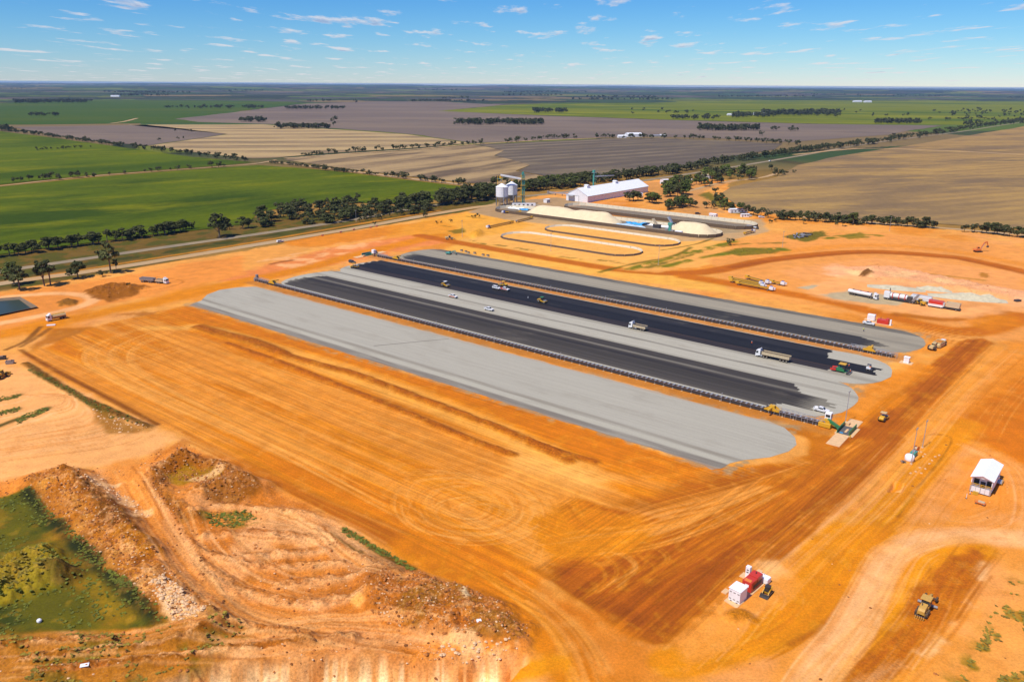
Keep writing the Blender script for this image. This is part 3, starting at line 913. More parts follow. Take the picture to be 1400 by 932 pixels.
# dirt beds of the two conveyors
area([SN(-4, -6.5), SN(322, -6.5), SN(322, 5), SN(-4, 5)], A(204, 136, 74), 0.9, 1.0, 0.5, px=False)
area([SN(-4, 85), SN(324, 85), SN(324, 97), SN(-4, 97)], A(208, 146, 96), 0.9, 1.0, 0.5, px=False)
area([SN(318, -2), SN(330, 10), SN(334, 50), SN(334, 90), SN(326, 92), SN(318, 60), SN(316, 20)], A(236, 148, 62), 0.8, 3.0, 2.0, px=False)
area([SN(290, -9), SN(318, -12), SN(324, -30), SN(318, -52), SN(328, -50), SN(332, -25), SN(326, -6)], A(206, 120, 22), 0.85, 1.5, 1.0, px=False)

for s0, s1, n0, n1 in ((14, 312, -52.5, -6), (8, 320, 4, 86), (8, 322, 95.5, 136.5)):
    area([SN(s0, n0), SN(s1, n0), SN(s1, n1), SN(s0, n1)], A(176, 160, 140), 0.75, 2.0, 2.2, px=False, mott=(2.2, 0.36, 0.6, 505))
# keep the pads' bed exactly flat
for s0, s1, n0, n1 in ((-6, 328, -56, -3), (-6, 328, -1, 140)):
    w_, m_ = poly_mask([SN(s0, n0), SN(s1, n0), SN(s1, n1), SN(s0, n1)], 2.0, 0)
    GZ[w_] *= (1 - m_)

for c_, lo_, sd_ in ((A(246, 186, 122), 0.60, 311), (A(206, 122, 40), 0.61, 312)):
    area([(-200, 470), (0, 440), (262, 418), (500, 345), (700, 352), (1345, 460), (1420, 470), (1500, 1000), (-200, 1000)], c_, 0.16, 3, 3, mott=(3.2, lo_, lo_ + 0.14, sd_))
for q_, hw_, n_ in (([(262, 700), (285, 745), (340, 790), (430, 815), (520, 800)], 7, 60), ([(300, 705), (370, 715), (440, 725), (520, 770)], 8, 50), ([(240, 870), (340, 872), (480, 860), (620, 884)], 6, 50), ([(170, 640), (200, 690), (235, 745), (275, 800), (330, 845), (430, 868), (520, 878)], 6, 70), ([(0, 900), (120, 890), (260, 880), (400, 880)], 7, 40), ([(360, 690), (430, 715), (500, 770), (600, 800), (700, 850)], 5, 40)):
    lane_tracks(q_, hw_, n_, [PALEP, A(250, 196, 148), A(206, 122, 62), A(180, 108, 50)], (0.15, 0.45), 0.5, 0.6)
# eroded, cloddy earthworks: sharp gullies and crests
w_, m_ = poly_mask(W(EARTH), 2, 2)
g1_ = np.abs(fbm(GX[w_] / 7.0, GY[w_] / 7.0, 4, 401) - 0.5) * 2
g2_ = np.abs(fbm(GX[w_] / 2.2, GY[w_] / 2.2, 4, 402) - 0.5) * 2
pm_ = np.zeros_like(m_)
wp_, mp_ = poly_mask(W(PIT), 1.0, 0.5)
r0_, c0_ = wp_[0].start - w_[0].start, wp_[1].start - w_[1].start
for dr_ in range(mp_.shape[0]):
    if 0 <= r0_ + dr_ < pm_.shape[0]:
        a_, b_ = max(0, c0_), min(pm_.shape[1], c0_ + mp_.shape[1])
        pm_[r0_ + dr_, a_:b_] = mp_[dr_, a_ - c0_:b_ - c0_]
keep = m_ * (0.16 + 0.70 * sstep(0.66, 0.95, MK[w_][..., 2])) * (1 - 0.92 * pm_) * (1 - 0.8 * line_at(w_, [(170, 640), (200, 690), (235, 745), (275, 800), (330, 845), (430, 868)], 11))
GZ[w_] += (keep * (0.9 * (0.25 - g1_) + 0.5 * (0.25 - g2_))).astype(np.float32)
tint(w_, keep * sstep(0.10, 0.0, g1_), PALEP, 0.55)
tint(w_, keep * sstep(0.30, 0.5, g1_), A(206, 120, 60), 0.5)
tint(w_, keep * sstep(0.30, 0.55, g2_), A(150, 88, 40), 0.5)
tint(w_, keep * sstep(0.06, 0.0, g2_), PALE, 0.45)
# overall tone: broad and fine unevenness of the dirt itself
tone = 0.90 + 0.20 * fbm(GX[:n_near] / 38, GY[:n_near] / 38, 4, 131)
tone *= 0.93 + 0.14 * fbm(GX[:n_near] / 4.5, GY[:n_near] / 4.5, 4, 132)
COL[:n_near] *= tone[..., None]
COL[:n_near] *= np.array([1.0, 0.968, 0.84], np.float32)      # this dirt is strongly iron-red
lum_ = COL[:n_near].mean(-1, keepdims=True)
COL[:n_near] = np.clip((lum_ + (COL[:n_near] - lum_) * 1.06) * (lum_ / 0.285) ** 0.28, 0.004, 0.88)
rough_m = MK[..., 2]
GZ[:n_near] += (rough_m[:n_near] * (fbm(GX[:n_near] / 1.7, GY[:n_near] / 1.7, 4, 141) - 0.5) * 0.9).astype(np.float32)


def grid_object(name, X, Y, Z, colr=None, mk=None):
    nr, nc = X.shape
    me = bpy.data.meshes.new(name)
    nv = nr * nc
    me.vertices.add(nv)
    me.vertices.foreach_set('co', np.stack([X, Y, Z], -1).astype(np.float32).ravel())
    idx = np.arange(nv, dtype=np.int32).reshape(nr, nc)
    q = np.stack([idx[:-1, :-1], idx[:-1, 1:], idx[1:, 1:], idx[1:, :-1]], -1).reshape(-1, 4)
    nq = len(q)
    me.loops.add(nq * 4)
    me.loops.foreach_set('vertex_index', q.ravel())
    me.polygons.add(nq)
    me.polygons.foreach_set('loop_start', np.arange(nq, dtype=np.int32) * 4)
    me.polygons.foreach_set('use_smooth', np.ones(nq, bool))
    me.update(calc_edges=True)
    for nm, arr in (('col', colr), ('mk', mk)):
        if arr is not None:
            at = me.attributes.new(nm, 'FLOAT_COLOR', 'POINT')
            full = np.ones((nv, 4), np.float32)
            full[:, :3] = arr.reshape(nv, 3)
            at.data.foreach_set('color', full.ravel())
    o = bpy.data.objects.new(name, me)
    col.objects.link(o)
    return o


ground = grid_object('ground', GX, GY, GZ, COL, MK)
ground['kind'] = 'structure'
ground['label'] = 'orange construction dirt running out into far farmland'

m, nt, bs = nodes_of('dirt')
k = NT(nt)
at = k.n('ShaderNodeAttribute', attribute_name='col')
mk = k.n('ShaderNodeAttribute', attribute_name='mk')
sp = k.n('ShaderNodeSeparateColor')
nt.links.new(mk.outputs['Color'], sp.inputs[0])
v = k.coords('Object')
fine = k.noise(v, 1.7, 8, 0.75)
mid = k.noise(v, 0.16, 5, 0.6)
f = k.math('MULTIPLY', k.ramp(fine, 0.28, 0.72, 0.80, 1.18), k.ramp(mid, 0.25, 0.75, 0.90, 1.10))
vs1 = k.coords('Object', rot=-S_ANG, scale=(0.012, 1.0, 1.0))
st1 = k.ramp(k.noise(vs1, 1.1, 6, 0.7), 0.36, 0.64, 0.84, 1.13)
vs2 = k.coords('Object', rot=-ra_, scale=(0.012, 1.0, 1.0))
st2 = k.ramp(k.noise(vs2, 1.0, 6, 0.72), 0.36, 0.64, 0.82, 1.15)


def grade_lines(rot_, pitch):
    """broken parallel lines left by the grader blade and the rollers"""
    sx_ = k.n('ShaderNodeSeparateXYZ')
    nt.links.new(k.coords('Object', rot=-rot_), sx_.inputs[0])
    wb_ = k.noise(k.coords('Object', rot=-rot_, scale=(0.012, 0.12, 1)), 1.0, 3)
    fr_ = k.math('FRACT', k.math('ADD', k.math('MULTIPLY', sx_.outputs[1], 1.0 / pitch), k.math('MULTIPLY', wb_, 1.6)))
    br_ = k.ramp(k.noise(k.coords('Object', rot=-rot_, scale=(0.02, 0.35, 1), loc=(9, 5, 0)), 1.0, 4, 0.7), 0.45, 0.62, 0.0, 0.16)
    return k.math('MULTIPLY', k.ramp(k.math('ABSOLUTE', k.math('SUBTRACT', fr_, 0.5)), 0.36, 0.48), br_)


st1 = k.math('ADD', st1, grade_lines(S_ANG, 2.3))
st2 = k.math('ADD', st2, grade_lines(ra_, 2.6))
g1 = k.math('ADD', k.math('MULTIPLY', k.math('SUBTRACT', st1, 1.0), sp.outputs[0]), 1.0)
g2 = k.math('ADD', k.math('MULTIPLY', k.math('SUBTRACT', st2, 1.0), sp.outputs[1]), 1.0)
# loose clods on the rough ground
cl = k.ramp(k.noise(v, 2.0, 5, 0.7), 0.40, 0.66, 1.18, 0.62)
g3 = k.math('ADD', k.math('MULTIPLY', k.math('SUBTRACT', cl, 1.0), sp.outputs[2]), 1.0)
f = k.math('MULTIPLY', k.math('MULTIPLY', f, g1), k.math('MULTIPLY', g2, g3))
k.put(bs.inputs['Base Color'], k.scale(at.outputs['Color'], f))
bs.inputs['Roughness'].default_value = 0.95
bs.inputs['Specular IOR Level'].default_value = 0.15
hb = k.math('ADD', k.noise(v, 0.9, 6, 0.7), k.math('MULTIPLY', k.noise(v, 3.0, 3, 0.6), k.math('ADD', k.math('MULTIPLY', sp.outputs[2], 1.4), 0.25)))
k.bump(hb, 0.32, 0.30, bs)
ground.data.materials.append(m)


def ground_z(x, y):
    """height of the ground sheet at a world point"""
    r = np.clip(np.searchsorted(ys, y), 1, NR - 1)
    c = np.clip(int(round((x / y - us[0]) / 0.002)), 0, NC - 1)
    return float(max(GZ[r, c], GZ[r - 1, c]))

# ================================================================== ROADS, PADS, FIELDS


def mesh_object(name, verts, faces, material, parent=None, smooth=False):
    me = bpy.data.meshes.new(name)
    me.from_pydata([tuple(v) for v in verts], [], faces)
    me.update()
    if smooth:
        me.polygons.foreach_set('use_smooth', [True] * len(me.polygons))
    o = bpy.data.objects.new(name, me)
    col.objects.link(o)
    if material:
        me.materials.append(material if not isinstance(material, str) else MATS[material])
    if parent:
        o.parent = parent
    return o


def structure(o, label=None):
    o['kind'] = 'structure'
    if label:
        o['label'] = label
    return o


def sheet(name, wpts, z, material, label=None, thick=0.0):
    n = len(wpts)
    if thick:
        v = [(x, y, z) for x, y in wpts] + [(x, y, z - thick) for x, y in wpts]
        f = [list(range(n))] + [[i, i + n, (i + 1) % n + n, (i + 1) % n] for i in range(n)]
    else:
        v = [(x, y, z) for x, y in wpts]
        f = [list(range(n))]
    o = mesh_object(name, v, f, material)
    # face up
    if o.data.polygons[0].normal.z < 0:
        o.data.flip_normals()
    return structure(o, label)


def ribbon(name, pts, width, z, material, label=None, px=True, wob=0.0):
    p = spline(W(pts) if px else pts, 8)
    d = np.gradient(p, axis=0)
    d /= np.hypot(d[:, 0], d[:, 1])[:, None]
    nrm = np.stack([-d[:, 1], d[:, 0]], 1)
    v, f = [], []
    for i in range(len(p)):
        a = width / 2 + random.uniform(-wob, wob)
        b = width / 2 + random.uniform(-wob, wob)
        v += [(p[i][0] + nrm[i][0] * a, p[i][1] + nrm[i][1] * a, z), (p[i][0] - nrm[i][0] * b, p[i][1] - nrm[i][1] * b, z)]
        if i:
            f.append([2 * i - 2, 2 * i - 1, 2 * i + 1, 2 * i])
    return structure(mesh_object(name, v, f, material), label)


def banded_mat(name, base, bands, streak=0.16, rough=0.95, fine=0.10, patch=None, fade=None, joints=0.0):
    """pad surface: streaks along the pad and wear bands at given offsets across it (n, metres)"""
    m, nt, bs = nodes_of(name)
    k = NT(nt)
    v = k.coords('Object')
    t = k.n('ShaderNodeTexCoord')
    dot = k.n('ShaderNodeVectorMath', operation='DOT_PRODUCT')
    nt.links.new(t.outputs['Object'], dot.inputs[0])
    dot.inputs[1].default_value = (N_X, N_Y, 0)
    nn = k.math('SUBTRACT', dot.outputs['Value'], O_X * N_X + O_Y * N_Y)
    wob = k.noise(k.coords('Object', rot=-S_ANG, scale=(0.02, 0.15, 1)), 1.0, 3)
    nn = k.math('ADD', nn, k.math('MULTIPLY', k.math('SUBTRACT', wob, 0.5), 1.6))
    st = k.noise(k.coords('Object', rot=-S_ANG, scale=(0.01, 0.9, 1)), 1.0, 6, 0.7)
    c = k.scale(tuple(base), k.ramp(st, 0.3, 0.7, 1 - streak, 1 + streak))
    brk = k.noise(k.coords('Object', rot=-S_ANG, scale=(0.03, 0.5, 1)), 1.0, 5, 0.65)
    for n0, n1, cc, soft, amt in bands:
        u = k.ramp(nn, n0 - soft, n0 + soft)
        d = k.ramp(nn, n1 - soft, n1 + soft, 1.0, 0.0)
        a = k.math('MULTIPLY', k.math('MULTIPLY', u, d), k.ramp(brk, 0.28, 0.6, 0.35 * amt, amt))
        c = k.mix(a, c, tuple(cc))
    if patch is not None:
        pc, lo, hi, amt = patch
        pn = k.noise(k.coords('Object', rot=-S_ANG, scale=(0.035, 0.10, 1)), 1.0, 6, 0.65)
        c = k.mix(k.ramp(pn, lo, hi, 0.0, amt), c, tuple(pc))
    if joints:
        fr = k.math('ABSOLUTE', k.math('SUBTRACT', k.math('FRACT', k.math('MULTIPLY', nn, 1.0 / joints)), 0.5))
        c = k.scale(c, k.ramp(fr, 0.455, 0.495, 1.0, 0.72))
        ln = k.n('ShaderNodeTexWhiteNoise', noise_dimensions='1D')
        nt.links.new(k.math('FLOOR', k.math('ADD', k.math('MULTIPLY', nn, 1.0 / joints), 0.5)), ln.inputs['W'])
        c = k.scale(c, k.ramp(ln.outputs[0], 0.0, 1.0, 0.84, 1.18, False))
    if fade is not None:
        # thin, half-covered ends where the seal was sprayed out
        fs0, fs1, fl, fc = fade
        dt = k.n('ShaderNodeVectorMath', operation='DOT_PRODUCT')
        nt.links.new(t.outputs['Object'], dt.inputs[0])
        dt.inputs[1].default_value = (S_X, S_Y, 0)
        ss = k.math('SUBTRACT', dt.outputs['Value'], O_X * S_X + O_Y * S_Y)
        ss = k.math('ADD', ss, k.math('MULTIPLY', k.math('SUBTRACT', k.noise(k.coords('Object', rot=-S_ANG, scale=(0.05, 0.9, 1)), 1.0, 5, 0.7), 0.5), fl * 2.2))
        e = k.math('MAXIMUM', k.ramp(ss, fs1 - fl, fs1), k.ramp(ss, fs0, fs0 + fl, 1.0, 0.0))
        c = k.mix(k.math('MULTIPLY', e, 0.8), c, tuple(fc))
    fn = k.noise(v, 2.5, 5, 0.7)
    c = k.scale(c, k.ramp(fn, 0.25, 0.75, 1 - fine, 1 + fine))
    k.put(bs.inputs['Base Color'], c)
    bs.inputs['Roughness'].default_value = rough
    bs.inputs['Specular IOR Level'].default_value = 0.25
    k.bump(fn, 0.35, 0.08, bs)
    return m


def stadium(s0, s1, n0, n1, el, er, jit=0.0, k=14):
    c, h = (n0 + n1) / 2, (n1 - n0) / 2
    pts = [(q, n1 + random.uniform(-jit, jit)) for q in np.arange(s0 + el + 3, s1 - er - 2, 4.0)] if jit else []
    for i in range(k + 1):
        a = math.pi / 2 - math.pi * i / k
        pts.append((s1 - er + er * max(0, math.cos(a)) ** 0.8 + random.uniform(-jit, jit), c + h * math.sin(a)))
    for i in range(k + 1):
        a = -math.pi / 2 - math.pi * i / k
        pts.append((s0 + el - el * abs(math.cos(a)) ** 0.8 + random.uniform(-jit, jit), c + h * math.sin(a)))
    if jit:
        pts += [(q, n0 + random.uniform(-jit, jit)) for q in np.arange(s0 + el + 3, s1 - er - 2, 4.0)] if False else []
    return [SN(*p) for p in pts]


GRAVEL = A(186, 184, 182)
GRAVEL_D = A(126, 119, 117)
ASPH = A(74, 70, 70)
ASPH_K = A(36, 36, 41)
gm1 = banded_mat('gravel_near', GRAVEL, [(-52, -46.5, GRAVEL_D, 0.7, 0.85), (-43, -40.5, A(146, 140, 134), 0.8, 0.8), (-46.5, -43.5, A(196, 194, 188), 0.6, 0.6), (-53, -50.4, A(200, 150, 104), 0.6, 0.5), (-8.5, -6, A(200, 156, 116), 0.8, 0.45)], 0.07, fine=0.10, patch=(A(168, 164, 160), 0.50, 0.70, 0.55))
pad1 = [SN(s, -7 + random.uniform(-.45, .45)) for s in range(24, 276, 4)] + [P(*p) for p in ((1025, 570), (1050, 575), (1073, 585), (1087, 598), (1089, 608), (1078, 617), (1052, 625), (1018, 628.5), (998, 633), (987, 640), (972, 642), (962, 635.5))]
pad1 += [SN(s, -51 + random.uniform(-.5, .5)) for s in range(282, 48, -4)] + [P(*p) for p in ((258, 417.5), (275, 411), (283, 403), (300, 396.5), (325, 393), (350, 391.8))]
sheet('gravel_pad', pad1, 0.07, gm1, 'pale grey rolled gravel pad nearest the orange platform', 0.06)
gm2 = banded_mat('gravel_mid', A(190, 188, 185), [(43.6, 45.6, A(112, 108, 106), 0.5, 0.75), (33, 36, A(150, 146, 142), 0.8, 0.6), (54, 58, A(150, 146, 142), 1.0, 0.7)], 0.08, fine=0.10, patch=(A(164, 156, 150), 0.52, 0.70, 0.5))
sheet('gravel_pad', stadium(6, 321, 4.5, 47.5, 14, 18, 0.3), 0.07, gm2, 'gravel pad between the near conveyor and the pale centre strip', 0.06)
sheet('gravel_pad', stadium(7, 323, 46.5, 85, 14, 18, 0.3), 0.085, gm2, 'gravel pad under the black asphalt beside the far conveyor', 0.06)
gm4 = banded_mat('gravel_far', A(168, 162, 154), [(112, 116, A(140, 136, 132), 0.6, 0.7), (129.5, 135, A(74, 72, 76), 0.7, 0.8)], 0.12, fine=0.10, patch=(A(146, 138, 130), 0.50, 0.70, 0.5))
sheet('gravel_pad', stadium(6, 324, 96.5, 135, 14, 18, 0.3), 0.07, gm4, 'farthest grey gravel pad beyond the second conveyor', 0.06)


def lanes(ends, starts, n0, n1, step):
    """asphalt laid in lanes: outline with stepped, slightly ragged ends"""
    k = int(round((n1 - n0) / step))
    pts = []
    for i in range(k):
        a, b = n0 + step * i, n0 + step * (i + 1)
        e = ends(0.5 * (a + b)) + random.uniform(-1.5, 1.5)
        pts += [(e + random.uniform(-.6, .6), a + 0.02), (e + random.uniform(-.6, .6), (a + b) / 2), (e + random.uniform(-.6, .6), b - 0.02)]
    for i in reversed(range(k)):
        a, b = n0 + step * i, n0 + step * (i + 1)
        e = starts(0.5 * (a + b)) + random.uniform(-1.5, 1.5)
        pts += [(e + random.uniform(-.6, .6), b - 0.02), (e + random.uniform(-.6, .6), (a + b) / 2), (e + random.uniform(-.6, .6), a + 0.02)]
    return [SN(*p) for p in pts]


am2 = banded_mat('asphalt_weathered', ASPH, [(21, 24.5, A(50, 47, 52), 0.6, 0.9), (26, 28, A(150, 146, 142), 0.7, 0.55), (28.5, 33.8, A(70, 66, 68), 0.5, 0.8), (5.5, 8.0, A(100, 94, 92), 0.8, 0.6)], 0.2, 0.85, 0.10, patch=(A(108, 102, 98), 0.56, 0.72, 0.5), fade=(9, 312, 9, A(150, 146, 140)), joints=4.4)
sheet('asphalt_pad', lanes(lambda n: 308 - abs(n - 20) * 0.8 + (8 if 12 < n < 26 else 0), lambda n: 12 + (abs(n - 18) / 14) ** 2 * 5, 6, 33.9, 1.395), 0.10, am2, 'worn charcoal asphalt beside the near conveyor')
am3 = banded_mat('asphalt_fresh', ASPH_K, [(56, 62.5, A(62, 54, 56), 0.6, 0.85), (62.6, 63.4, A(96, 76, 66), 0.3, 0.6), (76, 85, A(60, 60, 66), 1.5, 0.6)], 0.12, 0.7, 0.08, patch=(A(92, 88, 86), 0.58, 0.72, 0.55), fade=(7, 330, 5, A(120, 116, 112)), joints=4.6)


def e3(n):
    return 302 if n < 62.5 else (317 if n < 73.5 else 295)


sheet('asphalt_pad', lanes(e3, lambda n: 9 + abs((n - 74) / 13) ** 2 * 3, 57, 84.3, 1.95), 0.115, am3, 'fresh black asphalt with the paving machines on it')
am4 = banded_mat('asphalt_far', A(64, 63, 68), [(97, 99.5, A(92, 88, 88), 0.6, 0.6)], 0.2, 0.85, 0.1, patch=(A(120, 114, 106), 0.58, 0.70, 0.6), fade=(10, 312, 10, A(140, 134, 126)), joints=4.8)
sheet('asphalt_pad', lanes(lambda n: 314 - abs(n - 105) * 2.0, lambda n: 12 + abs((n - 108) / 10) ** 2 * 5, 97.5, 112.5, 1.25), 0.10, am4, 'dark asphalt on the far side of the second conveyor')
# a joint across the near pad
ribbon('expansion_joint', [SN(139, -37), SN(157, -9)], 0.7, 0.078, mat('joint_dark', A(96, 92, 88), 0.9), 'dark joint line across the near gravel pad', px=False, wob=0.2)

# ---- sealed roads
m, nt, bs = nodes_of('bitumen_road')
k = NT(nt)
v = k.coords('Object')
c = k.mix(k.ramp(k.noise(v, 0.06, 5, 0.6), 0.35, 0.65), tuple(A(168, 150, 124)), tuple(A(148, 134, 116)))
c = k.scale(c, k.ramp(k.noise(v, 1.2, 5, 0.7), 0.25, 0.75, 0.88, 1.12))
k.put(bs.inputs['Base Color'], c)
bs.inputs['Roughness'].default_value = 0.9
m, nt, bs = nodes_of('gravel_road')
k = NT(nt)
v = k.coords('Object')
c = k.mix(k.ramp(k.noise(v, 0.05, 5, 0.6), 0.35, 0.65), tuple(A(196, 168, 134)), tuple(A(206, 166, 116)))
c = k.scale(c, k.ramp(k.noise(v, 1.0, 5, 0.7), 0.25, 0.75, 0.88, 1.12))
k.put(bs.inputs['Base Color'], c)
bs.inputs['Roughness'].default_value = 0.95
R1 = [(-140, 396), (0, 371.5), (62, 362), (150, 349), (250, 334.5), (360, 319), (484, 300), (571, 284), (640, 275.5), (690, 270.5), (760, 264), (880, 247), (940, 238), (1005, 228), (1100, 212), (1194, 195.5), (1314, 180), (1400, 167), (1520, 152)]
R2 = [(-140, 411), (0, 388), (90, 375.5), (180, 362.5), (270, 348), (360, 333), (494, 310.5), (571, 296.5), (640, 285), (680, 280)]
ribbon('highway', R1, 8.5, 0.10, MATS['bitumen_road'], 'sealed grey highway beside the green crop', wob=0.15)
ribbon('service_road', R2, 9.5, 0.10, MATS['gravel_road'], 'pale wide service road between highway and orange works', wob=0.35)
ribbon('side_road', [(1020, 268), (1050, 288), (1100, 297), (1194, 304.5), (1290, 312), (1400, 321.5), (1560, 337)], 6.5, 0.10, MATS['gravel_road'], 'dirt road below the right-hand row of trees', wob=0.4)
ribbon('farm_track', [(940, 262), (985, 250), (1040, 243), (1062, 237)], 6, 0.10, MATS['gravel_road'], 'pale farm track between the tree clumps', wob=0.3)

# ---- paddocks


def field_mat(name, c1, c2, rot, spacing, contrast, patch=None, pscale=0.004, fine=0.10, third=None, rough=1.0, width=0.5):
    m, nt, bs = nodes_of(name)
    k = NT(nt)
    v = k.coords('Object')
    sv = k.coords('Object', rot=-rot)
    sx = k.n('ShaderNodeSeparateXYZ')
    nt.links.new(sv, sx.inputs[0])
    wob = k.noise(k.coords('Object', rot=-rot, scale=(0.004, 0.02, 1)), 1.0, 3)
    ph = k.math('ADD', k.math('MULTIPLY', sx.outputs[1], 1.0 / spacing), k.math('MULTIPLY', wob, 0.9))
    fr = k.math('FRACT', ph)
    tri = k.math('ABSOLUTE', k.math('SUBTRACT', fr, 0.5))
    s = k.ramp(tri, width * 0.5 - 0.12, width * 0.5 + 0.12)
    brk = k.ramp(k.noise(k.coords('Object', rot=-rot, scale=(0.006, 0.03, 1)), 1.0, 5, 0.65), 0.3, 0.62)
    c = k.mix(k.math('MULTIPLY', k.math('MULTIPLY', s, brk), contrast), tuple(c1), tuple(c2))
    if patch is not None:
        pn = k.noise(k.coords('Object', rot=-rot, scale=(0.45, 1.3, 1)), pscale, 6, 0.6)
        c = k.mix(k.ramp(pn, 0.44, 0.62), c, tuple(patch))
    if third is not None:
        pn = k.noise(k.coords('Object', rot=-rot + 0.3, scale=(0.5, 1.6, 1), loc=(300, 90, 0)), pscale * 2.2, 6, 0.65)
        c = k.mix(k.ramp(pn, 0.5, 0.68), c, tuple(third))
    c = k.scale(c, k.ramp(k.noise(v, 0.12, 6, 0.75), 0.25, 0.75, 1 - fine, 1 + fine))
    k.put(bs.inputs['Base Color'], c)
    bs.inputs['Roughness'].default_value = rough
    bs.inputs['Specular IOR Level'].default_value = 0.1
    k.bump(k.noise(v, 0.35, 5, 0.8), 0.5, 0.5, bs)
    return m


def field(pts, z, material, label, jag=0.0):
    w = []
    p = [np.array(P(*q)) for q in pts]
    for i in range(len(p)):
        a, b = p[i], p[(i + 1) % len(p)]
        n = max(1, int(np.hypot(*(b - a)) / 60))
        for j in range(n):
            q = a + (b - a) * j / n
            w.append((q[0] + random.uniform(-jag, jag), q[1] + random.uniform(-jag, jag)))
    return sheet('field', w, z, material, label)


ga = ang((0, 320), (500, 260))
green1 = field_mat('green_crop', A(94, 110, 0), A(80, 98, 0), ga, 13, 0.35, A(60, 82, 0), 0.006, 0.18, A(120, 126, 0))
green2 = field_mat('green_crop_far', A(100, 116, 0), A(86, 104, 0), ga, 18, 0.3, A(70, 92, 0), 0.004, 0.16, A(122, 128, 0))
green3 = field_mat('green_distant', A(72, 98, 26), A(64, 92, 26), 0.1, 60, 0.3, A(84, 102, 24), 0.0015, 0.1)
green4 = field_mat('green_bright', A(122, 130, 14), A(106, 118, 14), 0.05, 60, 0.3, A(80, 104, 16), 0.0012, 0.12, A(146, 146, 20))
sa = ang((430, 232), (660, 204))
stub1 = field_mat('stubble_near', A(184, 158, 122), A(112, 96, 84), sa, 76, 1.0, None, 0.005, 0.10, A(150, 128, 104), width=0.5)
stub2 = field_mat('stubble_far', A(196, 170, 130), A(140, 122, 100), ang((200, 188), (620, 186)), 120, 1.0, None, 0.004, 0.10, A(172, 148, 118), width=0.5)
mauve1 = field_mat('fallow_lined', A(108, 97, 92), A(148, 134, 118), ang((740, 228), (1050, 206)), 46, 1.0, A(108, 98, 94), 0.004, 0.08, A(136, 122, 104), width=0.6)
mauve2 = field_mat('fallow_plain', A(130, 116, 112), A(120, 108, 106), 0.1, 60, 0.5, A(142, 126, 118), 0.0022, 0.07, A(118, 106, 104))
tan1 = field_mat('dry_stubble', A(178, 146, 98), A(150, 124, 92), ang((1010, 262), (1400, 236)), 24, 0.65, A(138, 116, 92), 0.006, 0.12, A(190, 156, 98), width=0.5)

# far ones first (each lies a little lower than the next nearer one)
field([(-60, 172.5), (0, 171), (300, 167.5), (330, 152), (420, 141), (300, 136), (150, 137), (0, 141), (-80, 143)], 0.30, green3, 'distant green paddock at the upper left', 8)
field([(600, 152), (700, 143), (860, 138), (1100, 137.5), (1420, 139), (1500, 160), (1390, 163), (1320, 171), (1100, 169), (900, 163.5), (740, 158)], 0.30, green4, 'distant bright green paddock at the upper right', 8)
field([(240, 163), (330, 152.5), (420, 142), (560, 137.5), (690, 143.5), (600, 152), (740, 158.5), (900, 164), (1100, 169.5), (1290, 172), (1200, 186), (1080, 194.5), (990, 190), (900, 187), (830, 187.5), (650, 196), (560, 183.5), (370, 170), (270, 167)], 0.36, mauve2, 'broad mauve fallow paddock across the middle distance', 6)
field([(17, 174), (200, 171), (310, 183.5), (200, 199.5), (140, 194), (75, 185)], 0.42, mauve2, 'small mauve fallow wedge behind the tree line at left', 3)
field([(175, 171), (360, 170.5), (555, 184), (646, 196.5), (560, 203), (430, 211), (380, 216), (345, 217.5), (270, 209), (205, 199.8), (312, 184)], 0.42, stub2, 'pale striped stubble paddock behind the row of round trees', 3)
field([(650, 198), (830, 190), (900, 189.5), (990, 192.5), (1070, 197), (1058, 204), (980, 218), (920, 231), (870, 238), (800, 246), (735, 252), (690, 252), (752, 243), (706, 234), (724, 226), (676, 213), (690, 206)], 0.42, mauve1, 'lined grey fallow paddock behind the white storage shed', 3)
field([(385, 219), (430, 214), (560, 206.5), (648, 198.5), (690, 206), (676, 213), (724, 226), (706, 234), (752, 243), (690, 252), (675, 253), (640, 250.5), (560, 242), (460, 229)], 0.44, stub1, 'striped brown and tan stubble paddock above the green crop', 3)
field([(-80, 177), (0, 180), (60, 187), (140, 198), (260, 214.5), (345, 222.5), (300, 227), (130, 239.5), (0, 253), (-80, 262)], 0.42, green2, 'green crop above the dirt track at left', 2)
field([(-140, 270), (0, 256), (130, 242.5), (300, 229.5), (355, 226), (460, 234.5), (560, 247), (646, 257), (600, 272), (555, 280), (440, 276), (352, 290), (345, 300), (330, 307), (270, 315), (215, 320), (150, 329), (60, 340), (0, 349), (-140, 368)], 0.40, green1, 'large green crop beside the highway', 2)
field([(985, 266), (1000, 256), (1060, 243), (1090, 226), (1150, 213), (1250, 198), (1340, 183), (1420, 170), (1560, 158), (1700, 330), (1400, 314), (1280, 306), (1100, 295), (1035, 290), (1010, 283)], 0.40, tan1, 'dry tan stubble paddock at the right', 2)
ribbon('dirt_track', [(-100, 266), (0, 254.8), (130, 241), (300, 228.3), (350, 224), (378, 219)], 5, 0.44, MATS['gravel_road'], 'thin dirt track dividing the two green crops', wob=0.8)
ribbon('dirt_track', [(1085, 212), (1180, 203.5), (1300, 207), (1440, 214)], 9, 0.44, MATS['gravel_road'], 'pale strip across the dry stubble paddock', wob=2)
ribbon('dirt_track', [(366, 221), (460, 232), (560, 244.5), (650, 255)], 9, 0.43, MATS['gravel_road'], 'sandy firebreak between green crop and striped stubble', wob=1.5)
ribbon('dirt_track', [(390, 217), (470, 211), (560, 205), (650, 197.5), (740, 192), (820, 189)], 12, 0.47, MATS['gravel_road'], 'sandy strip under the row of round trees', wob=2)
ribbon('dirt_track', [(152, 169), (170, 166.5), (188, 162)], 10, 0.6, MATS['gravel_road'], 'short pale track in the distant green paddock', wob=1)

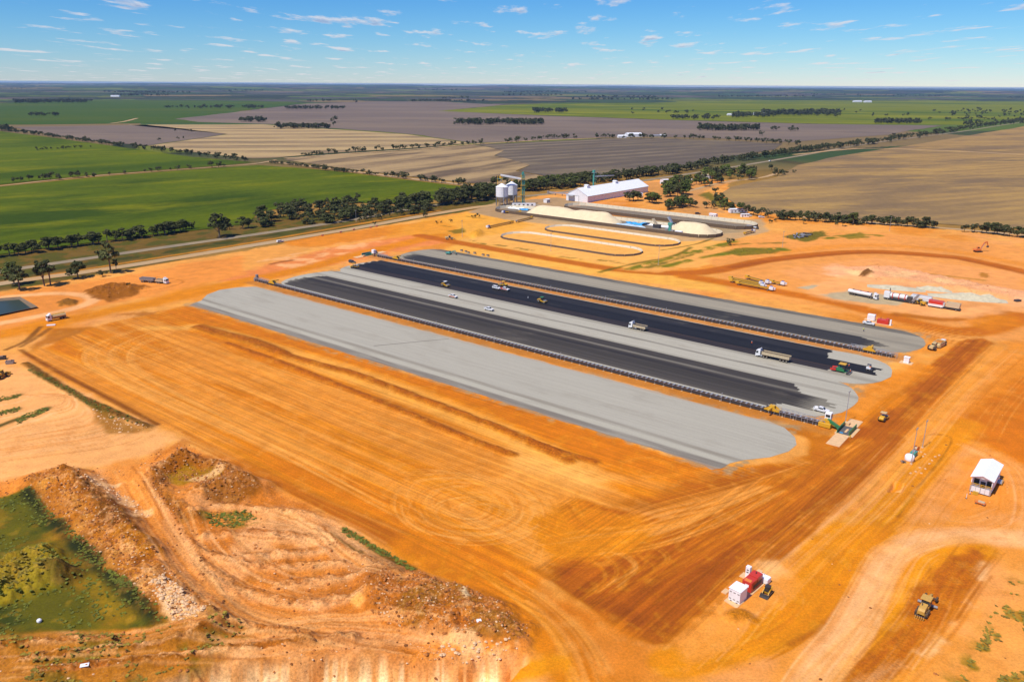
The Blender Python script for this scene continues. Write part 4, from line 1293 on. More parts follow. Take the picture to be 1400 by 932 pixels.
# ---- pond
m, nt, bs = nodes_of('pond_water')
k = NT(nt)
v = k.coords('Object')
k.put(bs.inputs['Base Color'], (0.040, 0.055, 0.036))
bs.inputs['Specular IOR Level'].default_value = 0.10
bs.inputs['Roughness'].default_value = 0.3
k.bump(k.noise(v, 1.2, 4, 0.6), 0.15, 0.05, bs)
wpts = W([(-60, 424), (0, 411.5), (26, 409.5), (44, 422.5), (0, 430.5), (-60, 442)])
sheet('water', wpts, 0.05, m, 'dark green water in the lined pond')
lin_m = mat('pond_liner', A(132, 112, 88), 0.6, 0.0, 0.2, 0.3)
edge = W([(-60, 421), (0, 409.8), (28, 407.8), (52, 421.5), (0, 432.5), (-60, 445)])
v, f = [], []
for i, (a, b) in enumerate(zip(wpts, edge)):
    v += [(a[0], a[1], 0.02), (b[0], b[1], 0.9), (b[0] + (b[0] - a[0]) * 0.5, b[1] + (b[1] - a[1]) * 0.5, 0.0)]
    if i:
        j = 3 * i
        f += [[j - 3, j, j + 1, j - 2]]
structure(mesh_object('pond_liner', v, f, lin_m), 'grey lined bank round the pond')

# ================================================================== KIT FOR THINGS AND PARTS
mat('white_paint', (0.74, 0.74, 0.72), 0.4, 0, 0.05, 1, 0.18)
mat('white_clean', (0.85, 0.85, 0.84), 0.45, 0, 0.04, 0.3, 0.04)
mat('wall_white', (0.79, 0.78, 0.77), 0.6, 0, 0.06, 0.2, 0.05)
mat('yellow_paint', (0.66, 0.36, 0.015), 0.45, 0, 0.10, 1, 0.15)
mat('yellow_dusty', (0.56, 0.32, 0.05), 0.6, 0, 0.15, 1, 0.45)
mat('yellow_bright', (0.62, 0.34, 0.012), 0.5, 0, 0.12, 1, 0.25)
mat('beige_paint', (0.60, 0.45, 0.20), 0.6, 0, 0.15, 1, 0.4)
mat('orange_paint', (0.66, 0.17, 0.03), 0.5, 0, 0.12, 1, 0.2)
mat('red_paint', (0.55, 0.035, 0.02), 0.4, 0, 0.08, 1, 0.06)
mat('green_paint', (0.02, 0.18, 0.06), 0.5, 0, 0.12, 1, 0.10)
mat('teal_paint', (0.05, 0.30, 0.24), 0.5, 0, 0.12, 1, 0.15)
mat('blue_paint', (0.03, 0.08, 0.32), 0.45, 0, 0.1, 1, 0.10)
mat('tarp_blue', (0.03, 0.32, 0.62), 0.6, 0, 0.25, 0.3, 0.05)
mat('tarp_pale', (0.45, 0.60, 0.66), 0.6, 0, 0.25, 0.3, 0.15)
mat('glass_dark', (0.02, 0.03, 0.035), 0.12, 0, 0.02, 1, 0, 0.6)
mat('tyre', (0.028, 0.027, 0.026), 0.9, 0, 0.15, 2, 0.35, 0.2)
mat('rim', (0.35, 0.33, 0.28), 0.5, 0.3, 0.1, 2, 0.3)
mat('steel_grey', (0.28, 0.28, 0.28), 0.5, 0.4, 0.15, 1, 0.15)
mat('steel_dark', (0.05, 0.05, 0.05), 0.6, 0.2, 0.15, 1, 0.15)
mat('galvanised', (0.45, 0.46, 0.47), 0.45, 0.5, 0.12, 1, 0.08)
mat('belt_rubber', (0.025, 0.024, 0.024), 0.8, 0, 0.2, 1, 0.10)
mat('black_plastic', (0.02, 0.02, 0.02), 0.6, 0, 0.1, 1, 0.1)
mat('concrete', tuple(A(246, 206, 166)), 0.9, 0, 0.10, 0.25, 0.10)
mat('concrete_grey', tuple(A(196, 188, 176)), 0.9, 0, 0.12, 0.3, 0.15)
mat('lamp_red', (0.5, 0.02, 0.01), 0.3)
mat('lamp_clear', (0.7, 0.7, 0.65), 0.2)
mat('timber_grey', (0.24, 0.20, 0.16), 0.8, 0, 0.2, 1)
mat('hivis_orange', (0.85, 0.16, 0.02), 0.8)
mat('hivis_yellow', (0.70, 0.72, 0.03), 0.8)
mat('grain', tuple(A(248, 230, 204)), 0.95, 0, 0.08, 0.08)
mat('stone_pale', tuple(A(214, 208, 192)), 0.95, 0, 0.16, 0.2)
mat('bin_tan', (0.52, 0.42, 0.26), 0.7, 0, 0.15, 1, 0.3)
mat('skin', (0.45, 0.25, 0.17), 0.6)
mat('navy_cloth', (0.02, 0.025, 0.06), 0.9)
mat('roof_rust', (0.30, 0.16, 0.10), 0.7, 0, 0.2, 0.3)


class MB:
    """collects shapes for one part"""

    def __init__(self):
        self.v, self.f = [], []

    def add(self, v, f):
        b = len(self.v)
        self.v += [tuple(q) for q in v]
        self.f += [[i + b for i in q] for q in f]
        return self

    def box(self, x0, x1, y0, y1, z0, z1, ch=0.0):
        if ch <= 0:
            v = [(x, y, z) for z in (z0, z1) for y in (y0, y1) for x in (x0, x1)]
            return self.add(v, [[0, 2, 3, 1], [4, 5, 7, 6], [0, 1, 5, 4], [2, 6, 7, 3], [0, 4, 6, 2], [1, 3, 7, 5]])
        ch = min(ch, (x1 - x0) * .45, (y1 - y0) * .45, (z1 - z0) * .45)
        # box with its upright and top edges cut back
        ring = lambda z, e: [(x0 + ch + e, y0 + e, z), (x1 - ch - e, y0 + e, z), (x1 - e, y0 + ch + e, z), (x1 - e, y1 - ch - e, z), (x1 - ch - e, y1 - e, z), (x0 + ch + e, y1 - e, z), (x0 + e, y1 - ch - e, z), (x0 + e, y0 + ch + e, z)]
        v = ring(z0, 0) + ring(z1 - ch, 0) + ring(z1, ch * 0.55)
        f = [list(range(7, -1, -1)), list(range(16, 24))]
        for l in (0, 8):
            for i in range(8):
                j = (i + 1) % 8
                f.append([l + i, l + j, l + 8 + j, l + 8 + i])
        return self.add(v, f)

    def prism(self, prof, y0, y1, inset=0.0):
        """side profile [(x, z)] pushed across from y0 to y1; inset narrows points above the mean height"""
        n = len(prof)
        area = sum(prof[i][0] * prof[(i + 1) % n][1] - prof[(i + 1) % n][0] * prof[i][1] for i in range(n))
        if area < 0:
            prof = prof[::-1]
        zm = sum(p[1] for p in prof) / n
        v = [(x, y0 + (inset if z > zm else 0), z) for x, z in prof] + [(x, y1 - (inset if z > zm else 0), z) for x, z in prof]
        f = [list(range(n)), list(range(2 * n - 1, n - 1, -1))] + [[i, i + n, (i + 1) % n + n, (i + 1) % n] for i in range(n)]
        return self.add(v, f)

    def plan(self, pts, z0, z1, taper=1.0):
        n = len(pts)
        cx, cy = sum(p[0] for p in pts) / n, sum(p[1] for p in pts) / n
        v = [(x, y, z0) for x, y in pts] + [(cx + (x - cx) * taper, cy + (y - cy) * taper, z1) for x, y in pts]
        return self.add(v, [list(range(n - 1, -1, -1)), list(range(n, 2 * n))] + [[i, (i + 1) % n, (i + 1) % n + n, i + n] for i in range(n)])

    def tube(self, a, b, r, n=6, r2=None):
        a, b = Vector(a), Vector(b)
        d = (b - a)
        if d.length < 1e-6:
            return self
        d.normalize()
        u = d.orthogonal().normalized()
        w = d.cross(u)
        r2 = r if r2 is None else r2
        v = [a + (u * math.cos(t) + w * math.sin(t)) * r for t in [2 * math.pi * i / n for i in range(n)]]
        v += [b + (u * math.cos(t) + w * math.sin(t)) * r2 for t in [2 * math.pi * i / n for i in range(n)]]
        return self.add(v, [list(range(n - 1, -1, -1)), list(range(n, 2 * n))] + [[i, (i + 1) % n, (i + 1) % n + n, i + n] for i in range(n)])

    def lathe(self, c, prof, n=20, cap=True):
        cx, cy, cz = c
        v, f = [], []
        for r, z in prof:
            v += [(cx + r * math.cos(2 * math.pi * i / n), cy + r * math.sin(2 * math.pi * i / n), cz + z) for i in range(n)]
        for l in range(len(prof) - 1):
            for i in range(n):
                j = (i + 1) % n
                f.append([l * n + i, l * n + j, (l + 1) * n + j, (l + 1) * n + i])
        if cap:
            f.append(list(range(n - 1, -1, -1)))
            f.append(list(range((len(prof) - 1) * n, len(prof) * n)))
        return self.add(v, f)

    def drum(self, x, y, z, r, wid, n=16):
        """a wheel-like cylinder lying across y, its shoulders rounded"""
        v, f = [], []
        for yy, rr in ((y - wid / 2, r * 0.88), (y - wid * 0.36, r), (y + wid * 0.36, r), (y + wid / 2, r * 0.88)):
            v += [(x + rr * math.cos(2 * math.pi * i / n), yy, z + rr * math.sin(2 * math.pi * i / n)) for i in range(n)]
        for l in range(3):
            for i in range(n):
                j = (i + 1) % n
                f.append([l * n + i, l * n + j, (l + 1) * n + j, (l + 1) * n + i][::-1])
        f.append(list(range(n)))
        f.append(list(range(4 * n - 1, 3 * n - 1, -1)))
        return self.add(v, f)

    def quad(self, a, b, c, d):
        return self.add([a, b, c, d], [[0, 1, 2, 3]])

    def mesh(self, name, material, smooth=False):
        me = bpy.data.meshes.new(name)
        me.from_pydata(self.v, [], self.f)
        me.update()
        me.materials.append(MATS[material] if isinstance(material, str) else material)
        bm = bmesh.new()
        bm.from_mesh(me)
        bmesh.ops.recalc_face_normals(bm, faces=bm.faces)
        bm.to_mesh(me)
        bm.free()
        if smooth:
            me.polygons.foreach_set('use_smooth', [True] * len(me.polygons))
        return me


class Thing:
    def __init__(self, name, label, cat, loc, rot=0.0, group=None, z=None):
        o = bpy.data.objects.new(name, None)
        o.empty_display_size = 0.5
        col.objects.link(o)
        x, y = loc
        o.location = (x, y, ground_z(x, y) + 0.02 if z is None else z)
        o.rotation_euler = (0, 0, rot)
        o['label'] = label
        o['category'] = cat
        if group:
            o['group'] = group
        self.o = o
        self.todo = []

    def part(self, name, material, sub=None, label=None, stuff=False, smooth=False):
        b = MB()
        rec = [name, material, b, sub, label, stuff, smooth, None]
        self.todo.append(rec)
        b.rec = rec
        return b

    def done(self):
        for rec in self.todo:
            name, material, b, sub, label, stuff, smooth, _ = rec
            ob = bpy.data.objects.new(name, b.mesh(name, material, smooth))
            col.objects.link(ob)
            ob.parent = sub.rec[7] if sub is not None else self.o
            if label:
                ob['label'] = label
            if stuff:
                ob['kind'] = 'stuff'
            rec[7] = ob
        return self.o

    def wheel(self, x, y, r, w, rim='rim'):
        t = self.part('wheel', 'tyre').drum(x, y, r, r, w)
        self.part('rim', rim, sub=t).drum(x, y, r, r * 0.55, w * 1.08, 10)


def clone(root, loc, rot, label, group=None, z=None):
    """another of the same kind, with copies of its parts and sub-parts"""
    r = root.copy()
    col.objects.link(r)
    x, y = loc
    r.location = (x, y, ground_z(x, y) + 0.02 if z is None else z)
    r.rotation_euler = (0, 0, rot)
    r['label'] = label
    if group:
        r['group'] = group
    for ch in list(root.children):
        c = ch.copy()
        col.objects.link(c)
        c.parent = r
        for g in list(ch.children):
            d = g.copy()
            col.objects.link(d)
            d.parent = c
    return r


def solid(name, mb, material, label, cat, loc, rot=0.0, group=None, z=None, kind=None):
    """a thing that is one mesh"""
    o = bpy.data.objects.new(name, mb.mesh(name, material))
    col.objects.link(o)
    x, y = loc
    o.location = (x, y, ground_z(x, y) + 0.02 if z is None else z)
    o.rotation_euler = (0, 0, rot)
    o['label'] = label
    if cat:
        o['category'] = cat
    if group:
        o['group'] = group
    if kind:
        o['kind'] = kind
    return o

# ================================================================== VEHICLES AND MACHINES (x forward)
BACK = S_ANG + math.pi            # heading to the upper left along the pads


def mid(a, b):
    A_, B_ = P(*a), P(*b)
    return ((A_[0] + B_[0]) / 2, (A_[1] + B_[1]) / 2)


def ute(label, loc, rot, body='white_paint', side=None, tray='white_paint', wagon=False, z=0.13):
    t = Thing('pickup_truck' if not wagon else 'station_wagon', label, 'ute' if not wagon else 'car', loc, rot, None, z)
    b = t.part('body', body)
    b.prism([(-2.55, .5), (2.45, .45), (2.6, .62), (2.58, .95), (1.15, 1.12), (-2.55 if wagon else -1.0, 1.12), (-2.6, 1.0)], -.92, .92)
    c = t.part('cabin', body)
    xr = -2.45 if wagon else -1.0
    c.prism([(1.15, 1.1), (.45, 1.74), (xr + .12, 1.80), (xr, 1.1)], -.86, .86, .14)
    t.part('windscreen', 'glass_dark').add([(1.13, -.78, 1.16), (1.13, .78, 1.16), (.52, .66, 1.70), (.52, -.66, 1.70)], [[0, 1, 2, 3]])
    for s in (-1, 1):
        t.part('side_window', 'glass_dark').add([(.88, s * .862, 1.17), (xr + .1, s * .862, 1.17), (xr + .2, s * .745, 1.68), (.42, s * .745, 1.68)], [[0, 1, 2, 3]])
        t.part('headlight', 'lamp_clear').box(2.5, 2.61, s * .78 - .14, s * .78 + .14, .72, .9)
        t.part('tail_light', 'lamp_red').box(-2.63, -2.56, s * .8 - .08, s * .8 + .08, .7, .95)
    if not wagon:
        tr = t.part('tray', tray)
        tr.box(-2.62, -1.08, -.95, .95, .92, 1.0)
        for s in (-1, 1):
            tr.box(-2.62, -1.08, s * .95 - .03, s * .95 + .03, 1.0, 1.32)
        tr.box(-2.65, -2.59, -.95, .95, 1.0, 1.32)
        t.part('headboard', 'steel_grey').box(-1.1, -1.04, -.9, .9, 1.0, 1.75)
    if side:
        for s in (-1, 1):
            t.part('side_stripe', side).box(-2.3, 1.9, s * .925 - .012, s * .925 + .012, .62, .98)
    t.part('front_bumper', 'black_plastic').box(2.45, 2.72, -.85, .85, .42, .66, .05)
    for x in (1.6, -1.65):
        for s in (-1, 1):
            t.wheel(x, s * .80, .39, .26)
    return t.done()


def cab(t, x0, colr='white_paint', w=1.22, h=2.95):
    """cab-over truck cab whose front is at x0 + 1.9"""
    c = t.part('cab', colr)
    c.prism([(x0, .75), (x0 + 1.75, .6), (x0 + 1.95, .75), (x0 + 1.95, 1.75), (x0 + 1.75, h - .15), (x0 + 1.3, h), (x0, h)], -w, w, .06)
    t.part('wind_deflector', colr, sub=c).prism([(x0 + .1, h), (x0 + 1.2, h), (x0 + .5, h + .62), (x0 + .1, h + .7)], -w * .85, w * .85, .1)
    t.part('windscreen', 'glass_dark', sub=c).add([(x0 + 1.965, -w * .9, 1.75), (x0 + 1.965, w * .9, 1.75), (x0 + 1.79, w * .84, h - .3), (x0 + 1.79, -w * .84, h - .3)], [[0, 1, 2, 3]])
    for s in (-1, 1):
        t.part('side_window', 'glass_dark', sub=c).add([(x0 + 1.6, s * (w + .01), 1.7), (x0 + .8, s * (w + .01), 1.7), (x0 + .8, s * (w - .04), h - .4), (x0 + 1.5, s * (w - .04), h - .4)], [[0, 1, 2, 3]])
        t.part('mirror', 'black_plastic', sub=c).box(x0 + 1.6, x0 + 1.75, s * (w + .2) - .06, s * (w + .2) + .06, 1.9, 2.6)
        t.part('headlight', 'lamp_clear', sub=c).box(x0 + 1.9, x0 + 1.98, s * .85 - .2, s * .85 + .2, .85, 1.05)
    t.part('bumper', colr, sub=c).box(x0 + 1.4, x0 + 2.05, -w, w, .4, .8, .06)


def tub(t, x0, x1, z0, z1, colr, inner, w=1.24, name='tipper_body'):
    b = t.part(name, colr)
    b.prism([(x0, z0 + .15), (x0 + .35, z0), (x1 - .35, z0), (x1, z0 + .1), (x1, z1), (x0 - .1, z1)], -w, -w + .08)
    b.prism([(x0, z0 + .15), (x0 + .35, z0), (x1 - .35, z0), (x1, z0 + .1), (x1, z1), (x0 - .1, z1)], w - .08, w)
    b.box(x0, x1, -w, w, z0, z0 + .12)
    b.box(x1 - .08, x1, -w, w, z0, z1 + .15)
    b.prism([(x0, z0), (x0 + .08, z0), (x0 - .02, z1), (x0 - .1, z1)], -w, w)
    n = int((x1 - x0) / 1.1)
    for i in range(n):
        x = x0 + (i + .5) * (x1 - x0) / n
        for s in (-1, 1):
            b.box(x - .05, x + .05, s * (w + .04) - .04, s * (w + .04) + .04, z0 + .1, z1)
    for s in (-1, 1):
        t.part('top_rail', inner, sub=b).box(x0 - .1, x1, s * w - .07, s * w + .07, z1 - .02, z1 + .1)
    t.part('load_cover', 'steel_dark', sub=b).box(x0 + .1, x1 - .1, -w + .1, w - .1, z1 - .35, z1 - .28)


def rigid_tipper(label, loc, rot, colr='white_paint', bodyc='bin_tan', z=0.13):
    t = Thing('tipper_truck', label, 'truck', loc, rot, None, z)
    t.part('chassis', 'steel_dark').box(-4.4, 4.2, -.45, .45, .75, 1.0)
    cab(t, 2.4, colr)
    tub(t, -4.4, 2.0, 1.1, 2.35, bodyc, 'steel_dark')
    for x in (3.3, 1.9, -2.2, -3.5):
        for s in (-1, 1):
            t.wheel(x, s * 1.0, .52, .34)
    for s in (-1, 1):
        t.part('fuel_tank', 'galvanised').box(.1, 1.2, s * .95 - .25, s * .95 + .25, .55, 1.05, .1)
    return t.done()


def semi_tipper(label, loc, rot, z=0.13):
    t = Thing('semi_trailer_truck', label, 'truck', loc, rot, None, z)
    t.part('chassis', 'steel_dark').box(.6, 7.0, -.45, .45, .75, 1.0)
    cab(t, 5.0, 'white_paint', 1.22, 3.0)
    tub(t, -7.2, 4.4, 1.35, 2.6, 'bin_tan', 'beige_paint', name='trailer_body')
    for x in (6.0, 3.4, 2.1, -3.6, -4.9, -6.2):
        for s in (-1, 1):
            t.wheel(x, s * 1.0, .52, .36)
    for s in (-1, 1):
        t.part('fuel_tank', 'galvanised').box(4.0, 4.9, s * .95 - .25, s * .95 + .25, .55, 1.05, .1)
        t.part('landing_leg', 'steel_dark').box(.6, .75, s * .8 - .08, s * .8 + .08, .2, 1.3)
    return t.done()


def road_train(label, loc, rot):
    t = Thing('road_train', label, 'truck', loc, rot)
    t.part('chassis', 'steel_dark').box(2.2, 8.9, -.45, .45, .75, 1.0)
    cab(t, 7.0, 'white_paint')
    tub(t, 2.0, 6.6, 1.1, 2.4, 'bin_tan', 'beige_paint')
    tub(t, -8.6, .6, 1.2, 2.6, 'steel_grey', 'galvanised', name='dog_trailer')
    t.part('tow_bar', 'steel_dark').box(.4, 2.4, -.08, .08, .7, .85)
    for x in (8.0, 4.2, 2.9, -1.2, -2.5, -6.2, -7.5):
        for s in (-1, 1):
            t.wheel(x, s * 1.0, .52, .36)
    return t.done()


def water_truck(label, loc, rot):
    t = Thing('water_truck', label, 'truck', loc, rot)
    t.part('chassis', 'steel_dark').box(-4.2, 4.2, -.45, .45, .75, 1.0)
    cab(t, 2.3, 'white_paint')
    n = 14
    prof = [(1.15 * math.cos(2 * math.pi * i / n), 1.95 + .85 * math.sin(2 * math.pi * i / n)) for i in range(n)]
    tk = t.part('tank', 'beige_paint')
    tk.add([(-4.1, y, z) for y, z in prof] + [(1.9, y, z) for y, z in prof], [list(range(n)), list(range(2 * n - 1, n - 1, -1))] + [[i, (i + 1) % n, (i + 1) % n + n, i + n] for i in range(n)])
    t.part('walkway', 'yellow_paint', sub=tk).box(-3.9, 1.7, -.45, .45, 2.78, 2.86)
    for s in (-1, 1):
        t.part('hand_rail', 'yellow_paint', sub=tk).box(-3.9, 1.7, s * .5 - .04, s * .5 + .04, 3.2, 3.28).box(-3.9, -3.82, s * .5 - .04, s * .5 + .04, 2.8, 3.25).box(1.62, 1.7, s * .5 - .04, s * .5 + .04, 2.8, 3.25)
        t.part('mudguard', 'black_plastic').box(-4.0, -1.6, s * 1.0 - .25, s * 1.0 + .25, 1.08, 1.15)
    t.part('spray_bar', 'steel_grey').box(-4.6, -4.4, -1.3, 1.3, .6, .8)
    for x in (3.2, -2.1, -3.4):
        for s in (-1, 1):
            t.wheel(x, s * 1.0, .52, .36)
    return t.done()


def roller(label, loc, rot, canopy='white_paint', body='yellow_paint', smooth_front=True, z=0.13):
    t = Thing('road_roller', label, 'roller', loc, rot, None, z)
    t.part('drum', 'steel_grey').drum(1.75, 0, .75, .75, 2.05, 22)
    fr = t.part('drum_frame', body)
    for s in (-1, 1):
        fr.box(.7, 2.7, s * 1.14 - .07, s * 1.14 + .07, .65, 1.05)
    fr.box(2.55, 2.72, -1.2, 1.2, .65, 1.05)
    fr.box(.55, .75, -1.2, 1.2, .6, 1.15)
    t.part('hood', body).prism([(-2.6, .8), (-.7, .8), (-.7, 1.75), (-2.2, 1.65), (-2.65, 1.3)], -.8, .8, .08)
    t.part('platform', body).box(-.8, .6, -.95, .95, .75, 1.1)
    st = t.part('seat', 'black_plastic').box(-.5, 0, -.3, .3, 1.1, 1.5, .05)
    st.box(-.55, -.4, -.3, .3, 1.5, 1.95)
    t.part('roof', canopy).prism([(-.9, 2.75), (.75, 2.75), (.7, 2.88), (-.85, 2.9)], -.95, .95)
    for x in (-.8, .65):
        for s in (-1, 1):
            t.part('canopy_post', 'steel_dark').box(x - .05, x + .05, s * .82 - .05, s * .82 + .05, 1.05, 2.76)
    t.part('steering_console', 'black_plastic').box(.25, .45, -.2, .2, 1.1, 1.75)
    for s in (-1, 1):
        t.wheel(-1.55, s * .85, .76, .5)
    return t.done()


def grader(label, loc, rot):
    t = Thing('motor_grader', label, 'grader', loc, rot)
    t.part('engine_hood', 'yellow_dusty').prism([(-4.3, 1.0), (-1.6, 1.0), (-1.6, 2.3), (-3.8, 2.15), (-4.35, 1.8)], -.75, .75, .08)
    cb = t.part('cab_lower', 'yellow_dusty').box(-1.6, .3, -.85, .85, 1.0, 1.7, .06)
    t.part('cab_glass', 'glass_dark').prism([(-1.5, 1.7), (.25, 1.7), (.1, 3.1), (-1.4, 3.1)], -.8, .8, .03)
    t.part('cab_roof', 'yellow_dusty').box(-1.75, .45, -1.05, 1.05, 3.1, 3.3, .08)
    fr = t.part('front_frame', 'yellow_dusty')
    fr.prism([(.2, 1.2), (.2, 1.8), (2.6, 2.1), (4.4, 1.5), (4.5, 1.0), (4.1, 1.0), (2.6, 1.65), (.6, 1.15)], -.22, .22)
    t.part('front_axle', 'steel_dark').box(4.0, 4.3, -1.0, 1.0, .55, .8)
    bl = t.part('mouldboard', 'steel_grey')
    pr = [(1.35, .12), (1.5, .12), (1.32, .45), (1.5, .8), (1.38, .82), (1.18, .45)]
    bl.prism(pr, -2.0, 2.0)
    t.part('turntable', 'steel_dark').lathe((1.6, 0, .85), [(.75, 0), (.75, .15)], 16)
    for s in (-1, 1):
        t.part('lift_cylinder', 'galvanised').tube((1.6, s * .5, .9), (1.3, s * .35, 2.2), .07)
        t.part('tandem_case', 'yellow_dusty').box(-3.9, -1.5, s * .72 - .1, s * .72 + .1, .5, .95)
    rp = t.part('ripper', 'steel_dark').box(-4.9, -4.7, -1.0, 1.0, .7, .95)
    for y in (-.8, -.4, 0, .4, .8):
        t.part('ripper_tine', 'yellow_dusty', sub=rp).prism([(-4.95, .9), (-4.7, .9), (-5.0, .15), (-5.1, .15)], y - .06, y + .06)
    t.part('exhaust', 'steel_dark').tube((-2.6, .3, 2.2), (-2.6, .3, 3.0), .08)
    for x in (-3.4, -1.9):
        for s in (-1, 1):
            t.wheel(x, s * 1.05, .66, .45, 'yellow_dusty')
    for s in (-1, 1):
        t.wheel(4.15, s * 1.15, .66, .42, 'yellow_dusty')
    return t.done()


def scraper(label, loc, rot):
    t = Thing('wheel_scraper', label, 'scraper', loc, rot)
    t.part('tractor_hood', 'beige_paint').prism([(4.6, 1.0), (7.0, 1.0), (7.0, 1.9), (4.6, 2.2)], -.85, .85, .1)
    t.part('cab', 'beige_paint').box(3.5, 4.8, -.75, .75, 1.4, 3.0, .08)
    t.part('cab_window', 'glass_dark').box(3.45, 4.85, -.68, .68, 2.0, 2.75)
    gn = t.part('gooseneck', 'beige_paint')
    gn.prism([(3.4, 1.2), (3.6, 2.4), (2.4, 2.9), (.8, 2.6), (.8, 2.1), (2.2, 2.3), (2.8, 1.2)], -.35, .35)
    gn.box(.6, 1.0, -1.6, 1.6, 1.9, 2.5)
    bw = t.part('bowl', 'beige_paint')
    for s in (-1, 1):
        bw.prism([(-4.0, .8), (.9, .35), (1.2, 2.4), (-4.0, 2.6)], s * 1.55 - .12, s * 1.55 + .12)
    bw.box(-4.1, .9, -1.6, 1.6, .5, .75)
    bw.box(-4.2, -4.0, -1.6, 1.6, .6, 2.7)
    t.part('load', 'dirt_load').prism([(-3.9, .8), (.8, .8), (.4, 2.2), (-1.6, 2.75), (-3.9, 2.4)], -1.42, 1.42, .2)
    t.part('apron', 'beige_paint').prism([(1.0, .4), (1.35, .5), (1.5, 1.6), (1.15, 2.0)], -1.4, 1.4)
    t.part('rear_engine', 'white_paint').box(-6.9, -5.0, -.9, .9, 1.3, 2.5, .12)
    t.part('push_block', 'steel_dark').box(-7.4, -6.9, -.5, .5, .8, 1.6)
    for x in (5.4, -5.2):
        for s in (-1, 1):
            t.wheel(x, s * 1.25, 1.05, .85, 'beige_paint')
    return t.done()


def skid_steer(label, loc, rot):
    t = Thing('skid_steer_loader', label, 'loader', loc, rot)
    t.part('body', 'yellow_paint').box(-1.5, .4, -.55, .55, .5, 1.25, .08)
    t.part('cab_frame', 'steel_dark').prism([(-.7, 1.25), (.55, 1.0), (.45, 2.05), (-.6, 2.1)], -.5, .5, .03)
    t.part('roof', 'black_plastic').box(-.75, .6, -.58, .58, 2.08, 2.16, .03)
    t.part('windscreen', 'glass_dark').box(.53, .57, -.4, .4, 1.15, 1.95)
    for s in (-1, 1):
        t.part('lift_arm', 'yellow_paint').prism([(-1.45, 1.5), (-1.3, 1.75), (.6, 1.3), (1.35, .5), (1.2, .4), (.5, 1.05)], s * .68 - .07, s * .68 + .07)
        tr = t.part('track', 'tyre')
        tr.prism([(-1.35, .05), (.95, .0), (1.2, .3), (.85, .62), (-1.3, .62), (-1.55, .35)], s * .78 - .17, s * .78 + .17)
    b = t.part('bucket', 'steel_dark')
    b.prism([(1.3, .05), (2.05, .02), (2.05, .08), (1.42, .15), (1.32, .7), (1.22, .7)], -.95, .95)
    for s in (-1, 1):
        b.prism([(1.25, .05), (2.0, .05), (1.35, .7)], s * .95 - .03, s * .95 + .03)
    t.part('rear_lamp', 'lamp_red').box(-1.53, -1.49, -.5, .5, 1.0, 1.08)
    return t.done()


def excavator(label, loc, rot, colr, boom_up=1.0, sc_=1.0):
    t = Thing('excavator', label, 'excavator', loc, rot)
    for s in (-1, 1):
        t.part('track', 'tyre').prism([(-2.0, .15), (-1.7, 0), (1.7, 0), (2.0, .15), (2.1, .5), (1.7, .85), (-1.7, .85), (-2.1, .5)], s * 1.2 - .3, s * 1.2 + .3)
    t.part('undercarriage', 'steel_dark').box(-1.2, 1.2, -.95, .95, .4, .9)
    t.part('house', colr).box(-2.4, 1.2, -1.3, 1.3, 1.0, 2.0, .15)
    t.part('counterweight', colr).prism([(-2.8, 1.1), (-2.35, 1.0), (-2.35, 2.1), (-2.8, 1.9)], -1.3, 1.3)
    t.part('cab', colr).prism([(-.3, 2.0), (1.3, 1.1), (1.35, 2.0), (1.0, 2.95), (-.3, 2.95)], .4, 1.28)
    t.part('cab_window', 'glass_dark').prism([(-.1, 2.05), (1.3, 2.0), (1.05, 2.8), (-.1, 2.8)], .38, 1.3)
    zb = 4.6 * boom_up
    t.part('boom', colr).prism([(.9, 1.5), (1.3, 1.2), (3.6, zb - .9), (5.4, zb), (5.2, zb + .4), (3.2, zb - .1)], -.25, .25)
    t.part('stick', colr).prism([(5.0, zb + .6), (5.5, zb + .4), (6.6, zb - 2.2), (6.3, zb - 2.4)], -.18, .18)
    t.part('bucket', 'steel_dark').prism([(6.2, zb - 2.2), (6.8, zb - 2.2), (6.9, zb - 2.9), (6.2, zb - 3.3), (5.7, zb - 2.9)], -.5, .5)
    for s in (-1, 1):
        t.part('hydraulic_ram', 'galvanised').tube((1.5, s * .35, 1.5), (3.4, s * .35, zb - .5), .09)
    t.part('exhaust', 'steel_dark').tube((-1.5, -.6, 2.0), (-1.5, -.6, 2.6), .08)
    o = t.done()
    o.scale = (sc_,) * 3
    return o


def wheel_loader(label, loc, rot, colr='yellow_paint'):
    t = Thing('wheel_loader', label, 'loader', loc, rot)
    t.part('engine_hood', colr).box(-3.4, -.8, -.85, .85, 1.0, 2.2, .15)
    t.part('cab', 'glass_dark').prism([(-.9, 1.3), (.6, 1.3), (.4, 3.0), (-.8, 3.0)], -.75, .75, .05)
    t.part('cab_roof', colr).box(-1.0, .6, -.85, .85, 3.0, 3.15, .05)
    t.part('front_frame', colr).box(.3, 2.0, -.6, .6, .7, 1.5)
    for s in (-1, 1):
        t.part('lift_arm', colr).prism([(1.2, 1.7), (1.5, 2.0), (3.6, .8), (3.4, .5)], s * .6 - .1, s * .6 + .1)
    t.part('bucket', 'yellow_dusty').prism([(3.3, .15), (4.4, .1), (4.4, .2), (3.6, .4), (3.5, 1.3), (3.2, 1.3)], -1.35, 1.35)
    t.part('exhaust', 'steel_dark').tube((-2.2, .3, 2.2), (-2.2, .3, 2.9), .08)
    for x in (1.5, -1.9):
        for s in (-1, 1):
            t.wheel(x, s * 1.0, .75, .55, colr)
    return t.done()


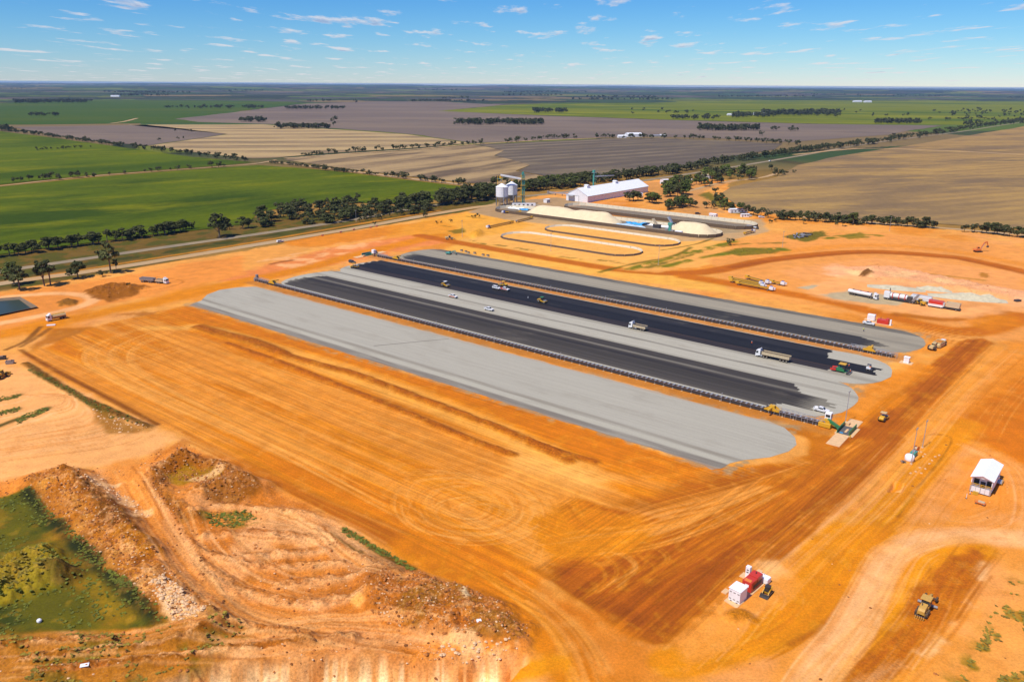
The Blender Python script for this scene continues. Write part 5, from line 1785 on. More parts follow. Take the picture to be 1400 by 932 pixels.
def paver(label, loc, rot):
    t = Thing('asphalt_paver', label, 'paver', loc, rot, None, 0.13)
    hp = t.part('hopper', 'red_paint')
    for s in (-1, 1):
        hp.prism([(1.2, .6), (3.3, .5), (3.4, 1.3), (1.2, 1.5)], s * 1.5 - .1, s * 1.5 + .1)
        hp.add([(1.2, s * 1.5, 1.4), (3.3, s * 1.5, 1.2), (3.2, s * .5, .7), (1.2, s * .5, .7)], [[0, 1, 2, 3]])
    t.part('asphalt_load', 'belt_rubber').prism([(1.3, .7), (3.1, .7), (2.6, 1.15), (1.4, 1.3)], -1.1, 1.1, .3)
    t.part('body', 'green_paint').prism([(-1.8, .6), (1.2, .6), (1.2, 1.7), (-.6, 1.9), (-1.8, 1.75)], -1.2, 1.2, .05)
    t.part('deck', 'steel_dark').box(-2.0, -.2, -1.25, 1.25, 1.75, 1.85)
    t.part('roof', 'yellow_bright').prism([(-2.2, 3.35), (.6, 3.35), (.5, 3.55), (-2.1, 3.55)], -1.25, 1.25)
    for x in (-1.9, .35):
        for s in (-1, 1):
            t.part('roof_post', 'steel_dark').box(x - .06, x + .06, s * 1.1 - .06, s * 1.1 + .06, 1.8, 3.36)
    for s in (-1, 1):
        t.part('track', 'tyre').prism([(-1.7, 0), (1.4, 0), (1.7, .35), (1.4, .7), (-1.7, .7), (-1.95, .35)], s * 1.0 - .18, s * 1.0 + .18)
        t.part('tow_arm', 'green_paint').box(-3.2, .8, s * 1.35 - .08, s * 1.35 + .08, .6, .85)
        t.part('seat', 'black_plastic').box(-1.6, -1.1, s * .7 - .25, s * .7 + .25, 1.85, 2.5, .05)
    t.part('screed', 'steel_dark').box(-3.9, -3.0, -2.3, 2.3, .08, .75, .05)
    t.part('screed_walkway', 'steel_grey').box(-4.3, -3.9, -2.2, 2.2, .35, .45)
    return t.done()


def stacker(label, loc, rot, unit=True, length=20.0, z=None):
    """yellow mobile grain conveyor with its white and blue engine end at the front (x+)"""
    t = Thing('mobile_stacker', label, 'grain conveyor', loc, rot, None, z)
    h = length / 2
    fr = t.part('boom_frame', 'yellow_bright')
    for s in (-1, 1):
        fr.box(-h, h - 2.5, s * .75 - .08, s * .75 + .08, 1.2, 1.75)
    nb = int(length / 1.6)
    for i in range(nb):
        x = -h + (i + .5) * (length - 2.5) / nb
        fr.box(x - .05, x + .05, -.7, .7, 1.25, 1.4)
    t.part('belt', 'belt_rubber').box(-h + .1, h - 2.6, -.62, .62, 1.55, 1.63)
    t.part('tail_hopper', 'yellow_bright').prism([(-h - .2, 1.0), (-h + 1.6, 1.0), (-h + 1.8, 2.3), (-h - .4, 2.3)], -1.0, 1.0, .1)
    for s in (-1, 1):
        t.part('under_rail', 'steel_dark').box(-h + .5, h - 3, s * .9 - .05, s * .9 + .05, .55, .7)
        t.wheel(-h + 2.0, s * .95, .42, .3)
        t.wheel(h - 3.2, s * 1.15, .5, .4)
    if unit:
        t.part('engine_box', 'white_paint').box(h - 2.6, h - .2, -1.1, .3, .9, 2.4, .08)
        t.part('control_cab', 'blue_paint').box(h - 2.7, h - 1.4, .35, 1.2, .8, 2.7, .06)
        t.part('fuel_tank', 'white_paint').box(h - 1.3, h + .4, .35, 1.2, .9, 1.9, .08)
        t.part('mast', 'yellow_bright').box(h - 2.9, h - 2.75, -.1, .1, 1.6, 3.6)
    else:
        t.part('drive_head', 'steel_grey').box(h - 2.6, h - 1.2, -.9, .9, 1.0, 2.0, .05)
    return t.done()


mat('dirt_load', tuple(A(206, 130, 50)), 0.95, 0, 0.2, 1)

# ---- on the pads
def on_pad(s, n):
    return SN(s, n)


rigid_tipper('white-cabbed rigid tipper truck on the black asphalt, alone in mid pad', P(872, 450.5), BACK, z=0.135)
semi_tipper('long white-cabbed semi tipper with a tan trailer on the black asphalt', P(1056, 491), BACK, z=0.135)
paver('green asphalt paver with yellow roof and red hopper', P(1148, 508), BACK)
ute('white ute parked at the right end of the worn asphalt pad', P(1123, 563), S_ANG)
ute('white ute beside the red pump unit at the end of the far pad', P(1187.5, 444), S_ANG)
ute('white ute alone on the pale centre gravel strip', P(668.5, 424.5), S_ANG)
ute('white and orange striped ute on the centre gravel strip', P(619.5, 407), S_ANG, side='orange_paint')
ute('small white car behind the red and white ute on black asphalt', P(679, 395.2), S_ANG, wagon=True)
ute('red and white ute on the black asphalt beside a white car', P(690.5, 397), S_ANG, 'white_paint', 'red_paint', 'red_paint')
ute('dark car next to a yellow roller at the left end of the asphalt', P(481.5, 359.5), S_ANG, 'steel_dark', None, 'white_paint', True, z=0.05)
roller('yellow roller with a white canopy on the black asphalt', P(609, 391.5), S_ANG)
roller('yellow roller with a dark canopy on the black asphalt', P(741, 413.5), S_ANG, 'green_paint')
roller('yellow roller at the left end of the black asphalt', P(484.5, 366.5), S_ANG + 1.2, 'yellow_paint')
roller('yellow roller at the dirt edge below the far conveyor', P(688, 391), BACK, 'yellow_paint', z=0.05)
roller('yellow and tan soil roller driving on the orange haul road', P(1207, 574), ang((1230, 550), (1190, 590)) + math.pi, 'beige_paint', 'yellow_paint', z=0.03)
scraper('dusty beige wheel scraper at the corner of the haul road', P(1281, 475), ang((1297, 466), (1265, 482)))
grader('dusty yellow motor grader in the brown lane at lower right', mid((1253, 843), (1277, 822)), ang((1253, 846), (1272, 815)))
skid_steer('small yellow and black tracked loader beside the red generator', P(1048.5, 812), ang((1060, 800), (1044, 818)))
excavator('small green excavator beyond the far pad', P(614, 348), S_ANG + 0.4, 'teal_paint', 0.75, 0.8)
excavator('orange excavator with its boom raised in the upper right dirt', P(1337, 344.5), 0.25, 'orange_paint', 1.25, 1.15)
wheel_loader('yellow wheel loader among the plant trailers', P(1257, 416.5), S_ANG + 2.6)
wheel_loader('yellow loader at the left edge of the works', P(3, 516), ang((0, 516), (20, 505)))
wheel_loader('dark and white wheel loader on the dirt beyond the green excavator', P(615, 327.5), 0.2, 'beige_paint')
road_train('dark bodied road train with a white cab parked near the highway trees', mid((186, 385), (236, 388)), ang((186, 384), (236, 388)))
water_truck('white-cabbed water truck with a tan tank and yellow rails on the left haul road', mid((67, 438), (88, 436)), ang((88, 435), (67, 439)))
ute('white car driving on the pale service road', P(383, 331.5), ang((360, 334), (420, 324)), wagon=True, z=0.12)
# stackers
st_lab = ['yellow grain stacker nearest the haul road, its white engine end foremost', 'yellow grain stacker second from the front in the parked row', 'yellow grain stacker third from the front in the parked row', 'yellow grain stacker at the back of the parked row']
for (f, r), lb in zip((((1058, 398.5), (1007, 389)), ((1046, 394.2), (998, 385.5)), ((1044, 391), (997, 382.5)), ((1052, 389.5), (1020, 381))), st_lab):
    L = math.dist(P(*f), P(*r))
    stacker(lb, mid(f, r), ang(r, f), True, L)
stacker('short yellow stacker standing apart at the right of the parked row', mid((1071, 391), (1056, 388)), ang((1050, 388), (1071, 392)), True, 9)
stacker('yellow stacker with a white cab lying across the dirt by the long ovals', mid((660, 314), (706, 304)), ang((706, 304), (662, 313.5)), True, 34)
stacker('yellow stacker behind it with a grey drive, pointing at the grain heap', mid((700, 306), (732, 298)), ang((732, 298), (700, 306)), False, 26)
stacker('yellow stacker with a blue and white engine beside the silos hardstand', mid((686, 292), (712, 291.5)), ang((712, 291.5), (686, 292)), True, 17)
stacker('yellow stacker by the round end of the right bunker', mid((1015, 322), (1034, 317)), ang((1015, 322), (1034, 317)), True, 16)
stacker('yellow stacker leaning at the foot of the big grain heap', mid((826, 303.5), (836, 305)), S_ANG, False, 9)


# ---- the people on the paving job


def person(label, loc, rot, vest, z=0.125):
    t = Thing('person', label, 'person', loc, rot, None, z)
    # one skinned body: hips, spine, head, arms, legs
    V = [(0, 0, .95), (0, 0, 1.25), (0, 0, 1.45), (.02, 0, 1.55), (.03, 0, 1.68), (.02, 0, 1.78), (0, .1, .9), (.06, .12, .5), (0, .12, .06), (.14, .13, .03), (0, -.1, .9), (-.06, -.12, .5), (-.12, -.12, .06), (.02, -.13, .03), (0, .2, 1.42), (.02, .27, 1.15), (.16, .25, .95), (.22, .24, .87), (0, -.2, 1.42), (.04, -.27, 1.15), (.2, -.22, .97), (.26, -.2, .9)]
    E = [(0, 1), (1, 2), (2, 3), (3, 4), (4, 5), (0, 6), (6, 7), (7, 8), (8, 9), (0, 10), (10, 11), (11, 12), (12, 13), (2, 14), (14, 15), (15, 16), (16, 17), (2, 18), (18, 19), (19, 20), (20, 21)]
    R = [.16, .16, .15, .06, .10, .07, .1, .07, .05, .05, .1, .07, .05, .05, .07, .05, .04, .04, .07, .05, .04, .04]
    me = bpy.data.meshes.new('body')
    me.from_pydata(V, E, [])
    b = bpy.data.objects.new('body', me)
    col.objects.link(b)
    b.parent = t.o
    sk = b.modifiers.new('skin', 'SKIN')
    for i, r in enumerate(R):
        me.skin_vertices[0].data[i].radius = (r, r)
    me.skin_vertices[0].data[0].use_root = True
    b.modifiers.new('sub', 'SUBSURF').levels = 1
    me.materials.append(MATS['navy_cloth'])
    v = t.part('vest', vest)
    v.lathe((0, 0, 0), [(.20, .98), (.21, 1.2), (.22, 1.40), (.12, 1.5)], 12)
    t.part('hard_hat', 'white_paint').lathe((.03, 0, 1.70), [(.15, 0), (.14, .04), (.10, .11), (.03, .14)], 10)
    t.part('face', 'skin').lathe((.05, 0, 1.58), [(.05, 0), (.085, .05), (.085, .11)], 10)
    return t.done()


person('worker in an orange vest standing right behind the paver screed', P(1162, 511), 2.4, 'hivis_orange')
person('worker in an orange vest behind the paver, further from the camera', P(1160, 503.5), 2.0, 'hivis_orange')
person('worker in an orange vest walking on the asphalt behind the tipper', P(1027.5, 472), 1.0, 'hivis_orange')
person('worker in a yellow vest on the far gravel pad below the ute', P(1180.5, 453), 0.5, 'hivis_yellow')
person('worker in a pale vest alone on the black asphalt left of a roller', P(722, 410), 0.5, 'white_paint')
# small spray trolley on the new mat
t = Thing('spray_trolley', 'small white tack spraying machine on the last black lane', 'machine', P(1187, 506), BACK, None, 0.13)
t.part('tank', 'white_paint').box(-.9, .8, -.7, .7, .55, 1.35, .15)
t.part('engine', 'orange_paint').box(-1.0, -.3, -.5, .5, 1.35, 1.75, .06)
t.part('canopy', 'navy_cloth').box(-.9, .6, -.7, .7, 2.25, 2.35, .05)
for x in (-.8, .5):
    t.part('canopy_post', 'steel_dark').box(x - .04, x + .04, -.04, .04, 1.3, 2.26)
for s in (-1, 1):
    t.wheel(.45, s * .75, .32, .2)
    t.wheel(-.6, s * .75, .32, .2)
t.part('spray_bar', 'steel_grey').box(-1.25, -1.1, -1.0, 1.0, .3, .42)
t.done()

# ================================================================== CONVEYORS


def long_conveyor(label, n, s0, s1):
    L = s1 - s0
    t = Thing('belt_conveyor', label, 'conveyor', SN(s0, n), S_ANG, None, 0.0)
    t.part('belt', 'belt_rubber').box(0, L, -.55, .55, 1.30, 1.36)
    t.part('return_belt', 'belt_rubber').box(2, L - 2, -.5, .5, .62, .66)
    for s in (-1, 1):
        t.part('side_rail', 'steel_dark').box(0, L, s * .78 - .07, s * .78 + .07, 1.05, 1.32)
    t.part('skirt', 'steel_dark').box(1, L - 1, -.74, -.70, .25, 1.05)
    idl = t.part('idlers', 'galvanised', stuff=True)
    leg = t.part('support_legs', 'steel_grey', stuff=True)
    foot = t.part('footings', 'concrete', stuff=True)
    x, i = 0.8, 0
    while x < L:
        # troughing rollers over the belt line
        idl.box(x - .34, x + .34, -.88, -.40, 1.40, 1.52)
        idl.box(x - .34, x + .34, .40, .88, 1.40, 1.52)
        idl.box(x - .22, x + .22, -.40, .40, 1.365, 1.44)
        if i % 2 == 0:
            for s in (-1, 1):
                leg.box(x - .06, x + .06, s * .85 - .06, s * .85 + .06, 0, 1.1)
            foot.box(x - .25, x + .25, -1.2, 1.2, -.05, .12)
        x += 1.9
        i += 1
    # tail and head ends lift into open frames
    for x0, x1, nm in ((-2.0, 9.0, 'tail_frame'), (L - 18.0, L + 1.0, 'head_frame')):
        fr = t.part(nm, 'galvanised')
        k = int((x1 - x0) / 1.8)
        for j in range(k + 1):
            xx = x0 + (x1 - x0) * j / k
            for s in (-1, 1):
                fr.box(xx - .06, xx + .06, s * 1.0 - .06, s * 1.0 + .06, 0, 2.3)
        for s in (-1, 1):
            fr.box(x0, x1, s * 1.0 - .07, s * 1.0 + .07, 2.2, 2.36)
            fr.box(x0, x1, s * 1.0 - .05, s * 1.0 + .05, 1.5, 1.62)
    t.part('tail_tower', 'steel_grey').box(-1.6, -.4, -.7, .7, 1.4, 3.9, .1).box(-3.0, -1.6, -1.0, 1.0, .2, 1.8, .1)
    for j in range(1, 9):
        xx = L * j / 9
        t.part('lamp_post', 'galvanised').box(xx - .05, xx + .05, -1.35, -1.25, 0, 3.2).box(xx - .1, xx + .1, -1.4, -1.0, 3.2, 3.3)
    return t.done()


long_conveyor('long belt conveyor between the near gravel pad and the worn asphalt', 0.6, 0, 318)
long_conveyor('long belt conveyor between the black asphalt and the farthest pad', 91.0, 0, 318)


def tripper(label, s, n, flip=1):
    t = Thing('conveyor_tripper', label, 'tripper', SN(s, n), S_ANG + (math.pi if flip < 0 else 0), None, 0.0)
    fr = t.part('frame', 'yellow_bright')
    for y in (-1.15, 1.15):
        fr.prism([(-3.2, 1.4), (3.0, 1.4), (3.0, 1.8), (.8, 3.2), (-.6, 3.2), (-3.2, 1.8)], y - .12, y + .12)
    t.part('chute', 'yellow_bright').prism([(-.8, 1.6), (.9, 1.6), (1.1, 3.5), (-1.0, 3.5)], -.95, .95, .1)
    t.part('boom', 'yellow_bright').box(-.4, .4, .9, 4.6, 2.6, 3.1)
    t.part('drive', 'steel_dark').box(1.4, 2.4, -.6, .6, 2.0, 2.7, .08)
    t.part('platform', 'yellow_bright').box(-3.3, -1.0, -1.3, 1.3, 1.9, 2.0)
    t.o.scale = (.85, .85, .85)
    for x in (-2.6, 2.4):
        for y in (-1.15, 1.15):
            t.wheel(x, y, .3, .2)
    for y in (-1.3, 1.3):
        t.part('hand_rail', 'yellow_bright').box(-3.3, -1.0, y - .03, y + .03, 2.8, 2.88).box(-3.3, -3.22, y - .03, y + .03, 2.0, 2.85)
    return t.done()


def s_of(px, py):
    x, y = P(px, py)
    return (x - O_X) * S_X + (y - O_Y) * S_Y


tripper('yellow tripper near the left end of the near conveyor', s_of(368, 391), 0.6)
tripper('yellow tripper near the right end of the near conveyor', s_of(1056, 564), 0.6, -1)
tripper('yellow tripper near the left end of the far conveyor', s_of(537, 357), 91.0)
tripper('yellow tripper near the right end of the far conveyor', s_of(1188, 483), 91.0)

# ---- drive-over hoppers at the conveyor ends


def hopper_station(label, s, n, flip, wall, small=False):
    """concrete ramps with a walled grid between them, an elevator feeding the conveyor"""
    t = Thing('drive_over_hopper', label, 'hopper', SN(s, n), S_ANG + (0 if flip > 0 else math.pi), None, 0.0)
    for y0, y1, nm in ((-13.2, -3.2, 'ramp'), (5.2, 12.2, 'ramp')):
        t.part('ramp', 'concrete').box(-2.1, 2.1, y0, y1, -.05, .16)
    t.part('apron', 'concrete').box(-2.6, 3.2, -3.2, 5.2, -.05, .12)
    g = t.part('grid_pit', 'steel_dark').box(-1.6, 1.6, -2.6, 4.8, .12, .2)
    for i in range(14):
        y = -2.4 + i * .53
        t.part('grid_bar', 'steel_grey', sub=g).box(-1.55, 1.55, y - .05, y + .05, .2, .27)
    t.part('cover_plate', 'concrete', sub=g).box(-.2, .5, -1.0, 2.2, .29, .33)
    t.part('pit_tarp', 'tarp_blue', sub=g).box(-1.2, -.2, -2.5, -1.6, .29, .33)
    for x in (-1.9, 1.9):
        t.part('side_wall', wall).box(x - .1, x + .1, -2.9, 5.0, .1, 1.5)
        t.part('wall_cap', wall).box(x - .16, x + .16, -2.95, 5.05, 1.5, 1.6)
    t.part('elevator', wall).prism([(-2.0, .6), (-2.4, .6), (-6.3, 2.5), (-6.0, 3.1), (-2.0, 1.3)], -.5, .6)
    t.part('transfer_box', 'yellow_bright').box(-8.6, -4.6, -1.3, 1.3, .3, 1.7, .1)
    t.part('drive_cover', 'yellow_bright').prism([(-7.6, 1.7), (-5.0, 1.7), (-5.4, 2.7), (-7.0, 2.9)], -.8, .8)
    c = t.part('control_cabin', 'white_clean').box(-7.4, -5.4, .9, 2.9, 2.3, 4.6, .08)
    t.part('cabin_window', 'glass_dark', sub=c).box(-5.42, -5.36, 1.15, 2.65, 3.2, 4.1)
    t.part('cabin_window', 'glass_dark', sub=c).box(-7.1, -5.7, .86, .92, 3.2, 4.1)
    for x in (-7.2, -5.6):
        for y in (1.1, 2.7):
            t.part('cabin_leg', 'yellow_bright').box(x - .08, x + .08, y - .08, y + .08, 0, 2.35)
    t.part('plinth', 'concrete').box(-2.2, -.6, 5.4, 7.2, .16, .9)
    t.part('bollard', 'yellow_bright').box(2.6, 2.85, -4.4, -4.1, 0, 1.2)
    return t.done()


hopper_station('green walled drive-over hopper with concrete ramps at the near conveyor', 325.6, .6, 1, 'green_paint')
hopper_station('teal drive-over hopper at the left end of the far conveyor', -8.0, 91.5, -1, 'teal_paint')

# ---- switch kiosk by the far conveyor's right end
t = Thing('switch_kiosk', 'small white kiosk on a slab at the far conveyor end', 'kiosk', P(1239, 496), S_ANG)
t.part('slab', 'concrete').box(-2.4, 2.4, -1.8, 1.8, -.05, .15)
b = t.part('cabinet', 'white_clean').box(-1.0, 1.0, -.9, .9, .15, 2.5, .06)
t.part('door', 'wall_white', sub=b).box(-.45, .45, -.95, -.9, .3, 2.2)
t.part('roof', 'white_clean').box(-1.15, 1.15, -1.05, 1.05, 2.5, 2.62, .04)
t.done()


def pole(label, px, py, h, double=False):
    t = Thing('light_pole', label, 'light pole', P(px, py), N_ANG)
    t.part('shaft', 'galvanised').tube((0, 0, 0), (0, 0, h), .14, 8, .08)
    t.part('base', 'concrete').box(-.35, .35, -.35, .35, 0, .3, .05)
    h_ = t.part('crossarm', 'galvanised').box(-.7, .7, -.05, .05, h - .15, h)
    for x in (-.55, .55):
        t.part('floodlight', 'steel_grey', sub=h_).prism([(x - .22, h), (x + .22, h), (x + .16, h + .3), (x - .16, h + .3)], -.2, .12)
    return t.done()


pole('light pole beside the green walled hopper', 1155.5, 577.5, 11)
pole('tall light pole beside the white tank and footings', 1245.5, 634.5, 11.5)
pole('slim light pole behind the orange sheet at the footings', 1261, 612, 9)
pole('light pole standing in front of the lower left oval bunker', 753, 343.5, 12)
pole('light pole left of the grassy bank by the right bunkers', 900, 362, 12)
pole('light pole beside the soil heap left of the oval bunkers', 632, 324, 12)
pole('light pole by the dark tarp rolls at upper right', 1069.5, 338, 11)
pole('light pole right of the dark tarp rolls near the trees', 1216, 316, 11)
pole('light pole beside the highway shrubs left of the silos', 487, 303, 9)

# ================================================================== GRAIN SITE
# ---- silos
for lab, px, py, rr in (('front white cone-roofed silo standing on steel legs', 686.2, 281.5, 5.6), ('rear white silo half hidden behind the front one', 699.4, 278.5, 5.4)):
    t = Thing('grain_silo', lab, 'silo', P(px, py), 0.3)
    b = t.part('barrel', 'wall_white', smooth=False).lathe((0, 0, 0), [(rr, 8.6), (rr, 17.6)], 28)
    for z in (8.7, 11.0, 13.2, 15.4, 17.5):
        t.part('hoop', 'white_clean', sub=b).lathe((0, 0, z), [(rr + .08, -.1), (rr + .08, .1)], 28)
    t.part('hopper_cone', 'galvanised').lathe((0, 0, 0), [(.5, 2.6), (rr, 8.6)], 24)
    t.part('roof', 'white_clean').lathe((0, 0, 0), [(rr + .25, 17.6), (1.0, 20.4), (.9, 20.9)], 28)
    t.part('roof_hatch', 'yellow_paint').lathe((0, 0, 0), [(.7, 20.9), (.7, 21.6)], 10)
    t.part('ring_beam', 'steel_grey').lathe((0, 0, 0), [(rr + .15, 8.3), (rr + .15, 8.8)], 28)
    for i in range(8):
        a = i * math.pi / 4
        t.part('leg', 'steel_grey').tube((rr * math.cos(a), rr * math.sin(a), 0), (rr * math.cos(a), rr * math.sin(a), 8.6), .22)
    for i in range(8):
        a, a2 = i * math.pi / 4, (i + 1) * math.pi / 4
        t.part('brace', 'steel_grey').tube((rr * math.cos(a), rr * math.sin(a), .6), (rr * math.cos(a2), rr * math.sin(a2), 8.0), .08)
    t.part('ladder', 'galvanised').box(-.3, .3, -rr - .3, -rr - .1, 2, 18)
    t.done()

# ---- bucket elevator tower and the gantry over the silos
TX, TY = P(714.5, 280)
t = Thing('elevator_tower', 'green and yellow lattice bucket elevator tower beside the silos', 'elevator tower', (TX, TY), 0.2)
lat = 1.5
for x in (-lat, lat):
    for y in (-lat, lat):
        t.part('corner_post', 'yellow_paint' if x < 0 else 'teal_paint').box(x - .14, x + .14, y - .14, y + .14, 0, 28)
for i in range(10):
    z = 2.8 * i
    for x0, y0, x1, y1 in ((-lat, -lat, lat, -lat), (lat, -lat, lat, lat), (lat, lat, -lat, lat), (-lat, lat, -lat, -lat)):
        t.part('brace', 'teal_paint').tube((x0, y0, z), (x1, y1, z + 2.8), .09).tube((x0, y0, z + 2.8), (x1, y1, z + 2.8), .09)
t.part('elevator_leg', 'teal_paint').box(-.5, .5, -.35, .35, 0, 29.2)
t.part('head_house', 'teal_paint').box(-1.0, 1.0, -.8, .8, 28, 30.4, .2)
for z in (9.0, 18.0, 24.0):
    pl = t.part('landing', 'yellow_paint').box(-2.3, 2.3, -2.3, 2.3, z, z + .12)
    for s in (-1, 1):
        t.part('hand_rail', 'yellow_paint', sub=pl).box(-2.3, 2.3, s * 2.3 - .05, s * 2.3 + .05, z + 1.0, z + 1.1)
t.part('boot', 'steel_grey').box(-2.2, 2.2, -2.2, 2.2, 0, 1.2, .1)
t.done()
SX, SY = P(690, 280)
t = Thing('gantry_conveyor', 'pale enclosed gantry running from the tower over the silo roofs', 'gantry', (TX, TY), 0.0, None, 0.0)
vx, vy = SX - TX, SY - TY
L = math.hypot(vx, vy)
t.o.rotation_euler = (0, 0, math.atan2(vy, vx))
g = t.part('gallery', 'white_paint')
g.prism([(1.0, 23.4), (1.0, 24.8), (L + 4, 28.4), (L + 4, 27.0)], -.8, .8)
t.part('walkway', 'galvanised', sub=g).prism([(1.0, 23.1), (1.0, 23.3), (L + 4, 26.9), (L + 4, 26.7)], -1.2, 1.2)
t.part('head_platform', 'teal_paint').box(L + 2, L + 7, -1.6, 1.6, 24.0, 24.2)
for x in (L + 2.4, L + 6.6):
    for y in (-1.4, 1.4):
        t.part('trestle_leg', 'yellow_paint').box(x - .15, x + .15, y - .15, y + .15, 0, 27)
t.part('drive_unit', 'yellow_paint').box(L + 3, L + 5, -.8, .8, 24.2, 26.8, .1)
t.part('drop_chute', 'galvanised').tube((L + 4, 0, 24.0), (L + 2.0, 0, 20.5), .35)
t.done()

# ---- the big white storage shed
B0 = Vector((*P(803.4, 277.2), 0))
la = math.radians(49.6)
t = Thing('storage_shed', 'long white gabled grain storage shed with low grey-white walls', 'shed', (B0.x, B0.y), la, None, 0.0)
SL, SWd, EV, RG = 110.0, 25.5, 6.2, 12.6
wl = t.part('side_wall', 'wall_white').box(0, SL, 0, .3, 0, EV)
for i in range(0, 19):
    x = SL * i / 18
    t.part('wall_rib', 'wall_white', sub=wl).box(max(0, x - .15), min(SL, x + .15), -.14, -.003, 0, EV - .1)
t.part('side_wall', 'wall_white').box(0, SL, SWd - .3, SWd, 0, EV)
for x0, x1 in ((-.3, 0), (SL, SL + .3)):
    gb = t.part('gable_wall', 'wall_white')
    gb.add([(x, y, z) for x in (x0, x1) for y, z in ((0, 0), (SWd, 0), (SWd, EV), (SWd / 2, RG), (0, EV))], [[4, 3, 2, 1, 0], [5, 6, 7, 8, 9]] + [[i, (i + 1) % 5, (i + 1) % 5 + 5, i + 5] for i in range(5)])
    if x0 < 0:
        t.part('roller_door', 'white_clean', sub=gb).box(-.42, -.31, 10.5, 15.0, 0, 5.2)
        t.part('door_frame', 'steel_grey', sub=gb).box(-.46, -.31, 10.2, 10.48, 0, 5.5).box(-.46, -.31, 15.02, 15.3, 0, 5.5).box(-.46, -.31, 10.2, 15.3, 5.22, 5.5)
        t.part('awning', 'galvanised', sub=gb).prism([(-4.5, 5.3), (-.3, 5.9), (-.3, 6.05), (-4.5, 5.45)], 15.4, 23)
        t.part('awning_post', 'steel_grey', sub=gb).box(-4.4, -4.25, 15.6, 15.75, 0, 5.3)
for y0, y1, z0, z1 in ((-.6, SWd / 2 - .003, EV - .3, RG + .05), (SWd / 2 + .003, SWd + .6, RG + .05, EV - .3)):
    r = t.part('roof', 'white_clean')
    r.add([(-.7, y0, z0), (SL + .7, y0, z0), (SL + .7, y1, z1), (-.7, y1, z1), (-.7, y0, z0 + .2), (SL + .7, y0, z0 + .2), (SL + .7, y1, z1 + .2), (-.7, y1, z1 + .2)], [[0, 3, 2, 1], [4, 5, 6, 7], [0, 1, 5, 4], [1, 2, 6, 5], [2, 3, 7, 6], [3, 0, 4, 7]])
    for i in range(1, 36):
        x = SL * i / 36
        e = .24
        t.part('roof_seam', 'white_clean', sub=r).add([(x - .06, y0, z0 + e), (x + .06, y0, z0 + e), (x + .06, y1, z1 + e), (x - .06, y1, z1 + e), (x - .06, y0, z0 + .1), (x + .06, y0, z0 + .1), (x + .06, y1, z1 + .1), (x - .06, y1, z1 + .1)], [[0, 1, 2, 3], [0, 4, 5, 1], [1, 5, 6, 2], [2, 6, 7, 3], [3, 7, 4, 0]])
for x in (16, 66):
    v = t.part('ridge_vent', 'white_clean').box(x - 2.2, x + 2.2, SWd / 2 - 1.9, SWd / 2 + 1.9, RG - .4, RG + 1.4, .2)
    t.part('vent_cowl', 'white_clean', sub=v).prism([(x - 2.6, RG + 1.4), (x + 2.6, RG + 1.4), (x, RG + 2.3)], SWd / 2 - 2.2, SWd / 2 + 2.2)
t.part('gutter', 'steel_grey').box(-.7, SL + .7, -.75, -.6, EV - .35, EV - .15)
t.done()
ex_, ey_ = P(811, 263)
t = Thing('elevator_tower', 'slim green elevator tower rising behind the white shed roof', 'elevator tower', (ex_, ey_), la, None, 0.0)
t.part('leg', 'teal_paint').box(-.8, .8, -.6, .6, 0, 20.5)
t.part('head_house', 'teal_paint').box(-1.3, 1.3, -1.1, 1.1, 20.5, 23, .2)
t.part('landing', 'galvanised').box(-2, 2, -2, 2, 20.3, 20.45)
for x in (-1.7, 1.7):
    t.part('guide_post', 'teal_paint').box(x - .12, x + .12, -1.8, -1.56, 0, 20.4)
t.part('feed_gantry', 'galvanised').prism([(.8, 16.0), (.8, 17.0), (38, 15.0), (38, 14.0)], -.7, .7)
t.done()
t = Thing('intake_conveyor', 'low galvanised conveyor running to the shed end wall', 'conveyor', P(764, 267.3), ang((756, 266.5), (772, 268)))
t.part('trough', 'galvanised').box(-12, 12, -.7, .7, 1.8, 3.0)
for x in (-11, -4, 4, 11):
    t.part('leg', 'steel_grey').box(x - .15, x + .15, -.6, .6, 0, 1.8)
t.part('drive_head', 'steel_grey').box(-13.6, -12, -1.1, 1.1, 1.2, 3.6, .1)
t.done()

# ---- oval bunkers of leaning wall panels
pan_cache = {}


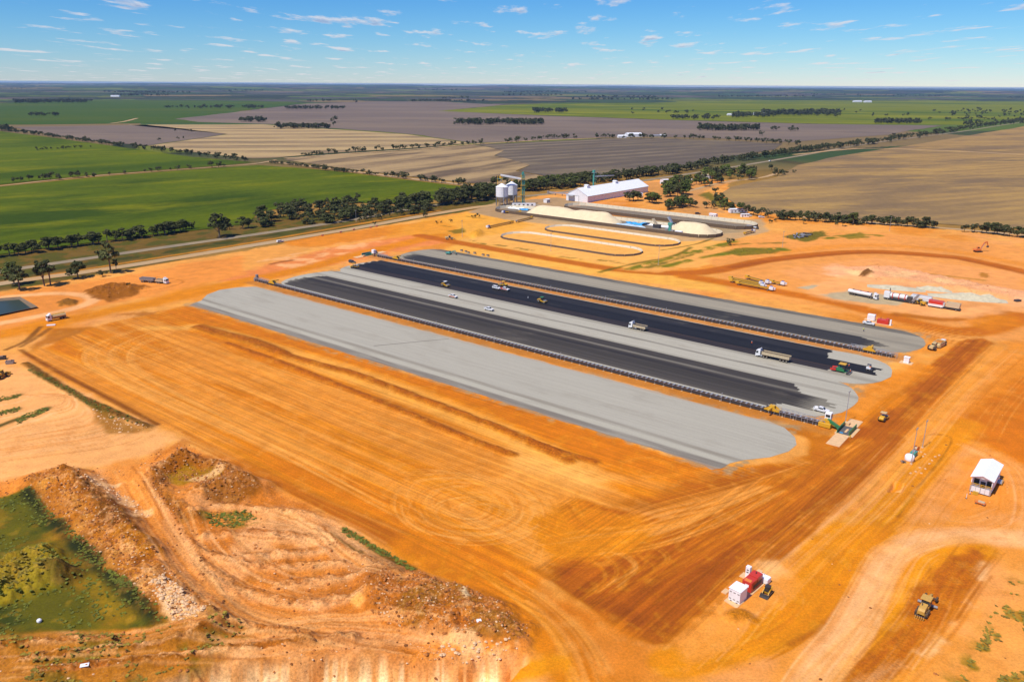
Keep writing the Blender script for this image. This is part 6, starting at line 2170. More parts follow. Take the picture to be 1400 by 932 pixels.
def bunker(label, s0, s1, n0, n1, h=1.9, step=5.6, gaps=(), back_h=None):
    """ring of separate leaning panels, white inside and dark outside"""
    c = SN((s0 + s1) / 2, (n0 + n1) / 2)
    root = bpy.data.objects.new('bunker_wall', None)
    col.objects.link(root)
    root.location = (c[0], c[1], 0.0)
    root.rotation_euler = (0, 0, S_ANG)
    root['label'] = label
    root['category'] = 'bunker'
    root['group'] = 'oval storage bunkers'
    hs, hn = (s1 - s0) / 2, (n1 - n0) / 2
    path = []
    st = hs - hn
    per = [((-st, -hn), (st, -hn)), None, ((st, hn), (-st, hn)), None]
    k = int(2 * st / step)
    for i in range(k):
        path.append((-st + (i + .5) * 2 * st / k, -hn, 0.0, 2 * st / k, 'front'))
    ka = int(math.pi * hn / step)
    for i in range(ka):
        a = -math.pi / 2 + (i + .5) * math.pi / ka
        path.append((st + hn * math.cos(a), hn * math.sin(a), a + math.pi / 2, math.pi * hn / ka, 'front' if a < .6 else 'back'))
    for i in range(k):
        path.append((st - (i + .5) * 2 * st / k, hn, math.pi, 2 * st / k, 'back'))
    for i in range(ka):
        a = math.pi / 2 + (i + .5) * math.pi / ka
        path.append((-st + hn * math.cos(a), hn * math.sin(a), a + math.pi / 2, math.pi * hn / ka, 'front'))
    for i, (x, y, r, L, side) in enumerate(path):
        if any(a <= i < b for a, b in gaps):
            continue
        key = (round(L, 2), h)
        if key not in pan_cache:
            q = L / 2 - .06
            # inner face leans outward; local +y points inward
            p = MB().add([(-q, .55, 0), (q, .55, 0), (q, -.35, h), (-q, -.35, h), (-q, .40, 0), (q, .40, 0), (q, -.47, h), (-q, -.47, h)], [[0, 1, 2, 3], [4, 7, 6, 5], [3, 2, 6, 7], [0, 4, 5, 1], [0, 3, 7, 4], [1, 5, 6, 2]])
            b = MB().add([(-q, -.49, h - .05), (q, -.49, h - .05), (q, -.85, 0), (-q, -.85, 0)], [[0, 1, 2, 3]])
            for xx in (-q, 0, q):
                b.box(xx - .06, xx + .06, -.95, -.4, 0, .12)
                b.tube((xx, -.9, .05), (xx, -.46, h - .1), .06, 4)
            pan_cache[key] = (p.mesh('panel', 'panel_white'), b.mesh('brace_frame', 'brace_dark'))
        for nm, me in zip(('panel', 'brace_frame'), pan_cache[key]):
            o = bpy.data.objects.new(nm, me)
            col.objects.link(o)
            o.location = (x, y, 0.02)
            o.rotation_euler = (0, 0, r)
            if nm == 'panel':
                o.parent = root
                first = o
            else:
                o.location = (0, 0, 0)
                o.rotation_euler = (0, 0, 0)
                o.parent = first
    return root


mat('panel_white', tuple(A(232, 224, 212)), 0.7, 0, 0.12, 0.1, 0.1)
mat('brace_dark', tuple(A(104, 86, 72)), 0.8, 0, 0.15, 0.5, 0.1)
bunker('empty oval bunker nearest the new pads', 14, 128, 193, 224, 1.35)
bunker('empty oval bunker second from the new pads', 20, 132, 240, 271, 1.35)
bunker('long oval bunker holding the cream grain heaps', -72, 141, 290, 322, 2.6)
bunker('long empty oval bunker nearest the white shed', -34, 147, 343, 375, 2.8)
sheet('asphalt_pad', stadium(-70, 139, 291, 321, 15, 15), 0.05, banded_mat('asphalt_old', A(138, 128, 120), [], 0.12, 0.9, 0.1, patch=(A(186, 160, 130), 0.5, 0.7, 0.7)), 'old grey asphalt floor of the heap bunker')
sheet('asphalt_pad', stadium(-32, 145, 344, 374, 15, 15), 0.05, MATS['asphalt_old'], 'old grey asphalt floor of the bunker by the shed')


def heap(name, label, s0, s1, n0, n1, h, z=0.06, skew=0.0, matn='grain', seed=1, z0cat='grain heap'):
    """windrow of loose grain: slopes meet along a wavering crest"""
    ks, kn = 60, 24
    v, f = [], []
    hs, hn = (s1 - s0) / 2, (n1 - n0) / 2
    for i in range(ks + 1):
        for j in range(kn + 1):
            u = -1 + 2 * i / ks
            w = -1 + 2 * j / kn
            # map square to stadium
            x, y = u * hs, w * hn
            end = max(0.0, abs(x) - (hs - hn)) / hn
            y *= math.sqrt(max(0.0, 1 - end * end)) if end > 0 else 1
            d = hn - math.hypot(y, max(0.0, abs(x) - (hs - hn)))
            cr = 0.80 + 0.30 * float(fbm(np.array([x / 14.0 + seed * 9]), np.array([seed * 3.3]), 3, seed)[0])
            zz = min(d * 0.74, h * cr)
            # round the crest
            zz = zz - 0.25 * max(0, zz - h * cr * .85)
            zz *= 1 - 0.16 * max(0.0, math.sin((x + seed * 5) * 0.16)) ** 4
            v.append((x + skew * zz, y, max(0.0, zz) + (0.12 * float(_h(np.array([i]), np.array([j]), seed)[0]) if d > .3 else 0)))
    for i in range(ks):
        for j in range(kn):
            a = i * (kn + 1) + j
            f.append([a, a + kn + 1, a + kn + 2, a + 1])
    m = MB().add(v, f)
    o = solid(name, m, matn, label, z0cat, SN((s0 + s1) / 2, (n0 + n1) / 2), S_ANG, None, z)
    o.data.polygons.foreach_set('use_smooth', [True] * len(o.data.polygons))
    return o


heap('grain_heap', 'long cream grain heap filling the left half of a bunker', -40, 54, 292.5, 319.5, 8.0, seed=2)
heap('grain_heap', 'round cream grain heap at the right end of the same bunker', 97, 139.5, 292.5, 320, 8.6, seed=5)


def tarp(label, s0, s1, n0, n1, matn, seed, h=1.2):
    ks, kn = 16, 8
    v, f = [], []
    for i in range(ks + 1):
        for j in range(kn + 1):
            u, w = i / ks, j / kn
            x = (u - .5) * (s1 - s0) * (1 + .25 * math.sin(w * 7 + seed))
            y = (w - .5) * (n1 - n0) * (1 + .3 * math.sin(u * 9 + seed * 2))
            z = .15 + h * max(0, 1 - (2 * abs(w - .5)) ** 2) * float(vnoise(np.array([u * 6 + seed]), np.array([w * 4.0]), seed)[0])
            v.append((x, y, z))
    for i in range(ks):
        for j in range(kn):
            a = i * (kn + 1) + j
            f.append([a, a + kn + 1, a + kn + 2, a + 1])
    return solid('tarpaulin', MB().add(v, f), matn, label, 'tarpaulin', SN((s0 + s1) / 2, (n0 + n1) / 2), S_ANG, None, 0.06)


tarp('crumpled bright blue tarpaulin at the tail of the long grain heap', 56, 74, 309, 319, 'tarp_blue', 3, 2.2)
tarp('pale blue tarpaulin spread below the bright blue one', 46, 78, 294, 309, 'tarp_pale', 5, 1.4)
tarp('white tarpaulin lying along the back wall behind the tarps', 72, 98, 315, 320, 'white_clean', 7, 1.6)
tarp('small blue tarpaulin at the left tip of the long grain heap', -56, -47, 313, 319, 'tarp_blue', 8, 1.5)
tarp('white tarpaulin along the back wall left of the grain heap', -70, -55, 313, 320, 'white_clean', 9, 1.6)
# inclined grain unloaders standing in the bunker
for lab, px, py, c in (('dark inclined loader with a tan spout inside the heap bunker', 898, 312, 'bin_tan'), ('grey inclined panel standing at the foot of the round heap', 919, 309.5, 'galvanised')):
    t = Thing('grain_loader', lab, 'grain loader', P(px, py), S_ANG, None, 0.06)
    t.part('hopper', 'steel_dark').prism([(-2.6, 0), (2.6, 0), (3.0, 3.0), (-3.0, 3.0)], -1.6, 1.6)
    t.part('spout', c).prism([(-1.0, 2.6), (.6, 2.2), (-3.2, 7.4), (-4.6, 7.0)], -1.2, 1.2)
    t.part('skid', 'steel_grey').box(-3, 3, -1.8, 1.8, -.02, .3)
    t.done()
t = Thing('transfer_tower', 'teal transfer tower standing against the front bunker wall', 'transfer tower', P(915.5, 320), S_ANG)
t.part('leg', 'teal_paint').box(-1.0, 1.0, -.9, .9, 0, 8.0)
t.part('head', 'teal_paint').box(-1.6, 1.6, -1.2, 1.2, 6.8, 8.6, .2)
t.part('housing', 'steel_grey').box(-3.6, -1.1, -1.4, 1.4, 0, 4.0, .1).box(1.1, 3.4, -1.4, 1.4, 0, 3.4, .1)
t.done()


def hut(name, label, px, py, rot, L, Wd, h, wall='wall_white', roof='white_clean', gable=1.2, cat='hut', doors=1, windows=2):
    t = Thing(name, label, cat, P(px, py), rot)
    w = t.part('wall', wall).box(-L / 2, L / 2, -Wd / 2, Wd / 2, 0, h)
    for y0, y1, z0, z1 in ((-Wd / 2 - .25, -.002, h - .02, h + gable), (.002, Wd / 2 + .25, h + gable, h - .02)):
        t.part('roof', roof).add([(-L / 2 - .25, y0, z0), (L / 2 + .25, y0, z0), (L / 2 + .25, y1, z1), (-L / 2 - .25, y1, z1), (-L / 2 - .25, y0, z0 + .12), (L / 2 + .25, y0, z0 + .12), (L / 2 + .25, y1, z1 + .12), (-L / 2 - .25, y1, z1 + .12)], [[0, 3, 2, 1], [4, 5, 6, 7], [0, 1, 5, 4], [1, 2, 6, 5], [2, 3, 7, 6], [3, 0, 4, 7]])
    for x in (-L / 2, L / 2):
        t.part('gable', wall).add([(x, -Wd / 2, h), (x, Wd / 2, h), (x, 0, h + gable - .02)], [[0, 1, 2]])
    for i in range(doors):
        x = -L / 2 + L * (i + .5) / max(1, doors + windows)
        t.part('door', 'steel_grey', sub=w).box(x - .5, x + .5, -Wd / 2 - .05, -Wd / 2 - .003, 0, 2.1)
    for i in range(windows):
        x = -L / 2 + L * (i + doors + .5) / max(1, doors + windows)
        t.part('window', 'glass_dark', sub=w).box(x - .6, x + .6, -Wd / 2 - .05, -Wd / 2 - .003, 1.0, min(2.0, h - .2))
    return t.done()


hut('site_hut', 'small white box hut on the hardstand left of the shed', 747.5, 277, la, 5, 4, 3.2, gable=.3)
hut('site_hut', 'white low sample hut between the two bushes by the shed', 870, 268.5, 0.25, 12, 5, 2.8, gable=.4)
hut('site_hut', 'small white hut behind the tree clump right of the shed', 908.5, 251.5, 0.4, 8, 7, 5, gable=.5)
hut('weighbridge_hut', 'small white hut in front of the far bunker wall', 975, 297.5, S_ANG, 6, 4.5, 3.2, gable=.4)
hut('site_office', 'long white transportable office with tan ends by the trees', 1008.5, 290.5, 0.15, 16, 5, 3.2, gable=.5, windows=4)
hut('site_hut', 'white transformer box beside the teal transfer tower', 928, 321.5, S_ANG, 5, 3.4, 3.0, gable=.15, windows=0)
hut('site_hut', 'low white toilet block right of the far bunker end', 1018, 296.5, 0.1, 7, 3, 2.4, gable=.3)
hut('site_hut', 'small brown roofed shed among the trees right of the white shed', 965, 244, 0.2, 10, 8, 4, 'wall_white', 'concrete_grey', 1.0)
for lab, px, py, r in (('white car parked below the far bunker next to the trees', 1024, 296, .1), ('dark car parked on the far side of the round bunker', 954, 293, .4), ('white car parked among the trees near the brown yard', 948, 246.5, .3), ('red car parked among the trees near the brown yard', 941, 248, .3), ('white car parked at the right edge of the old grain site', 1041, 298, .1)):
    ute(lab, P(px, py), r, 'white_paint' if 'white' in lab else ('red_paint' if 'red' in lab else 'steel_dark'), wagon=True, z=0.03)
for i in range(7):
    x, y = P(718 + i * 3.8, 277.8 + i * 0.35)
t = Thing('intake_hopper', 'white walled truck intake below the elevator tower', 'intake', P(716, 281.5), 0.05)
t.part('wall', 'white_clean').box(-11, 11, -1.2, -1.0, 0, 2.6)
for i in range(5):
    t.part('opening', 'steel_dark').box(-9 + i * 4, -7.4 + i * 4, -1.26, -1.21, .5, 1.8)
t.part('wall', 'white_clean').box(-11, 11, 1.0, 1.2, 0, 2.6)
t.part('grid', 'steel_dark').box(-10.8, 10.8, -.98, .98, 0, .3)
t.part('end_ramp', 'concrete_grey').prism([(11.05, 0), (17, 0), (11.05, 1.6)], -1.2, 1.2)
t.done()
t = Thing('gear_stack', 'grey aeration gear stacked at the far bunker right end', 'machinery', P(1027.5, 312.5), S_ANG)
t.part('fan_housing', 'steel_grey').box(-4, 0, -1.5, 1.5, 0, 2.6, .2)
t.part('duct', 'galvanised').tube((0, 0, 1.2), (4, 0, 1.2), .8, 10)
t.part('motor', 'steel_dark').box(4, 5.6, -.8, .8, 0, 1.8, .1)
t.done()

# ================================================================== ASPHALT PLANT AND STONE
t = Thing('bitumen_tanker', 'long white tanker with a red topped tank at the plant left end', 'tanker', mid((1161, 402.5), (1201, 410)), ang((1161, 402), (1201, 410)))
n = 12
prof = [(1.2 * math.cos(2 * math.pi * i / n), 2.1 + 1.0 * math.sin(2 * math.pi * i / n)) for i in range(n)]
tk = t.part('tank', 'white_paint')
tk.add([(-8.5, y, z) for y, z in prof] + [(4.0, y, z) for y, z in prof], [list(range(n)), list(range(2 * n - 1, n - 1, -1))] + [[i, (i + 1) % n, (i + 1) % n + n, i + n] for i in range(n)])
t.part('red_stripe', 'red_paint', sub=tk).box(-6, 3.5, -.35, .35, 3.09, 3.16)
for x in (-6, -2, 2):
    t.part('manhole', 'steel_dark', sub=tk).lathe((x, 0, 3.1), [(.4, 0), (.4, .3)], 10)
t.part('chassis', 'steel_dark').box(-8.5, 8.0, -.5, .5, .8, 1.1)
cab(t, 5.6, 'white_paint')
for x in (6.8, 4.4, 3.1, -4.6, -5.9, -7.2):
    for s in (-1, 1):
        t.wheel(x, s * 1.0, .52, .36)
t.done()
PA = ang((1214, 409), (1305, 424))
t = Thing('mixing_plant', 'white mobile asphalt mixing plant on a trailer with pipes and drum', 'asphalt plant', mid((1213, 409), (1247, 415)), PA)
t.part('chassis', 'steel_dark').box(-8, 8, -1.1, 1.1, .7, 1.2)
t.part('control_house', 'white_paint').box(-8, -5, -1.2, 1.2, 1.2, 4.4, .1)
d = t.part('drying_drum', 'white_paint')
nn_ = 14
pr = [(1.2 * math.cos(2 * math.pi * i / nn_), 2.7 + 1.2 * math.sin(2 * math.pi * i / nn_)) for i in range(nn_)]
d.add([(-4.8, y, z) for y, z in pr] + [(3.6, y, z) for y, z in pr], [list(range(nn_)), list(range(2 * nn_ - 1, nn_ - 1, -1))] + [[i, (i + 1) % nn_, (i + 1) % nn_ + nn_, i + nn_] for i in range(nn_)])
for x in (-3.6, -.4, 2.6):
    t.part('drum_ring', 'red_paint', sub=d).box(x - .2, x + .2, -1.3, 1.3, 1.4, 4.0)
t.part('burner', 'steel_dark').box(3.8, 6.0, -.9, .9, 1.3, 3.4, .2)
t.part('elevator', 'steel_grey').prism([(5.5, 1.2), (7.0, 1.2), (9.4, 5.0), (8.2, 5.2)], -.7, .7)
t.part('stack', 'steel_dark').tube((-5.6, .6, 4.4), (-5.6, .6, 6.2), .25)
for x in (-7, -5.8, 5.4, 6.6):
    for s in (-1, 1):
        t.wheel(x, s * 1.0, .5, .36)
t.done()
t = Thing('bag_house', 'white filter trailer between mixing plant and red container', 'trailer', mid((1248, 412.5), (1272, 416.5)), PA)
t.part('chassis', 'steel_dark').box(-5.5, 5.5, -1.1, 1.1, .8, 1.2)
b = t.part('filter_box', 'white_paint').box(-5.4, 4.6, -1.25, 1.25, 1.6, 3.8, .1)
t.part('duct', 'galvanised', sub=b).tube((-5.0, 0, 4.1), (4.5, 0, 4.1), .35, 8)
for x in (-4.2, -2.9, 3.0, 4.3):
    for s in (-1, 1):
        t.wheel(x, s * 1.0, .5, .36)
t.done()
t = Thing('container_trailer', 'trailer carrying a box with a red upper half beside the filter', 'trailer', mid((1271, 418.5), (1287, 422)), PA)
t.part('chassis', 'steel_dark').box(-3.6, 3.6, -1.1, 1.1, .5, .8)
b = t.part('container', 'white_paint').box(-3.5, 3.5, -1.25, 1.25, .8, 3.6)
for y in (-1.25, 1.25):
    t.part('red_panel', 'red_paint', sub=b).box(-3.4, 3.4, y - .03, y + .03, 2.0, 3.5)
t.part('roof', 'red_paint').box(-3.55, 3.55, -1.3, 1.3, 3.603, 3.72, .03)
for x in (-2.6, 2.6):
    for s in (-1, 1):
        t.wheel(x, s * .95, .45, .3)
t.done()
t = Thing('feed_bin', 'open tan aggregate feed bin on a trailer at the plant right end', 'feed bin', mid((1288, 421), (1308, 425)), PA)
t.part('chassis', 'steel_dark').box(-5, 5, -1.1, 1.1, .7, 1.1)
b = t.part('bin', 'bin_tan')
for s in (-1, 1):
    b.prism([(-1.5, 1.4), (4.4, 1.4), (4.8, 3.8), (-1.9, 3.8)], s * 1.3 - .08, s * 1.3 + .08)
b.box(-1.7, -1.6, -1.3, 1.3, 1.4, 3.8).box(4.5, 4.6, -1.3, 1.3, 1.4, 3.8).box(-1.6, 4.5, -1.25, 1.25, 3.2, 3.3)
t.part('power_pack', 'white_paint').box(-4.8, -2.4, -1.1, 1.1, 1.1, 2.9, .1)
for x in (-3.6, 3.2):
    for s in (-1, 1):
        t.wheel(x, s * 1.0, .5, .36)
t.done()


def stone_heap(label, px, py, L, Wd, h, rot, seed, matn='stone_pale', name='stone_heap', cat='stone heap'):
    ks, kn = 26, 14
    v, f = [], []
    for i in range(ks + 1):
        for j in range(kn + 1):
            u, w = -1 + 2 * i / ks, -1 + 2 * j / kn
            r = min(1, math.hypot(u, w))
            q = float(fbm(np.array([u * 2.4 + seed]), np.array([w * 1.6 + seed]), 4, seed)[0])
            v.append((u * L / 2, w * Wd / 2 * math.sqrt(max(0, 1 - u * u * .7)), max(-.05, h * (1 - r ** 1.3) * (.35 + 1.3 * q))))
    for i in range(ks):
        for j in range(kn):
            a = i * (kn + 1) + j
            f.append([a, a + kn + 1, a + kn + 2, a + 1])
    return solid(name, MB().add(v, f), matn, label, cat, P(px, py), rot)


stone_heap('low pale stone heap left of the plant', 1225, 394, 30, 12, 1.6, S_ANG + .3, 3)
stone_heap('pale grey stone heap beyond the mixing plant', 1277, 396, 18, 9, 2.2, S_ANG + .2, 5)
stone_heap('long ragged pale stone heap right of the plant', 1322, 407.5, 38, 13, 3.0, S_ANG + .3, 8)
stone_heap('smallest pale stone heap next to the long ragged one', 1350, 409.5, 14, 9, 2.6, S_ANG, 11)

# white cabinet and red pump set at the far pad
t = Thing('switch_cabinet', 'white switch cabinet on a slab behind the white ute at the far pad', 'cabinet', P(1191, 437.5), S_ANG)
t.part('slab', 'concrete').box(-3, 3, -1.6, 1.6, -.05, .12)
b = t.part('cabinet', 'white_clean').box(-1.7, 1.7, -1.0, 1.0, .12, 2.9, .06)
t.part('door', 'wall_white', sub=b).box(-1.4, -.05, -1.05, -1.003, .3, 2.6)
t.part('door', 'wall_white', sub=b).box(.05, 1.4, -1.05, -1.003, .3, 2.6)
t.done()
t = Thing('pump_set', 'red generator set on a concrete slab at the end of the far pad', 'generator', P(1207, 442.5), S_ANG)
t.part('slab', 'concrete').box(-5, 4.2, -2.0, 2.0, -.05, .12)
t.part('enclosure', 'red_paint').box(-2.6, 2.6, -1.2, 1.2, .15, 2.2, .1)
t.part('radiator', 'red_paint').box(1.2, 2.5, -1.0, 1.0, 2.2, 2.9, .1)
t.part('exhaust', 'steel_dark').tube((-1.2, 0, 2.2), (-1.2, 0, 3.1), .12)
t.part('control_post', 'white_clean').box(3.2, 3.9, -1.3, -.6, .12, 2.8, .05)
t.done()

# ================================================================== FOREGROUND PLANT
# concrete slab with white cabinet, red generators, kiosk
ga_ = ang((1000, 826), (1040, 792))
o = sheet('concrete_slab', W([(990, 821), (1007, 832), (1047, 797), (1030, 787)]), 0.16, MATS['concrete'], 'pale concrete slab under the white cabinet and red generator', 0.2)
t = Thing('switch_cabinet', 'big white switchroom box on the foreground slab', 'switchroom', mid((1000, 823), (1016, 815)), ga_, None, 0.17)
b = t.part('cabinet', 'white_clean').box(-1.55, 1.55, -1.35, 1.35, 0, 3.0, .05)
for y in (-.95, 0, .95):
    t.part('door', 'wall_white', sub=b).box(-1.60, -1.553, y - .42, y + .42, .35, 2.6)
    for z in (.6, 2.3):
        t.part('vent', 'steel_grey', sub=b).box(-1.63, -1.603, y - .25, y + .25, z - .12, z + .12)
t.part('roof', 'white_clean').box(-1.7, 1.7, -1.5, 1.5, 3.003, 3.12, .05)
for y in (-.7, .7):
    t.part('skid', 'steel_dark').box(-1.66, 1.5, y - .2, y + .2, -.01, .12)
t.done()
t = Thing('generator', 'bright red generator set on the foreground slab', 'generator', mid((1019, 808), (1036, 797)), ga_, None, 0.17)
t.part('enclosure', 'red_paint').box(-2.6, .1, -1.15, 1.15, .15, 2.6, .08)
t.part('enclosure', 'red_paint').box(.2, 2.6, -1.15, 1.15, .15, 2.75, .08)
t.part('control_panel', 'white_clean').box(-2.66, -2.603, -.55, .35, 1.35, 1.95)
t.part('intake_hood', 'orange_paint').prism([(-2.5, 2.4), (-1.7, 2.62), (-1.7, 2.85), (-2.5, 2.65)], -.8, .8)
t.part('louvre', 'steel_dark').box(-1.6, 2.2, -1.2, -1.153, .6, 1.6)
t.part('exhaust', 'steel_dark').tube((1.5, 0, 2.7), (1.5, 0, 3.3), .1)
t.part('skid', 'steel_dark').box(-2.7, 2.7, -1.0, 1.0, 0, .15)
t.done()
t = Thing('fuel_tank', 'low white fuel tank behind the red generator', 'tank', P(1042.5, 794), ga_, None, 0.17)
t.part('tank', 'white_clean').box(-.9, .9, -1.6, 1.2, .1, 1.3, .12)
t.part('skid', 'steel_dark').box(-.8, .8, -1.5, 1.1, 0, .1)
t.part('vent_pipe', 'galvanised').tube((.4, 0, 1.3), (.4, 0, 1.9), .05)
t.done()
t = Thing('control_kiosk', 'narrow white control post left of the red generator', 'kiosk', P(1022.5, 788.5), ga_)
t.part('slab', 'concrete').box(-1.2, 1.0, -1.0, 1.6, -.05, .12)
b = t.part('cabinet', 'white_clean').box(-.45, .45, -.55, .55, .12, 2.9, .04)
for z in (1.5, 2.1):
    t.part('gauge', 'steel_dark', sub=b).box(-.49, -.453, -.25, .25, z - .12, z + .12)
t.done()
for lab, px, py in (('pale concrete pad block left of the white switchroom', 992, 808.5), ('pale concrete pad block behind the white control post', 1037.5, 782)):
    solid('concrete_block', MB().box(-.9, .9, -.6, .6, -.05, .22, .04), 'concrete', lab, 'concrete block', P(px, py), ga_)

# the transportable building at right
HX, HY = mid((1337, 679), (1354, 648))
ha = ang((1337, 679), (1353, 650))
t = Thing('sample_hut', 'white gabled transportable building with yellow railed front deck', 'building', (HX, HY), ha)
L2, W2 = 6.6, 2.6
t.part('base_frame', 'steel_dark').box(-L2 - .1, L2, -W2, W2, .3, .7)
bw = t.part('wall', 'wall_white').box(-L2 + 2.2, L2, -W2, W2, .7, 4.6)
for y in (-2.2, 0, 2.2):
    for x in (-6, -2, 2, 6):
        t.part('stump', 'concrete_grey').box(x - .2, x + .2, y - .2, y + .2, -.05, .3)
t.part('deck', 'galvanised').box(-L2 - .1, -L2 + 2.2, -W2, W2, .703, .8)
t.part('front_skirt', 'galvanised').box(-L2 - .25, -L2 - .12, -W2, W2, .25, 2.0)
for y in (-1.7, -.6, .6, 1.7):
    t.part('skirt_panel', 'white_paint').box(-L2 - .31, -L2 - .253, y - .5, y + .5, .35, 1.9)
rl = t.part('hand_rail', 'yellow_bright').box(-L2 - .2, -L2 - .1, -W2, W2, 2.75, 2.88).box(-L2 - .2, -L2 - .1, -W2, W2, 2.3, 2.4)
for y in (-2.5, -1.25, 0, 1.25, 2.5):
    t.part('rail_post', 'yellow_bright').box(-L2 - .2, -L2 - .08, y - .06, y + .06, 2.0, 2.85)
t.part('door', 'steel_dark', sub=bw).box(-L2 + 2.12, -L2 + 2.197, -.7, .5, .8, 2.9)
t.part('window', 'glass_dark', sub=bw).box(-L2 + 2.12, -L2 + 2.197, -2.2, -1.0, 1.6, 3.4)
t.part('window', 'glass_dark', sub=bw).box(-L2 + 2.12, -L2 + 2.197, .9, 2.2, 1.6, 3.4)
for y in (-W2 + .1, W2 - .1):
    t.part('deck_post', 'wall_white').box(-L2 - .1, -L2 + .08, y - .09, y + .09, .8, 4.6)
for y0, y1, z0, z1 in ((-W2 - .35, -.002, 4.55, 5.6), (.002, W2 + .35, 5.6, 4.55)):
    t.part('roof', 'white_clean').add([(-L2 - .5, y0, z0), (L2 + .4, y0, z0), (L2 + .4, y1, z1), (-L2 - .5, y1, z1), (-L2 - .5, y0, z0 + .14), (L2 + .4, y0, z0 + .14), (L2 + .4, y1, z1 + .14), (-L2 - .5, y1, z1 + .14)], [[0, 3, 2, 1], [4, 5, 6, 7], [0, 1, 5, 4], [1, 2, 6, 5], [2, 3, 7, 6], [3, 0, 4, 7]])
for x in (-L2 - .02, L2 - .02):
    t.part('gable', 'wall_white').add([(x, -W2, 4.6), (x, W2, 4.6), (x, 0, 5.58)], [[0, 1, 2]])
for i in range(4):
    t.part('stair_tread', 'yellow_paint').box(-L2 - .6 - .35 * i, -L2 - .27 - .35 * i, .2, 1.6, .55 - .15 * i, .6 - .15 * i)
t.part('air_conditioner', 'white_paint').box(1.0, 2.0, -W2 - .5, -W2 - .02, 2.5, 3.2, .05)
t.part('landing', 'galvanised').box(2.5, 5.5, -W2 - 1.3, -W2 - .02, .6, .7)
for x in (2.6, 4.0, 5.4):
    t.part('landing_rail', 'yellow_bright').box(x - .05, x + .05, -W2 - 1.3, -W2 - 1.2, 0, 1.8)
t.done()
t = Thing('flat_trolley', 'orange flat trolley in front of the white transportable building', 'trolley', P(1340, 689), ha + 1.5)
t.part('bed', 'orange_paint').box(-1.3, 1.3, -.6, .6, .4, .6)
t.part('load', 'bin_tan').box(-1.0, .6, -.4, .4, .6, .95, .05)
for x in (-.9, .9):
    for s in (-1, 1):
        t.wheel(x, s * .55, .22, .14)
t.done()
for lab, px, py in (('thin yellow marker post left of the building steps', 1321, 681), ('white marker post beside the building deck corner', 1326, 675)):
    t = Thing('marker_post', lab, 'post', P(px, py))
    t.part('shaft', 'white_paint').tube((0, 0, 0), (0, 0, 1.5), .07)
    t.part('foot', 'steel_dark').box(-.2, .2, -.2, .2, 0, .08)
    t.done()

# footings area
t = Thing('water_tank', 'rounded white water tank on the dirt beside the tall pole', 'tank', P(1243, 629), ga_)
t.part('shell', 'white_clean', smooth=True).lathe((0, 0, 0), [(1.25, 0), (1.35, .3), (1.35, 1.5), (1.0, 1.9), (.3, 2.05)], 18)
t.part('lid', 'white_paint').lathe((0, 0, 2.05), [(.3, 0), (.3, .12)], 10)
t.done()
t = Thing('pump_box', 'teal pump box behind the white water tank', 'pump', P(1248.5, 623), ga_)
t.part('box', 'teal_paint').box(-1.2, 1.2, -.8, .8, .1, 1.5, .08)
t.part('skid', 'steel_dark').box(-1.3, 1.3, -.9, .9, 0, .1)
t.part('motor', 'galvanised').box(-.6, .6, -.4, .4, 1.5, 1.9, .08)
t.done()
t = Thing('cable_drum', 'orange cable drum behind the teal pump box', 'cable drum', P(1252.5, 616.5), 0.6)
t.part('flange', 'orange_paint').drum(0, -.5, .9, .9, .1).drum(0, .5, .9, .9, .1)
t.part('core', 'bin_tan').drum(0, 0, .9, .5, .9)
t.done()
ORD_F = ['first', 'second', 'third', 'fourth', 'fifth', 'sixth', 'seventh', 'eighth', 'ninth', 'tenth', 'eleventh', 'twelfth', 'thirteenth']
k_ = 0
for px, py in sorted( ((1255, 617), (1259, 618), (1264.5, 621), (1262, 624), (1278.5, 624.5), (1274, 629.5), (1270.5, 634), (1257.5, 639.5), (1265, 641), (1252, 645), (1259.5, 647), (1245, 647), (1284, 622.5)), key=lambda p: math.dist(P(*p), P(1243, 629))):
    m = MB().box(-.32, .32, -.24, .24, -.02, .22, .04)
    k_ += 1
    solid('concrete_footing', m, 'concrete', 'small pale concrete footing, ' + ORD_F[k_ - 1] + ' counted from the water tank outwards', 'footing', P(px, py), .3 * k_, 'white concrete footings laid out below the tall pole')
t = Thing('rubbish_pile', 'small heap of dark pipe offcuts left of the tall pole', 'offcuts', P(1235, 632), 0.4)
for i in range(6):
    a = i * .9
    t.part('pipe', 'steel_dark' if i % 2 else 'steel_grey').tube((-.9 * math.cos(a), -.9 * math.sin(a), .1 + .08 * i), (.9 * math.cos(a), .9 * math.sin(a), .16 + .08 * i), .09)
t.done()
for lab, px, py, mt, s in (('flat white board lying in the furrows at the lower left', 117, 916, 'white_clean', (.8, .5, .1)), ('small white box on the foreground heap', 655, 863, 'white_clean', (.5, .4, .3)), ('small grey block on the upper right dirt', 1391, 412, 'steel_dark', (1.6, 1.0, 1.0)), ('white slab lying below the water truck', 70, 445, 'white_clean', (1.8, .5, .5))):
    solid('board' if 'board' in lab else 'block', MB().box(-s[0], s[0], -s[1], s[1], 0, s[2], .05), mt, lab, 'board' if 'board' in lab else 'block', P(px, py), 0.3)
solid('bulk_bag', MB().lathe((0, 0, 0), [(.35, 0), (.5, .2), (.48, .55), (.25, .75)], 10), 'white_clean', 'rounded white bulk bag in the green pit', 'bag', P(54, 850))
